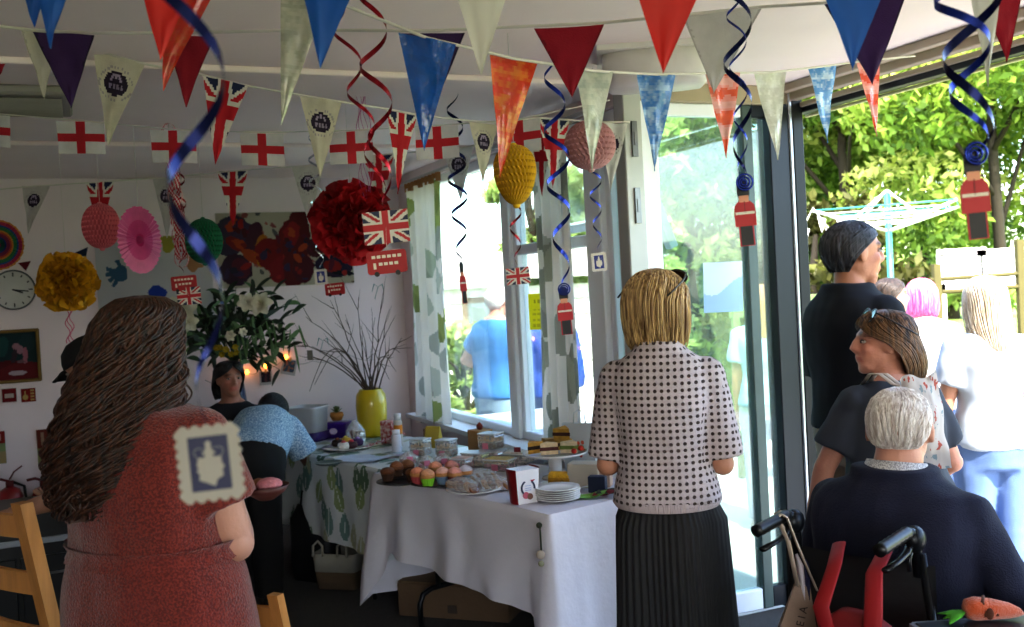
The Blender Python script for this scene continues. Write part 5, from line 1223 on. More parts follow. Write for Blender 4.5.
redm = mat('extinguisher_red', '#8c0f14', .3, coat=.4)
def extinguisher(lab, px, py):
    c = onwall(px, py, .10); th = thing('fire_extinguisher', lab, 'fire extinguisher', V((c.x, c.y, .16)), TH); h = c.z-.16
    mb = MB(); mb.lathe([(.05, 0), (.075, .01), (.078, .03), (.078, h*.82), (.06, h*.95), (.03, h)], n=22); mb.build('cylinder', redm, th)
    mb = MB(); mb.lathe([(.025, h), (.025, h+.04)], n=12); mb.tube([(0, 0, h+.035), (-.05, -.02, h+.06), (-.10, -.03, h+.055)], .010, 6); mb.tube([(0, 0, h+.05), (.03, -.02, h+.10), (.08, -.03, h+.135)], .009, 6, flat=.5); mb.build('valve_handle', mat('valve_dark', '#5a1014', .4), th)
    mb = MB(); mb.tube([(.02, 0, h+.03), (.085, -.02, h), (.10, -.03, h-.15), (.09, -.03, h-.32)], .010, 8); mb.build('hose', mat('rubber', '#141414', .6), th)
    mb = MB(); mb.grid(lambda u, v: V((.0795*math.sin((u-.5)*1.6), -.0795*math.cos((u-.5)*1.6), h*.3+v*h*.35)), 10, 3); mb.build('instruction_label', mat('label_cream', '#a89c84', .6), th)
    mb = MB(); mb.box((0, .085, h*.7), (.05, .02, .08)); mb.build('wall_bracket', mat('steel'), th)
extinguisher('red fire extinguisher hanging at the left edge of the back wall', 10, 487)
extinguisher('second red fire extinguisher, half behind the rust-red dress', 44, 486)
# ---------------- flowers on a stand
c = at(234, 362, 6.75); th = thing('plant_stand', 'dark wooden plinth carrying the flower vase against the back wall', 'plinth', V((c.x, c.y, 0)), TH)
mb = MB(); mb.box((0, 0, .36), (.28, .28, .66), bev=.01); mb.build('column', mat('dark_wood', '#2c211a', .5), th); mb = MB(); mb.box((0, 0, .71), (.34, .34, .03)); mb.build('top_board', mat('dark_wood'), th)
th = thing('flower_vase', 'tall blue-grey vase with a big drooping arrangement of leaves and white flowers', 'flowers', V((c.x, c.y, .727)))
vz = c.z-.727
mb = MB(); mb.lathe([(.06, 0), (.075, .02), (.07, vz*.5), (.05, vz*.85), (.065, vz), (.055, vz), (.04, vz*.85)], n=24); mb.build('vase_body', mat('blue_glaze', '#2a3550', .25, coat=.4), th)
base = V((c.x, c.y, .727)); top = V((0, 0, vz)); rr = random.Random(12)
def fpt(px, py, d=6.7): return at(px, py, d)-base
lg = [mat('leaf_dark', '#1c2a1c', .5, trans=.15), mat('leaf_mid', '#35503a', .5, trans=.2), mat('leaf_pale', '#5e8256', .5, trans=.25)]
def blade(mb, a, b, w, droop):
    d = (b-a); s = d.cross(V((rr.uniform(-.4, .4), 1, rr.uniform(-.4, .4)))).normalized()
    pts = [a+d*t+V((0, 0, droop*math.sin(PI*t*.8)))*1 for t in [i/7 for i in range(8)]]
    vs = []
    for i, q in enumerate(pts): ww = w*math.sin(PI*(.08+.9*i/7))**.8; vs += [q-s*ww, q+V((0, -.25*ww, 0)), q+s*ww]
    mb.add(vs, [[3*i+k, 3*i+k+1, 3*i+k+4, 3*i+k+3] for i in range(7) for k in (0, 1)])
LM = [MB(), MB(), MB()]; stems = MB()
tips = [(rr.uniform(182, 292), rr.uniform(290, 352)) for _ in range(34)]+[(296, 296), (300, 310), (290, 302), (282, 322), (276, 352), (268, 362), (254, 366), (290, 345), (280, 370), (190, 352), (200, 362), (184, 340), (214, 360), (236, 287), (224, 290), (256, 288)]
for tx, ty in tips:
    e = fpt(tx, ty, 6.7+rr.uniform(-.18, .12)); m_ = top+(e-top)*.5+V((0, 0, .07)); stems.tube([top, m_, e], [.004, .003, .002], 5)
    for q in range(6):
        t = rr.uniform(.35, 1.0); a = m_.lerp(e, max(0, t*2-1)) if t > .5 else top.lerp(m_, t*2)
        dr = (e-top).normalized()*.6+V((rr.uniform(-1, 1), rr.uniform(-.6, .4), rr.uniform(-1.1, .5))); L_ = rr.uniform(.07, .15)
        k_ = 0 if rr.random() < .6 else (1 if rr.random() < .6 else 2)
        blade(LM[k_], a, a+dr.normalized()*L_, rr.uniform(.010, .020), .02)
for i in range(16):
    x = rr.uniform(236, 300); y = rr.uniform(315, 345); a = fpt(x, y, 6.6); blade(LM[2], a, a+V((rr.uniform(-.02, .04), 0, -rr.uniform(.12, .22))), .008, .0)
stems.build('stems', lg[1], th)
for m_, q in zip(LM, lg): m_.build('leaves', q, th)
def bloom(px, py, r, col, n=20, d=6.5, nm='bloom'):
    o = fpt(px, py, d); mb = MB(); ax = V((rr.uniform(-.4, .4), -1, rr.uniform(-.2, .5))).normalized(); a0, b0 = frame(ax)
    for lay, (tht, sc, cnt) in enumerate(((.25, .6, 4), (.7, .85, 5), (1.15, 1.0, 6))):
        if n < 12 and lay == 1: continue
        for i in range(cnt):
            ph = 2*PI*i/cnt+lay*.6; rd = a0*math.cos(ph)+b0*math.sin(ph); tg = ax.cross(rd)
            def fn(u, v):
                th_ = tht*(.6+.6*v); L_ = r*sc*v; w_ = r*.42*sc*math.sin(PI*(.12+.80*v))
                return o+ax*(L_*math.cos(th_))+rd*(L_*math.sin(th_)+.02*r)+tg*((u-.5)*2*w_)+ax*(.3*w_*(2*u-1)**2)
            mb.grid(fn, 5, 6)
    mb.build(nm, mat('bloom_'+col[1:], col, .6, trans=.25), th)
for px, py, r in ((183, 308, .10), (178, 322, .08), (188, 322, .07), (262, 305, .085), (247, 302, .065), (231, 336, .04), (243, 332, .03)): bloom(px, py, r, '#d8d4c0')
for i in range(9): bloom(216+rr.uniform(0, 22), 351+rr.uniform(-4, 4), .022, '#a8921c', 8, 6.45, 'yellow_bloom')
bloom(222, 303, .012, '#4a80c8', 6, 6.4, 'blue_bloom')
# ================================================================== people
def person(label, x, y, yaw, z=0, group=None): return thing('person', label, 'person', V((x, y, z)), yaw, group)
knit = mat('rust_knit', '#5a150f', .9, bump=.6, bscale=170, var=.18, vscale=12, speck='#7c2c1e', sscale=190, sheen=.3)
brownh = hairmat('curly_brown_hair', '#0e0705', '#4e2c1a')
blondh = hairmat('blonde_hair', '#6a4c2c', '#dcbc84')
darkh = hairmat('dark_hair', '#101014', '#34343a')
# 1 -- curly haired woman in the rust-red dress
f = Fig(1.66, 'heavy', wid=1.02, hyaw=-.25, armL=((.22, .25, -1), (-.25, 1, .25)), armR=((.14, .24, -1), (-.66, .72, .24)), skin='#b98a76', limb=1.22)
t = person('person with long curly brown hair in a rust-red knitted dress, seen from behind', -.945, 2.55, yaw_of(.45, .89)); f.body(t, .008)
def skirtv(zt, zb, w0, w1, d0, d1, rip=.0, n=36):
    def g(b):
        b.loft([[V(((w0+(w1-w0)*s+rip*s*math.sin(9*a))*math.cos(a), (d0+(d1-d0)*s+rip*s*math.sin(9*a))*math.sin(a), zt+(zb-zt)*s)) for a in [2*PI*j/n for j in range(n)]] for s in [i/10 for i in range(11)]], True)
    return g
f.cloth(t, 'dress', knit, [('torso', dict(inf=.024, z0=.605, z1=.835)), ('torso', dict(inf=.028, z0=.42, z1=.63)), ('fn', skirtv(.86, .32, .268, .33, .20, .26, .012)), ('arm', dict(i=0, inf=.020, upto=.62, flare=.02)), ('arm', dict(i=1, inf=.020, upto=.62, flare=.02))], .010, .008, (8, 8, 4), 3)
mb = MB(); mb.loft([[V((w*math.cos(a)*(1+.012*math.sin(24*a)), dd*math.sin(a)*(1+.012*math.sin(24*a)), z)) for a in [2*PI*j/72 for j in range(72)]] for z, w, dd in ((1.005, .245, .192), (1.03, .230, .182), (1.05, .245, .19))], False); mb.build('waistband', knit, t)
CURL = [(.54, .05, .05, -.06, PI), (.51, .22, .25, -.06, PI), (.41, .34, .40, -.06, 2.9), (.24, .42, .50, -.07, 2.3), (.02, .46, .56, -.08, 2.0), (-.25, .51, .64, -.10, 1.9), (-.6, .62, .78, -.12, 1.75), (-1.0, .72, .90, -.14, 1.5), (-1.3, .74, .95, -.14, 1.3), (-1.6, .64, .95, -.14, 1.1), (-1.9, .46, .92, -.14, .9)]
f.hair(t, brownh, [(z, w_*(.86 if z > -.5 else .76), d_*.95, y_, c_) for z, w_, d_, y_, c_ in CURL], 700, wig=.15, wf=5.5, r=.0046, seg=52, seed=3, lift=.06, lenj=.22, bumpy=.03)
# 2 -- blonde woman, crochet cardigan and pleated skirt
def crochet():
    m = bpy.data.materials.new('crochet'); m.use_nodes = True; MATS['crochet'] = m
    nt = m.node_tree; N = nt.nodes; L = nt.links; b = N['Principled BSDF']; b.inputs['Roughness'].default_value = .9
    uv = N.new('ShaderNodeUVMap'); uv.uv_map = 'UVMap'
    sc = N.new('ShaderNodeVectorMath'); sc.operation = 'SCALE'; sc.inputs['Scale'].default_value = 47; L.new(uv.outputs[0], sc.inputs[0])
    fr = N.new('ShaderNodeVectorMath'); fr.operation = 'FRACTION'; L.new(sc.outputs[0], fr.inputs[0])
    sb = N.new('ShaderNodeVectorMath'); sb.operation = 'SUBTRACT'; sb.inputs[1].default_value = (.5, .5, 0); L.new(fr.outputs[0], sb.inputs[0])
    ln = N.new('ShaderNodeVectorMath'); ln.operation = 'LENGTH'; L.new(sb.outputs[0], ln.inputs[0])
    lt = N.new('ShaderNodeMapRange'); lt.inputs[1].default_value = .22; lt.inputs[2].default_value = .30; lt.inputs[3].default_value = 1; lt.inputs[4].default_value = 0; L.new(ln.outputs['Value'], lt.inputs[0])
    nz = N.new('ShaderNodeTexNoise'); nz.inputs['Scale'].default_value = 160
    tc = N.new('ShaderNodeTexCoord'); L.new(tc.outputs['Object'], nz.inputs[0])
    cr = N.new('ShaderNodeValToRGB'); cr.color_ramp.elements[0].color = (*lin('#a39394'), 1); cr.color_ramp.elements[1].color = (*lin('#c0b8bc'), 1); L.new(nz.outputs['Fac'], cr.inputs[0])
    mx = N.new('ShaderNodeMix'); mx.data_type = 'RGBA'; L.new(lt.outputs[0], mx.inputs[0]); L.new(cr.outputs[0], mx.inputs[6]); mx.inputs[7].default_value = (*lin('#3a2c2a'), 1); L.new(mx.outputs[2], b.inputs['Base Color'])
    bp = N.new('ShaderNodeBump'); bp.invert = True; bp.inputs['Strength'].default_value = .8; bp.inputs['Distance'].default_value = .004; L.new(lt.outputs[0], bp.inputs['Height']); L.new(bp.outputs[0], b.inputs['Normal'])
    return m
f = Fig(1.675, 'female', wid=.84, dep=.96, hyaw=-.45, armL=((.17, .02, -1), (-.45, .9, .12)), armR=((.15, .02, -1), (-.45, .9, .05)), skin='#b5826a', limb=.98)
t = person('blonde person in a pale crochet cardigan and long black pleated skirt', .478, 3.28, yaw_of(.22, .97)); f.body(t, .008)
f.cloth(t, 'crochet_cardigan', crochet(), [('torso', dict(inf=.024, z0=.545, z1=.860, flare=.012)), ('arm', dict(i=0, inf=.018, upto=.92, flare=.018)), ('arm', dict(i=1, inf=.018, upto=.92, flare=.018))], .008, .006, (7, 7, 4), 8, uv=True)
mb = MB()
for q in (0, 1): pass
mb.loft([[V(((.179-.008*abs(s))*math.cos(a), (.150)*math.sin(a), .914+.012*s)) for a in [2*PI*j/60 for j in range(60)]] for s in (-1.2, -.6, 0, .6, 1.2)], False); mb.build('ribbed_hem', mat('hem_rib', '#b4a6a8', .9, bump=.8, bscale=250, stretch=(1, 1, .1)), t)
mb = MB(); n = 220
mb.loft([[V(((w+.006*s2*math.sin(55*a)+.02*s2*math.sin(5*a+1))*math.cos(a), (dd+.006*s2*math.sin(55*a)+.02*s2*math.sin(5*a+1))*math.sin(a), z)) for a in [2*PI*j/n for j in range(n)]] for z, w, dd, s2 in ((.95, .135, .115, 0), (.90, .158, .135, .4), (.85, .176, .160, .7), (.75, .180, .170, .8), (.5, .184, .17, 1.2), (.30, .185, .175, 1.5), (.20, .19, .18, 1.7))], False); mb.build('pleated_skirt', mat('black_skirt', '#1b1b1d', .75, var=.2, vscale=20), t)
f.hair(t, blondh, [(z*1.0 if z > -.4 else z*1.12, w_*(.96 if z > -.3 else .93), d_, y_, c_) for z, w_, d_, y_, c_ in BOB], 460, wig=.012, wf=1.2, r=.0030, seg=16, seed=5, lift=.02, lenj=.28, bumpy=.05)
def shades(t, f, fr, le, up=.36, back=.0, tilt=.5):
    H = f.Hh; mb = MB(); R = f.HR @ Matrix.Rotation(tilt, 3, 'X'); o = f.hc+f.HR @ (V((0, .16+back, up))*H)
    for sg in (-1, 1):
        mb.tube([o+R @ (V((sg*(.22+.16*math.cos(a)), .30, .11*math.sin(a)))*H) for a in [2*PI*i/16 for i in range(17)]], .0032, 6); mb.tube([o+R @ (V((sg*q, y, .05))*H) for q, y in ((.38, .30), (.44, .1), (.44, -.25), (.42, -.42))], .003, 6)
    mb.tube([o+R @ (V((q, .31, .03))*H) for q in (-.07, 0, .07)], .003, 6); o2 = mb.build('sunglasses', fr, t)
    mb = MB()
    for sg in (-1, 1): mb.prism([(sg*.22*H+.155*H*math.cos(a), .105*H*math.sin(a)) for a in [2*PI*i/16 for i in range(16)]], o+R @ (V((0, .30, 0))*H), R @ V((1, 0, 0)), R @ V((0, 0, 1)), .001)
    mb.build('lens', le, o2)
shades(t, f, mat('dark_frame', '#1a1416', .3), mat('dark_lens', '#2a1c18', .1), .27, -.19, .45)
# 3 -- man in the doorway
navy = mat('navy_cotton', '#0d1018', .9, var=.1)
f = Fig(1.84, 'male', wid=.93, dep=1.1, hyaw=-.25, hpitch=.05, skin='#b07a60', headk=1.14, limb=1.0)
t = person('tall person with short dark hair in a navy T-shirt standing at the open doorway', 1.44, 4.22, yaw_of(.93, .37)); f.body(t, .008)
f.cloth(t, 'navy_shirt', navy, [('torso', dict(inf=.026, z0=.53, z1=.862)), ('arm', dict(i=0, inf=.03, upto=.85, flare=.02)), ('arm', dict(i=1, inf=.03, upto=.85, flare=.02))], .010, .007, seed=4)
f.cloth(t, 'beige_trousers', mat('beige_cotton', '#8a7866', .85), [('torso', dict(inf=.018, z0=.45, z1=.56)), ('leg', dict(i=0, inf=.022, upto=1.95, flare=.02)), ('leg', dict(i=1, inf=.022, upto=1.95, flare=.02))], .011, .007, seed=5)
f.hair(t, hairmat('dark_grey_hair', '#15151a', '#4a4a50'), SHORT, 420, wig=.006, wf=1, r=.0024, seg=8, seed=6, lift=.02, bumpy=.04)
# 4 -- woman with sunglasses on her head looking left
f = Fig(1.475, 'heavy', lean=.10, wid=.88, dep=.92, hyaw=1.28, hpitch=-.05, armL=((.55, .10, -1), (.25, .1, -1)), armR=((.42, -.05, -1), (-.25, .75, -.5)), skin='#b9826e', limb=1.1, headk=1.18)
t = person('person in a charcoal T-shirt turned left, with sunglasses pushed up in brown bobbed hair', 1.35, 3.55, yaw_of(-.18, .98)); f.body(t, .0065, brow='#4a3020')
f.cloth(t, 'charcoal_shirt', mat('charcoal_cotton', '#343842', .9), [('torso', dict(inf=.024, z0=.47, z1=.84)), ('arm', dict(i=0, inf=.022, upto=.72, flare=.016)), ('arm', dict(i=1, inf=.022, upto=.72, flare=.016))], .009, .009, (10, 10, 7), seed=14)
f.cloth(t, 'dark_trousers', mat('dark_denim', '#1a1c22', .85), [('torso', dict(inf=.014, z0=.43, z1=.53)), ('leg', dict(i=0, inf=.015, upto=1.95)), ('leg', dict(i=1, inf=.015, upto=1.95))], .011, .005)
LOB = [(.53, .04, .04, -.06, PI), (.49, .22, .25, -.06, PI), (.40, .31, .38, -.06, PI), (.26, .375, .45, -.06, 2.75), (.12, .39, .47, -.06, 2.2), (.04, .40, .50, -.06, 1.75), (-.12, .42, .54, -.08, 1.45), (-.32, .42, .56, -.10, 1.3), (-.5, .38, .54, -.10, 1.2), (-.6, .34, .5, -.10, 1.1)]
f.hair(t, hairmat('light_brown_hair', '#2c1c14', '#7c5836'), LOB, 420, wig=.006, wf=1, r=.0028, seg=14, seed=9, lift=.02, bumpy=.03)
shades(t, f, mat('dark_frame'), mat('dark_lens'), .30, -.22, .5)
# 5 -- old man in the wheelchair
WC = V((1.07, 2.85, 0)); WY = yaw_of(.72, .69)
f = Fig(1.62, 'male', lean=.04, hyaw=.3, hpitch=.05, hipz=.475, wid=1.20, dep=1.2, armL=((.42, .2, -1), (-.1, 1, -.1)), armR=((.55, .12, -1), (.0, 1, -.1)), legL=((.08, 1, -.02), (0, .12, -1)), legR=((.08, 1, -.02), (0, .12, -1)), skin='#b88672', headk=1.15); f.nk = 1.22
t = person('white-haired person in a navy jumper sitting in the wheelchair, seen from behind', WC.x, WC.y, WY); f.body(t, .008)
f.cloth(t, 'navy_jumper', mat('navy_wool', '#10132a', .9, bump=.3, bscale=200), [('torso', dict(inf=.030, z0=.49, z1=.868)), ('arm', dict(i=0, inf=.026, upto=1.92)), ('arm', dict(i=1, inf=.026, upto=1.92))], .009, .012, (7, 7, 5), seed=3)
f.cloth(t, 'grey_trousers', mat('grey_flannel', '#25262a', .9), [('torso', dict(inf=.014, z0=.45, z1=.54)), ('leg', dict(i=0, inf=.018, upto=1.92)), ('leg', dict(i=1, inf=.018, upto=1.92))], .011, .006)
mb = MB(); nk = f.neck
mb.loft([[nk+V((w*math.cos(a), w*.95*math.sin(a)+.004, z-.014*math.sin(a))) for a in [2*PI*j/40 for j in range(40)]] for z, w in ((-.01, .092), (.01, .084), (.045, .076), (.048, .082), (.02, .096), (-.01, .106))], False); mb.build('checked_collar', mat('checked_cotton', '#8e8c90', .8, speck='#c8c6c8', sscale=260), t)
OLD = [(.50, .03, .03, -.06, PI), (.46, .17, .2, -.06, PI), (.36, .285, .345, -.06, PI), (.22, .342, .42, -.07, 2.1), (.08, .352, .435, -.07, 1.6), (-.06, .340, .415, -.06, 1.38), (-.15, .305, .37, -.055, 1.15), (-.20, .275, .32, -.05, .95)]
f.hair(t, hairmat('white_hair', '#b8aaa2', '#f4f0ec', .6), OLD, 420, wig=.007, wf=4, r=.0012, seg=14, seed=7, lift=.001, lenj=.45, bumpy=.015)
# ---- wheelchair
th = thing('wheelchair', 'black wheelchair with ribbed push handles and brake levers', 'wheelchair', WC, WY)
tube = mat('dark_tube', '#15171b', .35, .6); rub = mat('rubber'); vinyl = mat('black_vinyl', '#101114', .5, bump=.1)
SXH = .172
mb = MB(); mb.box((0, .02, .395), (.42, .42, .05), bev=.015); mb.build('seat', vinyl, th)
mb = MB(); mb.grid(lambda u, v: V(((u-.5)*.42, -.235-.03*math.sin(PI*u), .47+.40*v)), 12, 8); mb.grid(lambda u, v: V(((u-.5)*.42, -.25-.03*math.sin(PI*u), .47+.40*v)), 12, 8); mb.build('backrest', vinyl, th)
for sx in (-1, 1):
    x = sx*.225; mb = MB()
    mb.tube([(x, .42, .12), (x, .38, .46), (x, .0, .46), (x, -.22, .46)], .012, 8); mb.tube([(x, -.22, .15), (x, -.24, .5), (sx*(SXH+.01), -.25, .90)], .012, 8); mb.tube([(x, -.22, .18), (x, .36, .18)], .011, 8); mb.tube([(x, -.2, .68), (x, .15, .68), (x, .2, .46)], .011, 8); mb.build('side_frame', tube, th)
    mb = MB(); mb.box((x, 0, .70), (.05, .30, .03), bev=.01); mb.build('armrest', vinyl, th)
    mb = MB(); x2 = sx*.275; 
    mb.tube([(x2, -.18+.29*math.cos(a), .30+.29*math.sin(a)) for a in [2*PI*i/36 for i in range(37)]], .015, 8, False); w_ = mb.build('rear_wheel', rub, th)
    mb = MB(); mb.tube([(x2+sx*.03, -.18+.255*math.cos(a), .30+.255*math.sin(a)) for a in [2*PI*i/36 for i in range(37)]], .007, 6, False); mb.build('hand_rim', mat('steel'), w_)
    mb = MB()
    for i in range(14): a = 2*PI*i/14; mb.tube([(x2, -.18, .30), (x2, -.18+.28*math.cos(a), .30+.28*math.sin(a))], .0025, 4)
    mb.ell((x2, -.18, .30), (.03, .03, .03)); mb.build('spokes', mat('steel'), w_)
    mb = MB(); mb.tube([(x, .36+.075*math.cos(a), .09+.075*math.sin(a)) for a in [2*PI*i/20 for i in range(21)]], .014, 8, False); mb.tube([(x, .36, .09), (x, .34, .2)], .010, 6); mb.build('caster', rub, th)
    mb = MB(); mb.box((sx*.11, .50, .10), (.14, .16, .015)); mb.tube([(sx*.2, .42, .30), (sx*.18, .48, .11)], .010, 6); mb.build('footrest', tube, th)
    # push handle: bracket, ribbed grip, brake lever
    xh = sx*SXH; mb = MB(); mb.tube([(xh, -.25, .84), (xh, -.255, .92), (xh, -.275, .96), (xh, -.31, .965)], .014, 8); mb.ell((xh, -.265, .94), (.028, .035, .035)); mb.build('handle_bracket', tube, th)
    mb = MB(); mb.tube([(xh, -.30-.012*i, .965-.001*i) for i in range(14)], [.0175 if i % 2 else .0155 for i in range(13)]+[.017], 14); mb.build('ribbed_grip', mat('grip_black', '#0c0d0f', .35), th)
    mb = MB(); mb.tube([(xh+sx*-.0, -.285, .94), (xh, -.31, .915), (xh, -.36, .903), (xh, -.43, .897)], [.010, .011, .009, .011], 8, flat=.7); mb.tube([(xh, -.275, .925), (xh, -.30, .895), (xh, -.30, .865)], .006, 6); mb.build('brake_lever', mat('lever_black', '#15161a', .25, .3), th)
# tote bag over the left handle
R = rotz(WY)
def wc(x, y, z): return WC+R @ V((x, y, z))
pb = atplane(796, 588, wc(-.30, -.33, 0), R @ V((.30, 1, 0)))
o = wc(-SXH, -.33, .955)
q = [atplane(*p_, wc(-.28, -.36, 0), V((.2, 1, 0)).normalized()) for p_ in ((795, 583), (818, 588), (812, 690), (756, 690))]
th = thing('tote_bag', 'pale brown paper tote bag hanging from the left wheelchair handle', 'tote bag', q[0].lerp(q[1], .5)-V((0, 0, .2)))
tan = mat('tan_paper', '#8a7464', .7, bump=.1, bscale=40)
N_ = V((.2, 1, 0)).normalized()
mb = MB(); mb.loft([[a-N_*s*.5*k, b-N_*s*.5*k, b+N_*s*.5*k, a+N_*s*.5*k] for a, b, s, k in [(q[0].lerp(q[3], t_), q[1].lerp(q[2], t_), .08, .25+.75*t_) for t_ in (0, .2, .5, 1)]], True, smooth=False); mb.build('bag_body', tan, th, True)
strap = mat('cream_strap', '#b4a494', .8)
for k_, dn in ((.12, -.02), (.88, .02)):
    a = q[0].lerp(q[1], .08 if dn < 0 else .12)+N_*dn*1.2; b = q[0].lerp(q[1], .92)+N_*dn*1.2; tp_ = o+V((0, 0, .022))+N_*dn
    mb = MB(); mb.tube([a, a.lerp(tp_, .55)+V((.0, 0, .01)), tp_-V((.012, 0, .006)), tp_, tp_+V((.014, 0, -.008)), b.lerp(tp_, .6)+V((.004, 0, 0)), b], .009, 8, flat=.35); mb.build('strap', strap, th, True)
mb = MB(); rr = random.Random(5)
for i in range(3):
    a = q[0].lerp(q[1], .35+.2*i); mb.tube([a-V((0, 0, .05)), a+V((.006*(i-1), 0, .055)), a+V((.012*(i-1), .01, .085))], [.014, .018, .006], 6, flat=.5, col=['#c8c0c8', '#1c2040', '#c0b4b8'][i])
mb.build('patterned_scarf', mat('pattern_cloth', paint=True, rough=.8), th, True)
cu = bpy.data.curves.new('t', 'FONT'); cu.body = 'VEGEIA'; cu.size = .030; cu.space_character = 1.5; cu.align_x = 'CENTER'; ot = bpy.data.objects.new('t', cu); COL.objects.link(ot)
me = ot.evaluated_get(bpy.context.evaluated_depsgraph_get()).to_mesh(); tv = [V(v.co) for v in me.vertices]; tf = [list(p_.vertices) for p_ in me.polygons]; bpy.data.objects.remove(ot)
cm = (q[0]+q[1])*.5*.62+(q[2]+q[3])*.5*.38; Ydir = -(q[1]-q[0]).normalized(); Xdir = ((q[0]+q[1])*.5-(q[3]+q[2])*.5).normalized()
sf = .075/max(v.x for v in tv)*.9
mb = MB(); mb.add([cm-N_*.036+Xdir*(v.x*sf)+Ydir*((v.y-.01)*sf) for v in tv], tf); mb.build('printed_letters', mat('print_brown', '#3a2c26', .7), th, True)
# red rucksack on the wheelchair back
th = thing('rucksack', 'dark red rucksack hanging by its straps on the wheelchair back', 'rucksack', wc(.075, -.37, .28), WY)
rd = mat('red_nylon', '#6e0a10', .7, bump=.3, bscale=25)
mb = MB(); mb.loft([[V((x*k, y*k2-.03, z)) for x, y in poly_round(.14, .07, .05)] for z, k, k2 in ((0, .9, 1), (.15, 1.05, 1.1), (.35, .95, .9), (.46, .6, .6), (.49, .3, .3))], True); mb.build('bag_body', rd, th)
for sx, xe in ((-1, -.11), (1, .02)):
    mb = MB(); mb.tube([(sx*.05, -.07, .40), (sx*.07, -.08, .50), (xe*.85+.01, .02, .58), (xe, .10, .62)], [.022, .024, .022, .02], 10, flat=.3, up=V((0, 1, 0))); mb.build('strap', mat('red_web', '#8a0d14', .7), th)
mb = MB(); mb.tube([(-.035, -.075, .45), (-.03, -.10, .37), (0, -.105, .34), (.03, -.10, .37), (.035, -.075, .45)], .008, 8); mb.build('grab_loop', mat('loop_grey', '#3a2c30', .7), th)
# woman's floral shoulder bag
pc = at(930, 432, 3.32); th = thing('shoulder_bag', 'white floral cloth bag carried on the back of the charcoal T-shirt', 'shoulder bag', pc-V((0, 0, .15)))
q = [at(900, 380, 3.30), at(936, 372, 3.32), at(952, 468, 3.36), at(905, 472, 3.32)]
def fl(u, v):
    n = noise.noise(V((u*7, v*11, 2)))+.4*noise.noise(V((u*20, v*30, 2))); return '#b0584c' if n > .46 else ('#8a9aa0' if n < -.50 else '#c8c0bc')
mb = MB(); 
for s in (-1, 1): mb.grid(lambda u, v: q[0].lerp(q[1], u).lerp(q[3].lerp(q[2], u), v)+V((.012*noise.noise(V((u*3, v*4, 1))), s*.05*math.sin(PI*u)*math.sin(PI*min(1, v*1.2+.02))+.01*noise.noise(V((u*5, v*5, 3))), .012*math.sin(u*7)*(1-v))), 60, 80, fl)
mb.build('bag_body', mat('paper_paint'), th, True)
for o_2 in (0, 1):
    mb = MB(); pts = [at(*p_) for p_ in ((901+o_2*6, 386, 3.31), (893+o_2*6, 384, 3.37), (880+o_2*6, 374, 3.42), (870+o_2*6, 374, 3.50), (862+o_2*6, 385, 3.58))]; mb.tube(pts, .010, 8, flat=.3); mb.build('strap', strap, th, True)
# near table with plush carrot
c = atz(960, 621, .80); th = thing('side_table', 'dark table corner with a pale edge at the lower right', 'table', V((c.x+.42, c.y-.34, 0)), .04)
mb = MB(); mb.box((0, 0, .772), (1.0, .8, .035), bev=.006); mb.build('tabletop', mat('slate_top', '#23262a', .3), th)
mb = MB(); mb.box((0, .402, .772), (1.0, .012, .03)); mb.box((-.503, 0, .772), (.012, .8, .03)); mb.build('edge_strip', mat('edge_grey', '#6a6e74', .35), th)
for sx in (-1, 1):
    for sy in (-1, 1): mb = MB(); mb.box((sx*.44, sy*.34, .378), (.045, .045, .756)); mb.build('leg', tube, th)
c = atz(982, 620, .792); th = thing('plush_carrot', 'soft orange plush carrot with green felt leaves lying on the dark table', 'soft toy', c, -.05); th.scale = (.78, .78, .78)
org = mat('orange_plush', '#b8480c', .95, bump=.8, bscale=220, sheen=.5)
mb = MB(); mb.tube([(-.055, 0, .035), (-.045, 0, .036), (-.02, 0, .036), (.03, 0, .032), (.08, .0, .026), (.11, 0, .02), (.125, 0, .015)], [.012, .030, .036, .032, .024, .014, .003], 18); mb.build('carrot_body', org, th)
mb = MB(); mb.tube([(.0, -.035, .02), (-.005, -.02, .062), (.01, .01, .068)], .006, 6); mb.tube([(.035, -.03, .02), (.03, -.01, .06)], .005, 6); mb.ell((.01, -.036, .03), (.012, .005, .018)); mb.build('felt_markings', mat('brown_felt', '#4a2412', .9), th)
mb = MB()
for a in (-.5, 0, .5): mb.tube([(-.05, 0, .03), (-.085, a*.04, .02), (-.115, a*.10, .008)], [.008, .018, .003], 8, flat=.3)
mb.build('felt_leaves', mat('green_felt', '#4a9a2c', .9), th)
# 6 -- person bending over by the back table
f = Fig(1.52, 'heavy', lean=1.22, wid=.86, hpitch=1.0, armL=((.2, .3, -1), (0, .2, -1)), armR=((.45, .25, -1), (.15, .15, -1)), skin='#4a2c22', limb=1.12)
t = person('person in a pale blue flecked top and black trousers bending over beside the back table', -1.46, 5.36, yaw_of(.0, 1)); f.body(t, .009, brow='#140c0a', lip='#5a2c28')
f.cloth(t, 'blue_top', mat('blue_fleck', '#5f7f9c', .9, speck='#a8bccc', sscale=120), [('torso', dict(inf=.024, z0=.545, z1=.84)), ('arm', dict(i=0, inf=.022, upto=.75, flare=.02)), ('arm', dict(i=1, inf=.022, upto=.75, flare=.02))], .010, .006)
f.cloth(t, 'black_trousers', mat('black_cotton', '#0c0c0e', .9), [('torso', dict(inf=.02, z0=.44, z1=.575)), ('leg', dict(i=0, inf=.022, upto=1.95, flare=.02)), ('leg', dict(i=1, inf=.022, upto=1.95, flare=.02))], .011, .006)
for i in (0, 1): mb = MB(); f.foot(mb, i, .012); mb.build('shoe', mat('shoe_dark', '#121214', .5), t)
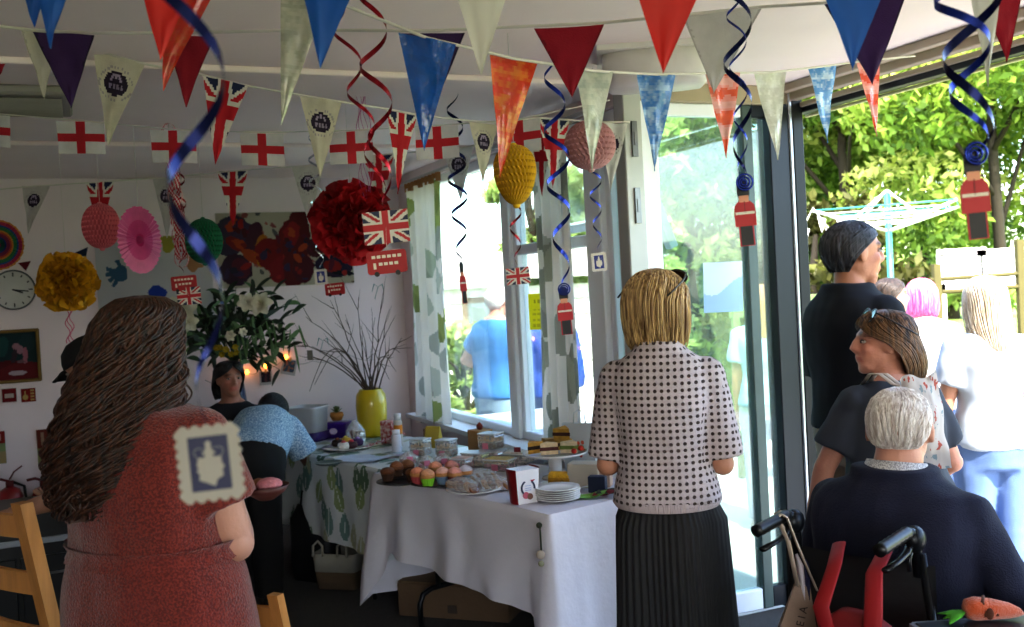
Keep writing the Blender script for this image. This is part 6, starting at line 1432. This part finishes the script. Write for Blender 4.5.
f.hair(t, hairmat('black_hair', '#060607', '#1c1c20'), [(r[0]*1.05, r[1]*1.18, r[2]*1.15, r[3], r[4]) for r in SHORT], 260, wig=.01, r=.003, seg=8, seed=2)
# 7 -- seated dark haired person by the flowers
stool = thing('stool', 'dark wooden stool under the seated dark-haired person near the flowers', 'stool', V((at(228, 400, 6.1).x, 6.1, 0)))
mb = MB(); mb.lathe([(.17, .36), (.18, .38), (.17, .40), (.01, .40)], n=24); mb.build('seat', mat('dark_wood'), stool)
for i in range(4): a = PI/4+i*PI/2; mb = MB(); mb.tube([(.12*math.cos(a), .12*math.sin(a), .37), (.18*math.cos(a), .18*math.sin(a), 0)], .016, 8); mb.build('leg', mat('dark_wood'), stool)
f = Fig(1.60, 'female', hipz=.49, hyaw=.45, armL=((.2, .3, -1), (-.2, 1, -.1)), armR=((.2, .3, -1), (-.2, 1, -.1)), legL=((.1, 1, 0), (0, .1, -1)), legR=((.1, 1, 0), (0, .1, -1)), skin='#9a6a58')
t = person('seated dark-haired person with face turned towards the room, under the flowers', at(230, 378, 6.1).x, 6.1, yaw_of(.15, -.98)); f.body(t, .008)
f.cloth(t, 'dark_top', mat('dark_jersey', '#15161c', .9), [('torso', dict(inf=.02, z0=.47, z1=.84)), ('arm', dict(i=0, inf=.018, upto=1.9)), ('arm', dict(i=1, inf=.018, upto=1.9))], .011, .006)
f.cloth(t, 'black_trousers', mat('black_cotton'), [('torso', dict(inf=.012, z0=.46, z1=.54)), ('leg', dict(i=0, inf=.015, upto=1.9)), ('leg', dict(i=1, inf=.015, upto=1.9))], .012, .005)
f.hair(t, hairmat('black_hair', '', ''), [(r[0], r[1]*1.05, r[2]*1.05, r[3], r[4]) for r in LOB], 260, wig=.01, r=.003, seg=10, seed=4)
# 8 -- person with cap leaning left behind the curly hair
f = Fig(1.64, 'male', lean=.52, hpitch=.35, armL=((.15, .55, -1), (-.1, 1, -.25)), armR=((.2, .5, -1), (0, 1, -.2)), skin='#b48a74')
t = person('person in a dark peaked cap and white shirt leaning left behind the curly hair', -1.22, 3.68, yaw_of(-1, .12)); f.body(t, .009)
f.cloth(t, 'white_shirt', mat('white_cotton', '#b4b8c4', .9), [('torso', dict(inf=.03, z0=.50, z1=.84)), ('arm', dict(i=0, inf=.026, upto=.9, flare=.02)), ('arm', dict(i=1, inf=.026, upto=.9, flare=.02))], .011, .009)
f.cloth(t, 'blue_jeans', mat('jeans_dark', '#1c2434', .9), [('torso', dict(inf=.014, z0=.45, z1=.54)), ('leg', dict(i=0, inf=.018, upto=1.95)), ('leg', dict(i=1, inf=.018, upto=1.95))], .012, .006)
mb = MB(); H = f.Hh
mb.loft([[f.hc+f.HR @ (V((w*math.cos(a), -.07+dd*math.sin(a), z))*H) for a in [2*PI*j/24 for j in range(24)]] for z, w, dd in ((.10, .40, .48), (.2, .40, .48), (.36, .36, .43), (.48, .26, .30), (.54, .1, .12))], True); cp_ = mb.build('cap', mat('cap_black', '#0b0c10', .8), t)
mb = MB(); mb.grid(lambda u, v: f.hc+f.HR @ (V(((u-.5)*.66*(1-.25*v*v), .36+.36*v*math.sin(PI*(.15+.7*u)), .13-.10*v-.06*(2*u-1)**2))*H), 12, 6); mb.grid(lambda u, v: f.hc+f.HR @ (V(((u-.5)*.66*(1-.25*v*v), .36+.36*v*math.sin(PI*(.15+.7*u)), .115-.10*v-.06*(2*u-1)**2))*H), 12, 6); mb.build('peak', mat('cap_black'), cp_)
# food dish held by the curly-haired person
c = at(266, 492, 2.62); th = thing('food_bowl', 'small dark dish of pink cake held beside the stamp card', 'dish', c)
mb = MB(); mb.lathe([(.02, -.02), (.05, 0), (.062, .018), (.058, .018), (.045, .004), (.01, 0)], n=24); mb.build('dish', mat('maroon_dish', '#4a2420', .5), th)
mb = MB(); mb.ell((.01, 0, .02), (.035, .03, .018), col='#b07078'); mb.ell((-.02, .01, .02), (.02, .02, .016), col='#7a4a30'); mb.build('cake_pieces', food, th)
# ================================================================== outdoors
def ground(name, x0, x1, y0, y1, z, m, nu=40, nv=40, amp=0):
    mb = MB(); mb.grid(lambda u, v: V((x0+(x1-x0)*u, y0+(y1-y0)*v, z+amp*noise.noise(V((u*9, v*9, 0))))), nu, nv); return mb.build(name, m, kind='structure')
paving = mat('pale_paving', '#a8a49c', .9, var=.12, vscale=1.5, bump=.2, bscale=12)
grass = mat('grass', '#55702a', .95, var=.25, vscale=.6, bump=.6, bscale=25, speck='#8a9a48', sscale=5)
ground('ground', -60, 90, -30, 120, -.14, grass, 20, 20)
pp = [A+E1*.14+E2*(-1.5), A+E1*4.2+E2*(-1.5), P+E1*4.5+E2*9, P+E1*.0+E2*9, P+E1*.02, B+E1*.02-E2*.02]
slab('patio', pp, -.05, .08, paving)
leafm = mat('foliage', paint=True, rough=.55, trans=.45, var=.15, vscale=3, spec=.3)
barkm = mat('tree_bark', '#2c261a', .9, bump=.8, bscale=18, stretch=(3, 3, .6))
def foliage(clumps, n, size, cols, seed):
    rs = np.random.RandomState(seed); C_ = np.array([lin(c) for c in cols]); cl = np.array(clumps, dtype=float)
    w = cl[:, 3]**2; w /= w.sum(); k = rs.choice(len(cl), n, p=w)
    d = rs.normal(size=(n, 3)); d /= np.linalg.norm(d, axis=1)[:, None]; r = rs.rand(n)**.35
    c = cl[k, :3]+d*(r*cl[k, 3])[:, None]*np.array([1, 1, .8])
    a = rs.normal(size=(n, 3)); a /= np.linalg.norm(a, axis=1)[:, None]; b = np.cross(a, rs.normal(size=(n, 3))); b /= np.linalg.norm(b, axis=1)[:, None]
    s = size*(.6+.8*rs.rand(n))[:, None]
    v = np.stack([c-a*s, c-b*s*.45, c+a*s, c+b*s*.45], 1).reshape(-1, 3)
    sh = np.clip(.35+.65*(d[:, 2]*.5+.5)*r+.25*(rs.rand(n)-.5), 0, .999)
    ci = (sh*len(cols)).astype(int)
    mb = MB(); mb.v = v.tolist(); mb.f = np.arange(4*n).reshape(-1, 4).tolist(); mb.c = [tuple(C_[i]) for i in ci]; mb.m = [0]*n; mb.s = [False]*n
    return mb
def tree(label, x, y, h, r, n, size, cols, seed, zlow=.3, trunk=.2, group=None, cat='tree', name='tree'):
    th = thing(name, label, cat, V((x, y, -.14)), 0, group); rs = random.Random(seed); cl = []
    for i in range(34):
        a = rs.random()*6.28; zz = zlow+(1-zlow)*rs.random(); q = r*math.sqrt(rs.random())*(1-.75*((zz-.55)/.62)**2)
        cl.append((q*math.cos(a), q*math.sin(a), h*zz*.92, r*rs.uniform(.22, .36)))
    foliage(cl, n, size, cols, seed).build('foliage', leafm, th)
    mb = MB(); mb.tube([(0, 0, 0), (.05, 0, h*.2), (0, .05, h*.45), (.1, 0, h*.8)], [trunk*1.3, trunk, trunk*.8, trunk*.25], 10)
    for i in range(5): a = rs.random()*6.28; mb.tube([(0, 0, h*(.25+.08*i)), (r*.35*math.cos(a), r*.35*math.sin(a), h*(.45+.08*i)), (r*.7*math.cos(a), r*.7*math.sin(a), h*(.5+.08*i))], [trunk*.5, trunk*.3, trunk*.08], 7)
    mb.build('trunk', barkm, th)
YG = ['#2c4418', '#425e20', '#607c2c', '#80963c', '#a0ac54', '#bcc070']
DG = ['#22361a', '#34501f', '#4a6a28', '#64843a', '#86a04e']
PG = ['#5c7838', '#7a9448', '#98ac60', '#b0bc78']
def tx(px, d): return (px-512)/1000*d
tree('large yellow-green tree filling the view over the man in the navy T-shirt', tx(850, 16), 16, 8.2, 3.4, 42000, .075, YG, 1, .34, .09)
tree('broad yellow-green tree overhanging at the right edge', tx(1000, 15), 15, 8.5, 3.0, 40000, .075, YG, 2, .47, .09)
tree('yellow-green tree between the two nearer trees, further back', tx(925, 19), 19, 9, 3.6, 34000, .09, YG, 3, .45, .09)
tree('dark green bush beneath the trees by the rotary airer', tx(812, 14), 14, 2.9, 1.3, 5000, .10, ['#2a2c14', '#3a3a1a', '#4a4a22', '#5a5c2c'], 4, .1, .12, None, 'bush', 'bush')
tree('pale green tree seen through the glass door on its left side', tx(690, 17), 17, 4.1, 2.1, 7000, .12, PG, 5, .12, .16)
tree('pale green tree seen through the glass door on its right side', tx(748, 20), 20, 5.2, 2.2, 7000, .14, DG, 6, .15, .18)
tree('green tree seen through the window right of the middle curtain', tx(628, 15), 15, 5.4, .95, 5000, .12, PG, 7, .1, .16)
tree('light green tree seen in the window above the yellow note', tx(538, 14), 14, 4.4, .6, 3500, .10, PG, 8, .2, .12)
tree('small green bush seen in the left window behind the blue polo shirt', tx(460, 10), 10, 1.5, .55, 3000, .07, PG, 9, .1, .07, None, 'bush', 'bush')
tree('distant pale tree above the low white panels', tx(952, 34), 34, 3.6, 2.4, 4000, .2, PG, 10, .2, .2)
# white shed beyond the left window
sx = tx(470, 12.5); th = thing('garden_building', 'pale weatherboarded building far behind the left window', 'building', V((sx, 12.6, -.14)), .1)
mb = MB()
for i in range(9): mb.box((0, 0, .12+.2*i), (3.2, .06+.02*(i % 2), .19), bev=.01)
mb.build('board_wall', mat('pale_boards', '#d0ccc4', .8), th)
mb = MB(); mb.loft([[V((x, y, z)) for x, y, z in ((-1.8, -.3, 1.9), (1.8, -.3, 1.9), (1.8, 1.2, 2.25), (-1.8, 1.2, 2.25))], [V((x, y, z)) for x, y, z in ((-1.8, -.3, 1.98), (1.8, -.3, 1.98), (1.8, 1.2, 2.33), (-1.8, 1.2, 2.33))]], True, smooth=False); mb.build('roof', mat('roof_pale', '#a8a09a', .8), th)
mb = MB(); mb.box((.3, -.06, 1.25), (.8, .06, .9)); w_ = mb.build('window', mat('brown_wood', '#6a5a48', .7), th); mb = MB(); mb.box((.3, -.095, 1.25), (.66, .02, .76)); mb.build('pane', mat('dull_glass', '#6a7274', .2), w_)
# rotary airer
c = V((tx(892, 8.0), 8.0, -.14)); th = thing('rotary_airer', 'teal rotary clothes airer standing in the garden', 'clothes airer', c)
teal = mat('teal_metal', '#3f9a8c', .4, .2); linem = mat('airer_line', '#c8ccb8', .6)
zt = at(892, 190, 8.0).z+.14; za = at(892, 216, 8.0).z+.14
mb = MB(); mb.tube([(0, 0, 0), (0, 0, zt)], .024, 10); mb.build('pole', teal, th)
for i in range(4):
    a = .35+i*PI/2; mb = MB(); mb.tube([(0, 0, za-.12), (.72*math.cos(a), .72*math.sin(a), za+.06)], .012, 6); mb.tube([(0, 0, zt), (.36*math.cos(a), .36*math.sin(a), za-.03)], .010, 6); mb.build('arm', linem, th)
for k_ in range(5):
    mb = MB(); r_ = .72*(1-.16*k_); mb.tube([(r_*math.cos(.35+i*PI/2), r_*math.sin(.35+i*PI/2), za-.12+.18*r_/.72) for i in range(5)], .006, 5); mb.build('line', linem if k_ else teal, th)
th = thing('bunting', 'small white bunting hanging outdoors from the rotary airer', 'bunting', at(815, 240, 7.7))
mb = MB(); pts = [at(*p_, 7.7) for p_ in ((801, 238), (806, 222), (813, 208), (825, 224), (838, 240), (842, 250))]; mb.tube(pts, .006, 5); mb.build('cord', linem, th, True)
for x, y in ((805, 226), (821, 216), (829, 228), (837, 240), (840, 218)):
    mb = MB(); tri(mb, at(x-4, y, 7.7), at(x+5, y+3, 7.7), at(x+1, y+17, 7.7), C('#d8d4d0'), 6, 6); mb.build('pennant', cloth_p, th, True)
# rail fence and white panels
fw_ = mat('mossy_wood', '#4a4424', .9); wp = mat('white_panel', '#d4d4de', .5)
th = thing('rail_fence', 'mossy wooden rail fence beyond the people outside', 'fence', V((tx(960, 11), 11, -.14)))
for x, z0, z1 in ((936, 264, 330), (1019, 240, 330), (1075, 240, 330)): a = at(x, z0, 11); mb = MB(); mb.box((a.x, 11, (a.z-.14)/2), (.08, .08, a.z+.14)); mb.build('post', fw_, th, True)
for y in (278, 291): a, b = at(930, y+2, 11), at(1080, y-9, 11); mb = MB(); mb.tube([a, b], .035, 8, flat=.7); mb.build('rail', fw_, th, True)
th = thing('white_hutch', 'row of low white framed panels behind the rail fence', 'panel', V((tx(985, 13), 13, -.14)))
for x0, x1 in ((944, 978), (982, 1017)):
    a, b = at(x0, 256, 13), at(x1, 282, 13); mb = MB(); mb.box(((a.x+b.x)/2, 13, (a.z+b.z)/2), (b.x-a.x, .05, a.z-b.z)); mb.build('grey_panel', wp, th, True)
    mb = MB()
    for z in (a.z+.04, b.z-.04): mb.box(((a.x+b.x)/2, 12.97, z), (b.x-a.x+.2, .06, .09))
    for x in (a.x-.06, b.x+.06): mb.box((x, 12.97, (a.z-.14)/2), (.09, .06, a.z+.2))
    mb.build('white_frame', mat('white_gloss', '#e4e2dc', .5), th, True)
# green bench behind the doorway man
c = at(806, 292, 8.3); th = thing('garden_bench', 'slatted green garden bench beyond the doorway', 'bench', V((c.x, 8.3, -.07)), .2)
gb = mat('bench_green', '#5c6c40', .7)
for z in (.42,): mb = MB(); mb.box((0, 0, z), (1.2, .4, .04)); mb.build('seat', gb, th)
for z in (.7, .95, 1.2, 1.45): mb = MB(); mb.box((0, .2, z), (1.2, .03, .16)); mb.build('back_slat', gb, th)
for x in (-.55, .55): mb = MB(); mb.box((x, .2, .76), (.06, .05, 1.55)); mb.box((x, -.16, .21), (.06, .05, .43)); mb.build('leg', gb, th)
# outdoor people
def outsider(label, px, d, yaw, h, prof, top, topm, botm, hair, rings, skin='#b8866e', armL=None, armR=None, sl=.6, hyaw=0, wid=1.0, seed=1, wig=.008, lean=0, skirt=False, pyl=None):
    f = Fig(h, prof, wid=wid, hyaw=hyaw, armL=armL, armR=armR, skin=skin, lean=lean)
    t = person(label, tx(px, d), d, yaw, -.05); f.body(t, .009)
    f.cloth(t, top, topm, [('torso', dict(inf=.026, z0=.5, z1=.843)), ('arm', dict(i=0, inf=.024, upto=sl, flare=.015)), ('arm', dict(i=1, inf=.024, upto=sl, flare=.015))], .011, .008, seed=seed)
    f.cloth(t, 'jeans', botm, [('torso', dict(inf=.016, z0=.44, z1=.56)), ('leg', dict(i=0, inf=.02, upto=1.95, flare=.012)), ('leg', dict(i=1, inf=.02, upto=1.95, flare=.012))], .011, .007, seed=seed+3)
    for i in (0, 1): mb = MB(); f.foot(mb, i, .012); mb.build('shoe', mat('shoe_pale', '#a8a49c', .6), t)
    f.hair(t, hair, rings, 260, wig=wig, r=.003, seg=12, seed=seed)
    return t
LONG = [(.53, .04, .04, -.06, PI), (.49, .22, .25, -.06, PI), (.38, .33, .38, -.06, 2.8), (.22, .41, .47, -.06, 2.2), (0, .44, .51, -.06, 1.9), (-.3, .46, .52, -.06, 1.7), (-.7, .48, .56, -.08, 1.4), (-1.0, .42, .58, -.1, 1.1), (-1.2, .3, .58, -.1, .8)]
bluej = mat('pale_jeans', '#6078a4', .85, bump=.2, bscale=200); darkj = mat('mid_jeans', '#3a4c70', .85)
outsider('person with pale blonde hair in a white T-shirt and light blue jeans, back turned, outside', 986, 4.75, yaw_of(.05, 1), 1.63, 'female', 'white_tshirt', mat('white_tee', '#b8c0cc', .9), bluej, hairmat('pale_blonde_hair', '#a08c74', '#d8ccb8'), LONG, armR=((.25, .0, -1), (.1, .35, -1)), armL=((.22, .05, -1), (-.1, .6, -.6)), wid=.88, seed=2)
outsider('person with bright pink hair in a pale top standing outside', 922, 6.2, yaw_of(.1, 1), 1.62, 'female', 'pale_top', mat('pale_grey_tee', '#c8c8d0', .9), darkj, hairmat('pink_hair', '#a83870', '#e888b0'), BOB, seed=3)
outsider('person with short dark hair in profile outside, wearing blue', 889, 5.6, yaw_of(.95, .1), 1.645, 'male', 'blue_tshirt', mat('mid_blue_tee', '#3c5c9c', .9), darkj, hairmat('brown_short', '#1c1612', '#4a3a2e'), SHORT, skin='#c08a70', seed=4)
outsider('white-haired person in a blue polo shirt outside the left window, hand on hip', 492, 7.65, yaw_of(.75, .6), 1.73, 'male', 'blue_polo', mat('polo_blue', '#3a72a8', .9), mat('light_trousers', '#8aa0b4', .9), hairmat('white_hair', '', ''), SHORT, skin='#c08c78', armL=((.75, -.1, -.8), (-.7, .45, -.35)), wid=1.12, seed=5, lean=.08)
outsider('person in deep blue standing behind the middle curtain outside the window', 549, 7.9, yaw_of(-.3, 1), 1.64, 'female', 'deep_blue_top', mat('deep_blue_tee', '#28488c', .9), darkj, hairmat('light_brown_hair', '', ''), BOB, sl=1.5, seed=6)
outsider('person with long fair hair in pale blue, seen through the narrow door glass', 764, 6.7, yaw_of(.3, .9), 1.63, 'female', 'pale_blue_top', mat('pale_blue_tee', '#9cbcd4', .9), mat('pale_trousers', '#a8b4c4', .9), hairmat('fair_hair', '#7a5030', '#c89468'), LONG, seed=7)
# outdoor table with white cloth in the left window
def outtable(label, px, d, rz, w=1.5):
    c = V((tx(px, d), d, -.05)); th = thing('garden_table', label, 'garden table', c, rz)
    mb = MB(); mb.box((0, 0, .78), (w, .7, .03)); mb.build('tabletop', mat('white_plastic', '#d0d4d8', .4), th)
    for sx in (-1, 1):
        for sy in (-1, 1): mb = MB(); mb.tube([(sx*(w/2-.1), sy*.28, .77), (sx*(w/2-.06), sy*.32, 0)], .02, 8); mb.build('leg', mat('white_plastic'), th)
    mb = MB(); mb.grid(lambda u, v: V(((u-.5)*w, -.36-.02*math.sin(u*40), .80-.45*v)), 40, 6); mb.build('table_skirt', mat('blue_mesh', '#2c3c80', .7, speck='#7888b8', sscale=60), th)
    return th
outtable('white garden table with a blue mesh skirt outside the window', 545, 6.7, TH-PI/2, 1.25)
c = V((tx(1012, 5.3), 5.3, -.05)); th = thing('garden_chair', 'dark metal garden chair behind the light blue jeans outside', 'chair', c, .3)
mb = MB(); mb.box((0, 0, .44), (.42, .42, .03)); mb.build('seat', metal, th)
for sx in (-1, 1):
    mb = MB(); mb.tube([(sx*.19, .19, 0), (sx*.19, .19, .44), (sx*.19, .24, .8)], .012, 8); mb.build('back_post', metal, th); mb = MB(); mb.tube([(sx*.19, -.19, 0), (sx*.19, -.19, .44)], .012, 8); mb.build('leg', metal, th)
for z in (.56, .67, .78): mb = MB(); mb.box((0, .22, z), (.38, .015, .04)); mb.build('back_slat', metal, th)
th = thing('cushion', 'bright pink cushion on the dark garden chair', 'cushion', c+V((0, 0, .457))); mb = MB(); mb.ell((0, 0, .10), (.17, .16, .10)); mb.build('cover', mat('hot_pink', '#d02c8c', .8), th)
# yellow note on the window
mb = MB(); q = [atplane(*p_, win(T[1])+E1*.05, E1) for p_ in ((528, 294), (550, 293), (552, 329), (530, 330))]
def yn(u, v):
    if .15 < v < .28 and .18 < u < .82 and int(u*17) % 3: return '#9c8c1c'
    if v > .42 and int(v*13) % 2 and .18 < u < .82 and int(u*19+v*3) % 4: return '#b4a020'
    return '#d6c41c'
mb.grid(lambda u, v: q[0].lerp(q[1], u).lerp(q[3].lerp(q[2], u), v), 24, 30, yn); mb.build('yellow_note', mat('note_paint', paint=True, rough=.7, trans=.4, var=.02), label='yellow handwritten note stuck on the window pane', cat='note')
# ================================================================== light and camera
w = bpy.data.worlds.new('World'); SC.world = w; w.use_nodes = True; nt = w.node_tree
bg = nt.nodes['Background']; sky = nt.nodes.new('ShaderNodeTexSky'); sky.sky_type = 'NISHITA'; sky.sun_disc = False; sky.sun_elevation = math.radians(52); sky.sun_rotation = math.radians(200); sky.air_density = 1.0; sky.dust_density = 2.5; sky.ozone_density = 1
nt.links.new(sky.outputs[0], bg.inputs[0]); bg.inputs[1].default_value = .85
def sunlamp(d, e):
    l = bpy.data.lights.new('sun', 'SUN'); l.energy = e; l.angle = math.radians(1.0); l.color = (1, .95, .86); o = bpy.data.objects.new('sun', l); COL.objects.link(o)
    o.rotation_euler = V(d).to_track_quat('-Z', 'Y').to_euler(); o.location = (3, 0, 12)
sunlamp((-.30, .62, -.85), 8.5)
def area(name, loc, d, sx, sy, e, col=(1, 1, 1)):
    l = bpy.data.lights.new(name, 'AREA'); l.shape = 'RECTANGLE'; l.size = sx; l.size_y = sy; l.energy = e; l.color = col; o = bpy.data.objects.new(name, l); COL.objects.link(o); o.location = loc
    o.rotation_euler = V(d).to_track_quat('-Z', 'Y').to_euler(); return o
area('rear_fill', LR.lerp(farR, .5)-E2*.3+V((0, 0, 2.0)), -E2+V((0, 0, .05)), 3.0, .8, 15, (1, .97, .94))  # added unseen fill light behind the camera, lifts the interior
cam = bpy.data.cameras.new('camera'); co = bpy.data.objects.new('camera', cam); COL.objects.link(co); SC.camera = co
M = Matrix((RR, UU, -FF)).transposed().to_4x4(); M.translation = CAM; co.matrix_world = M
cam.sensor_width = 36; cam.lens = FP*36/1024; cam.clip_end = 300; cam.clip_start = .05
cam.dof.use_dof = True; cam.dof.focus_distance = 3.3; cam.dof.aperture_fstop = 4.5
SC.view_settings.view_transform = 'Standard'; SC.view_settings.look = 'None'; SC.view_settings.exposure = 1.22; SC.view_settings.gamma = .88
SC.cycles.use_denoising = True
SC.cycles.max_bounces = 10; SC.cycles.transparent_max_bounces = 16; SC.cycles.sample_clamp_indirect = 6
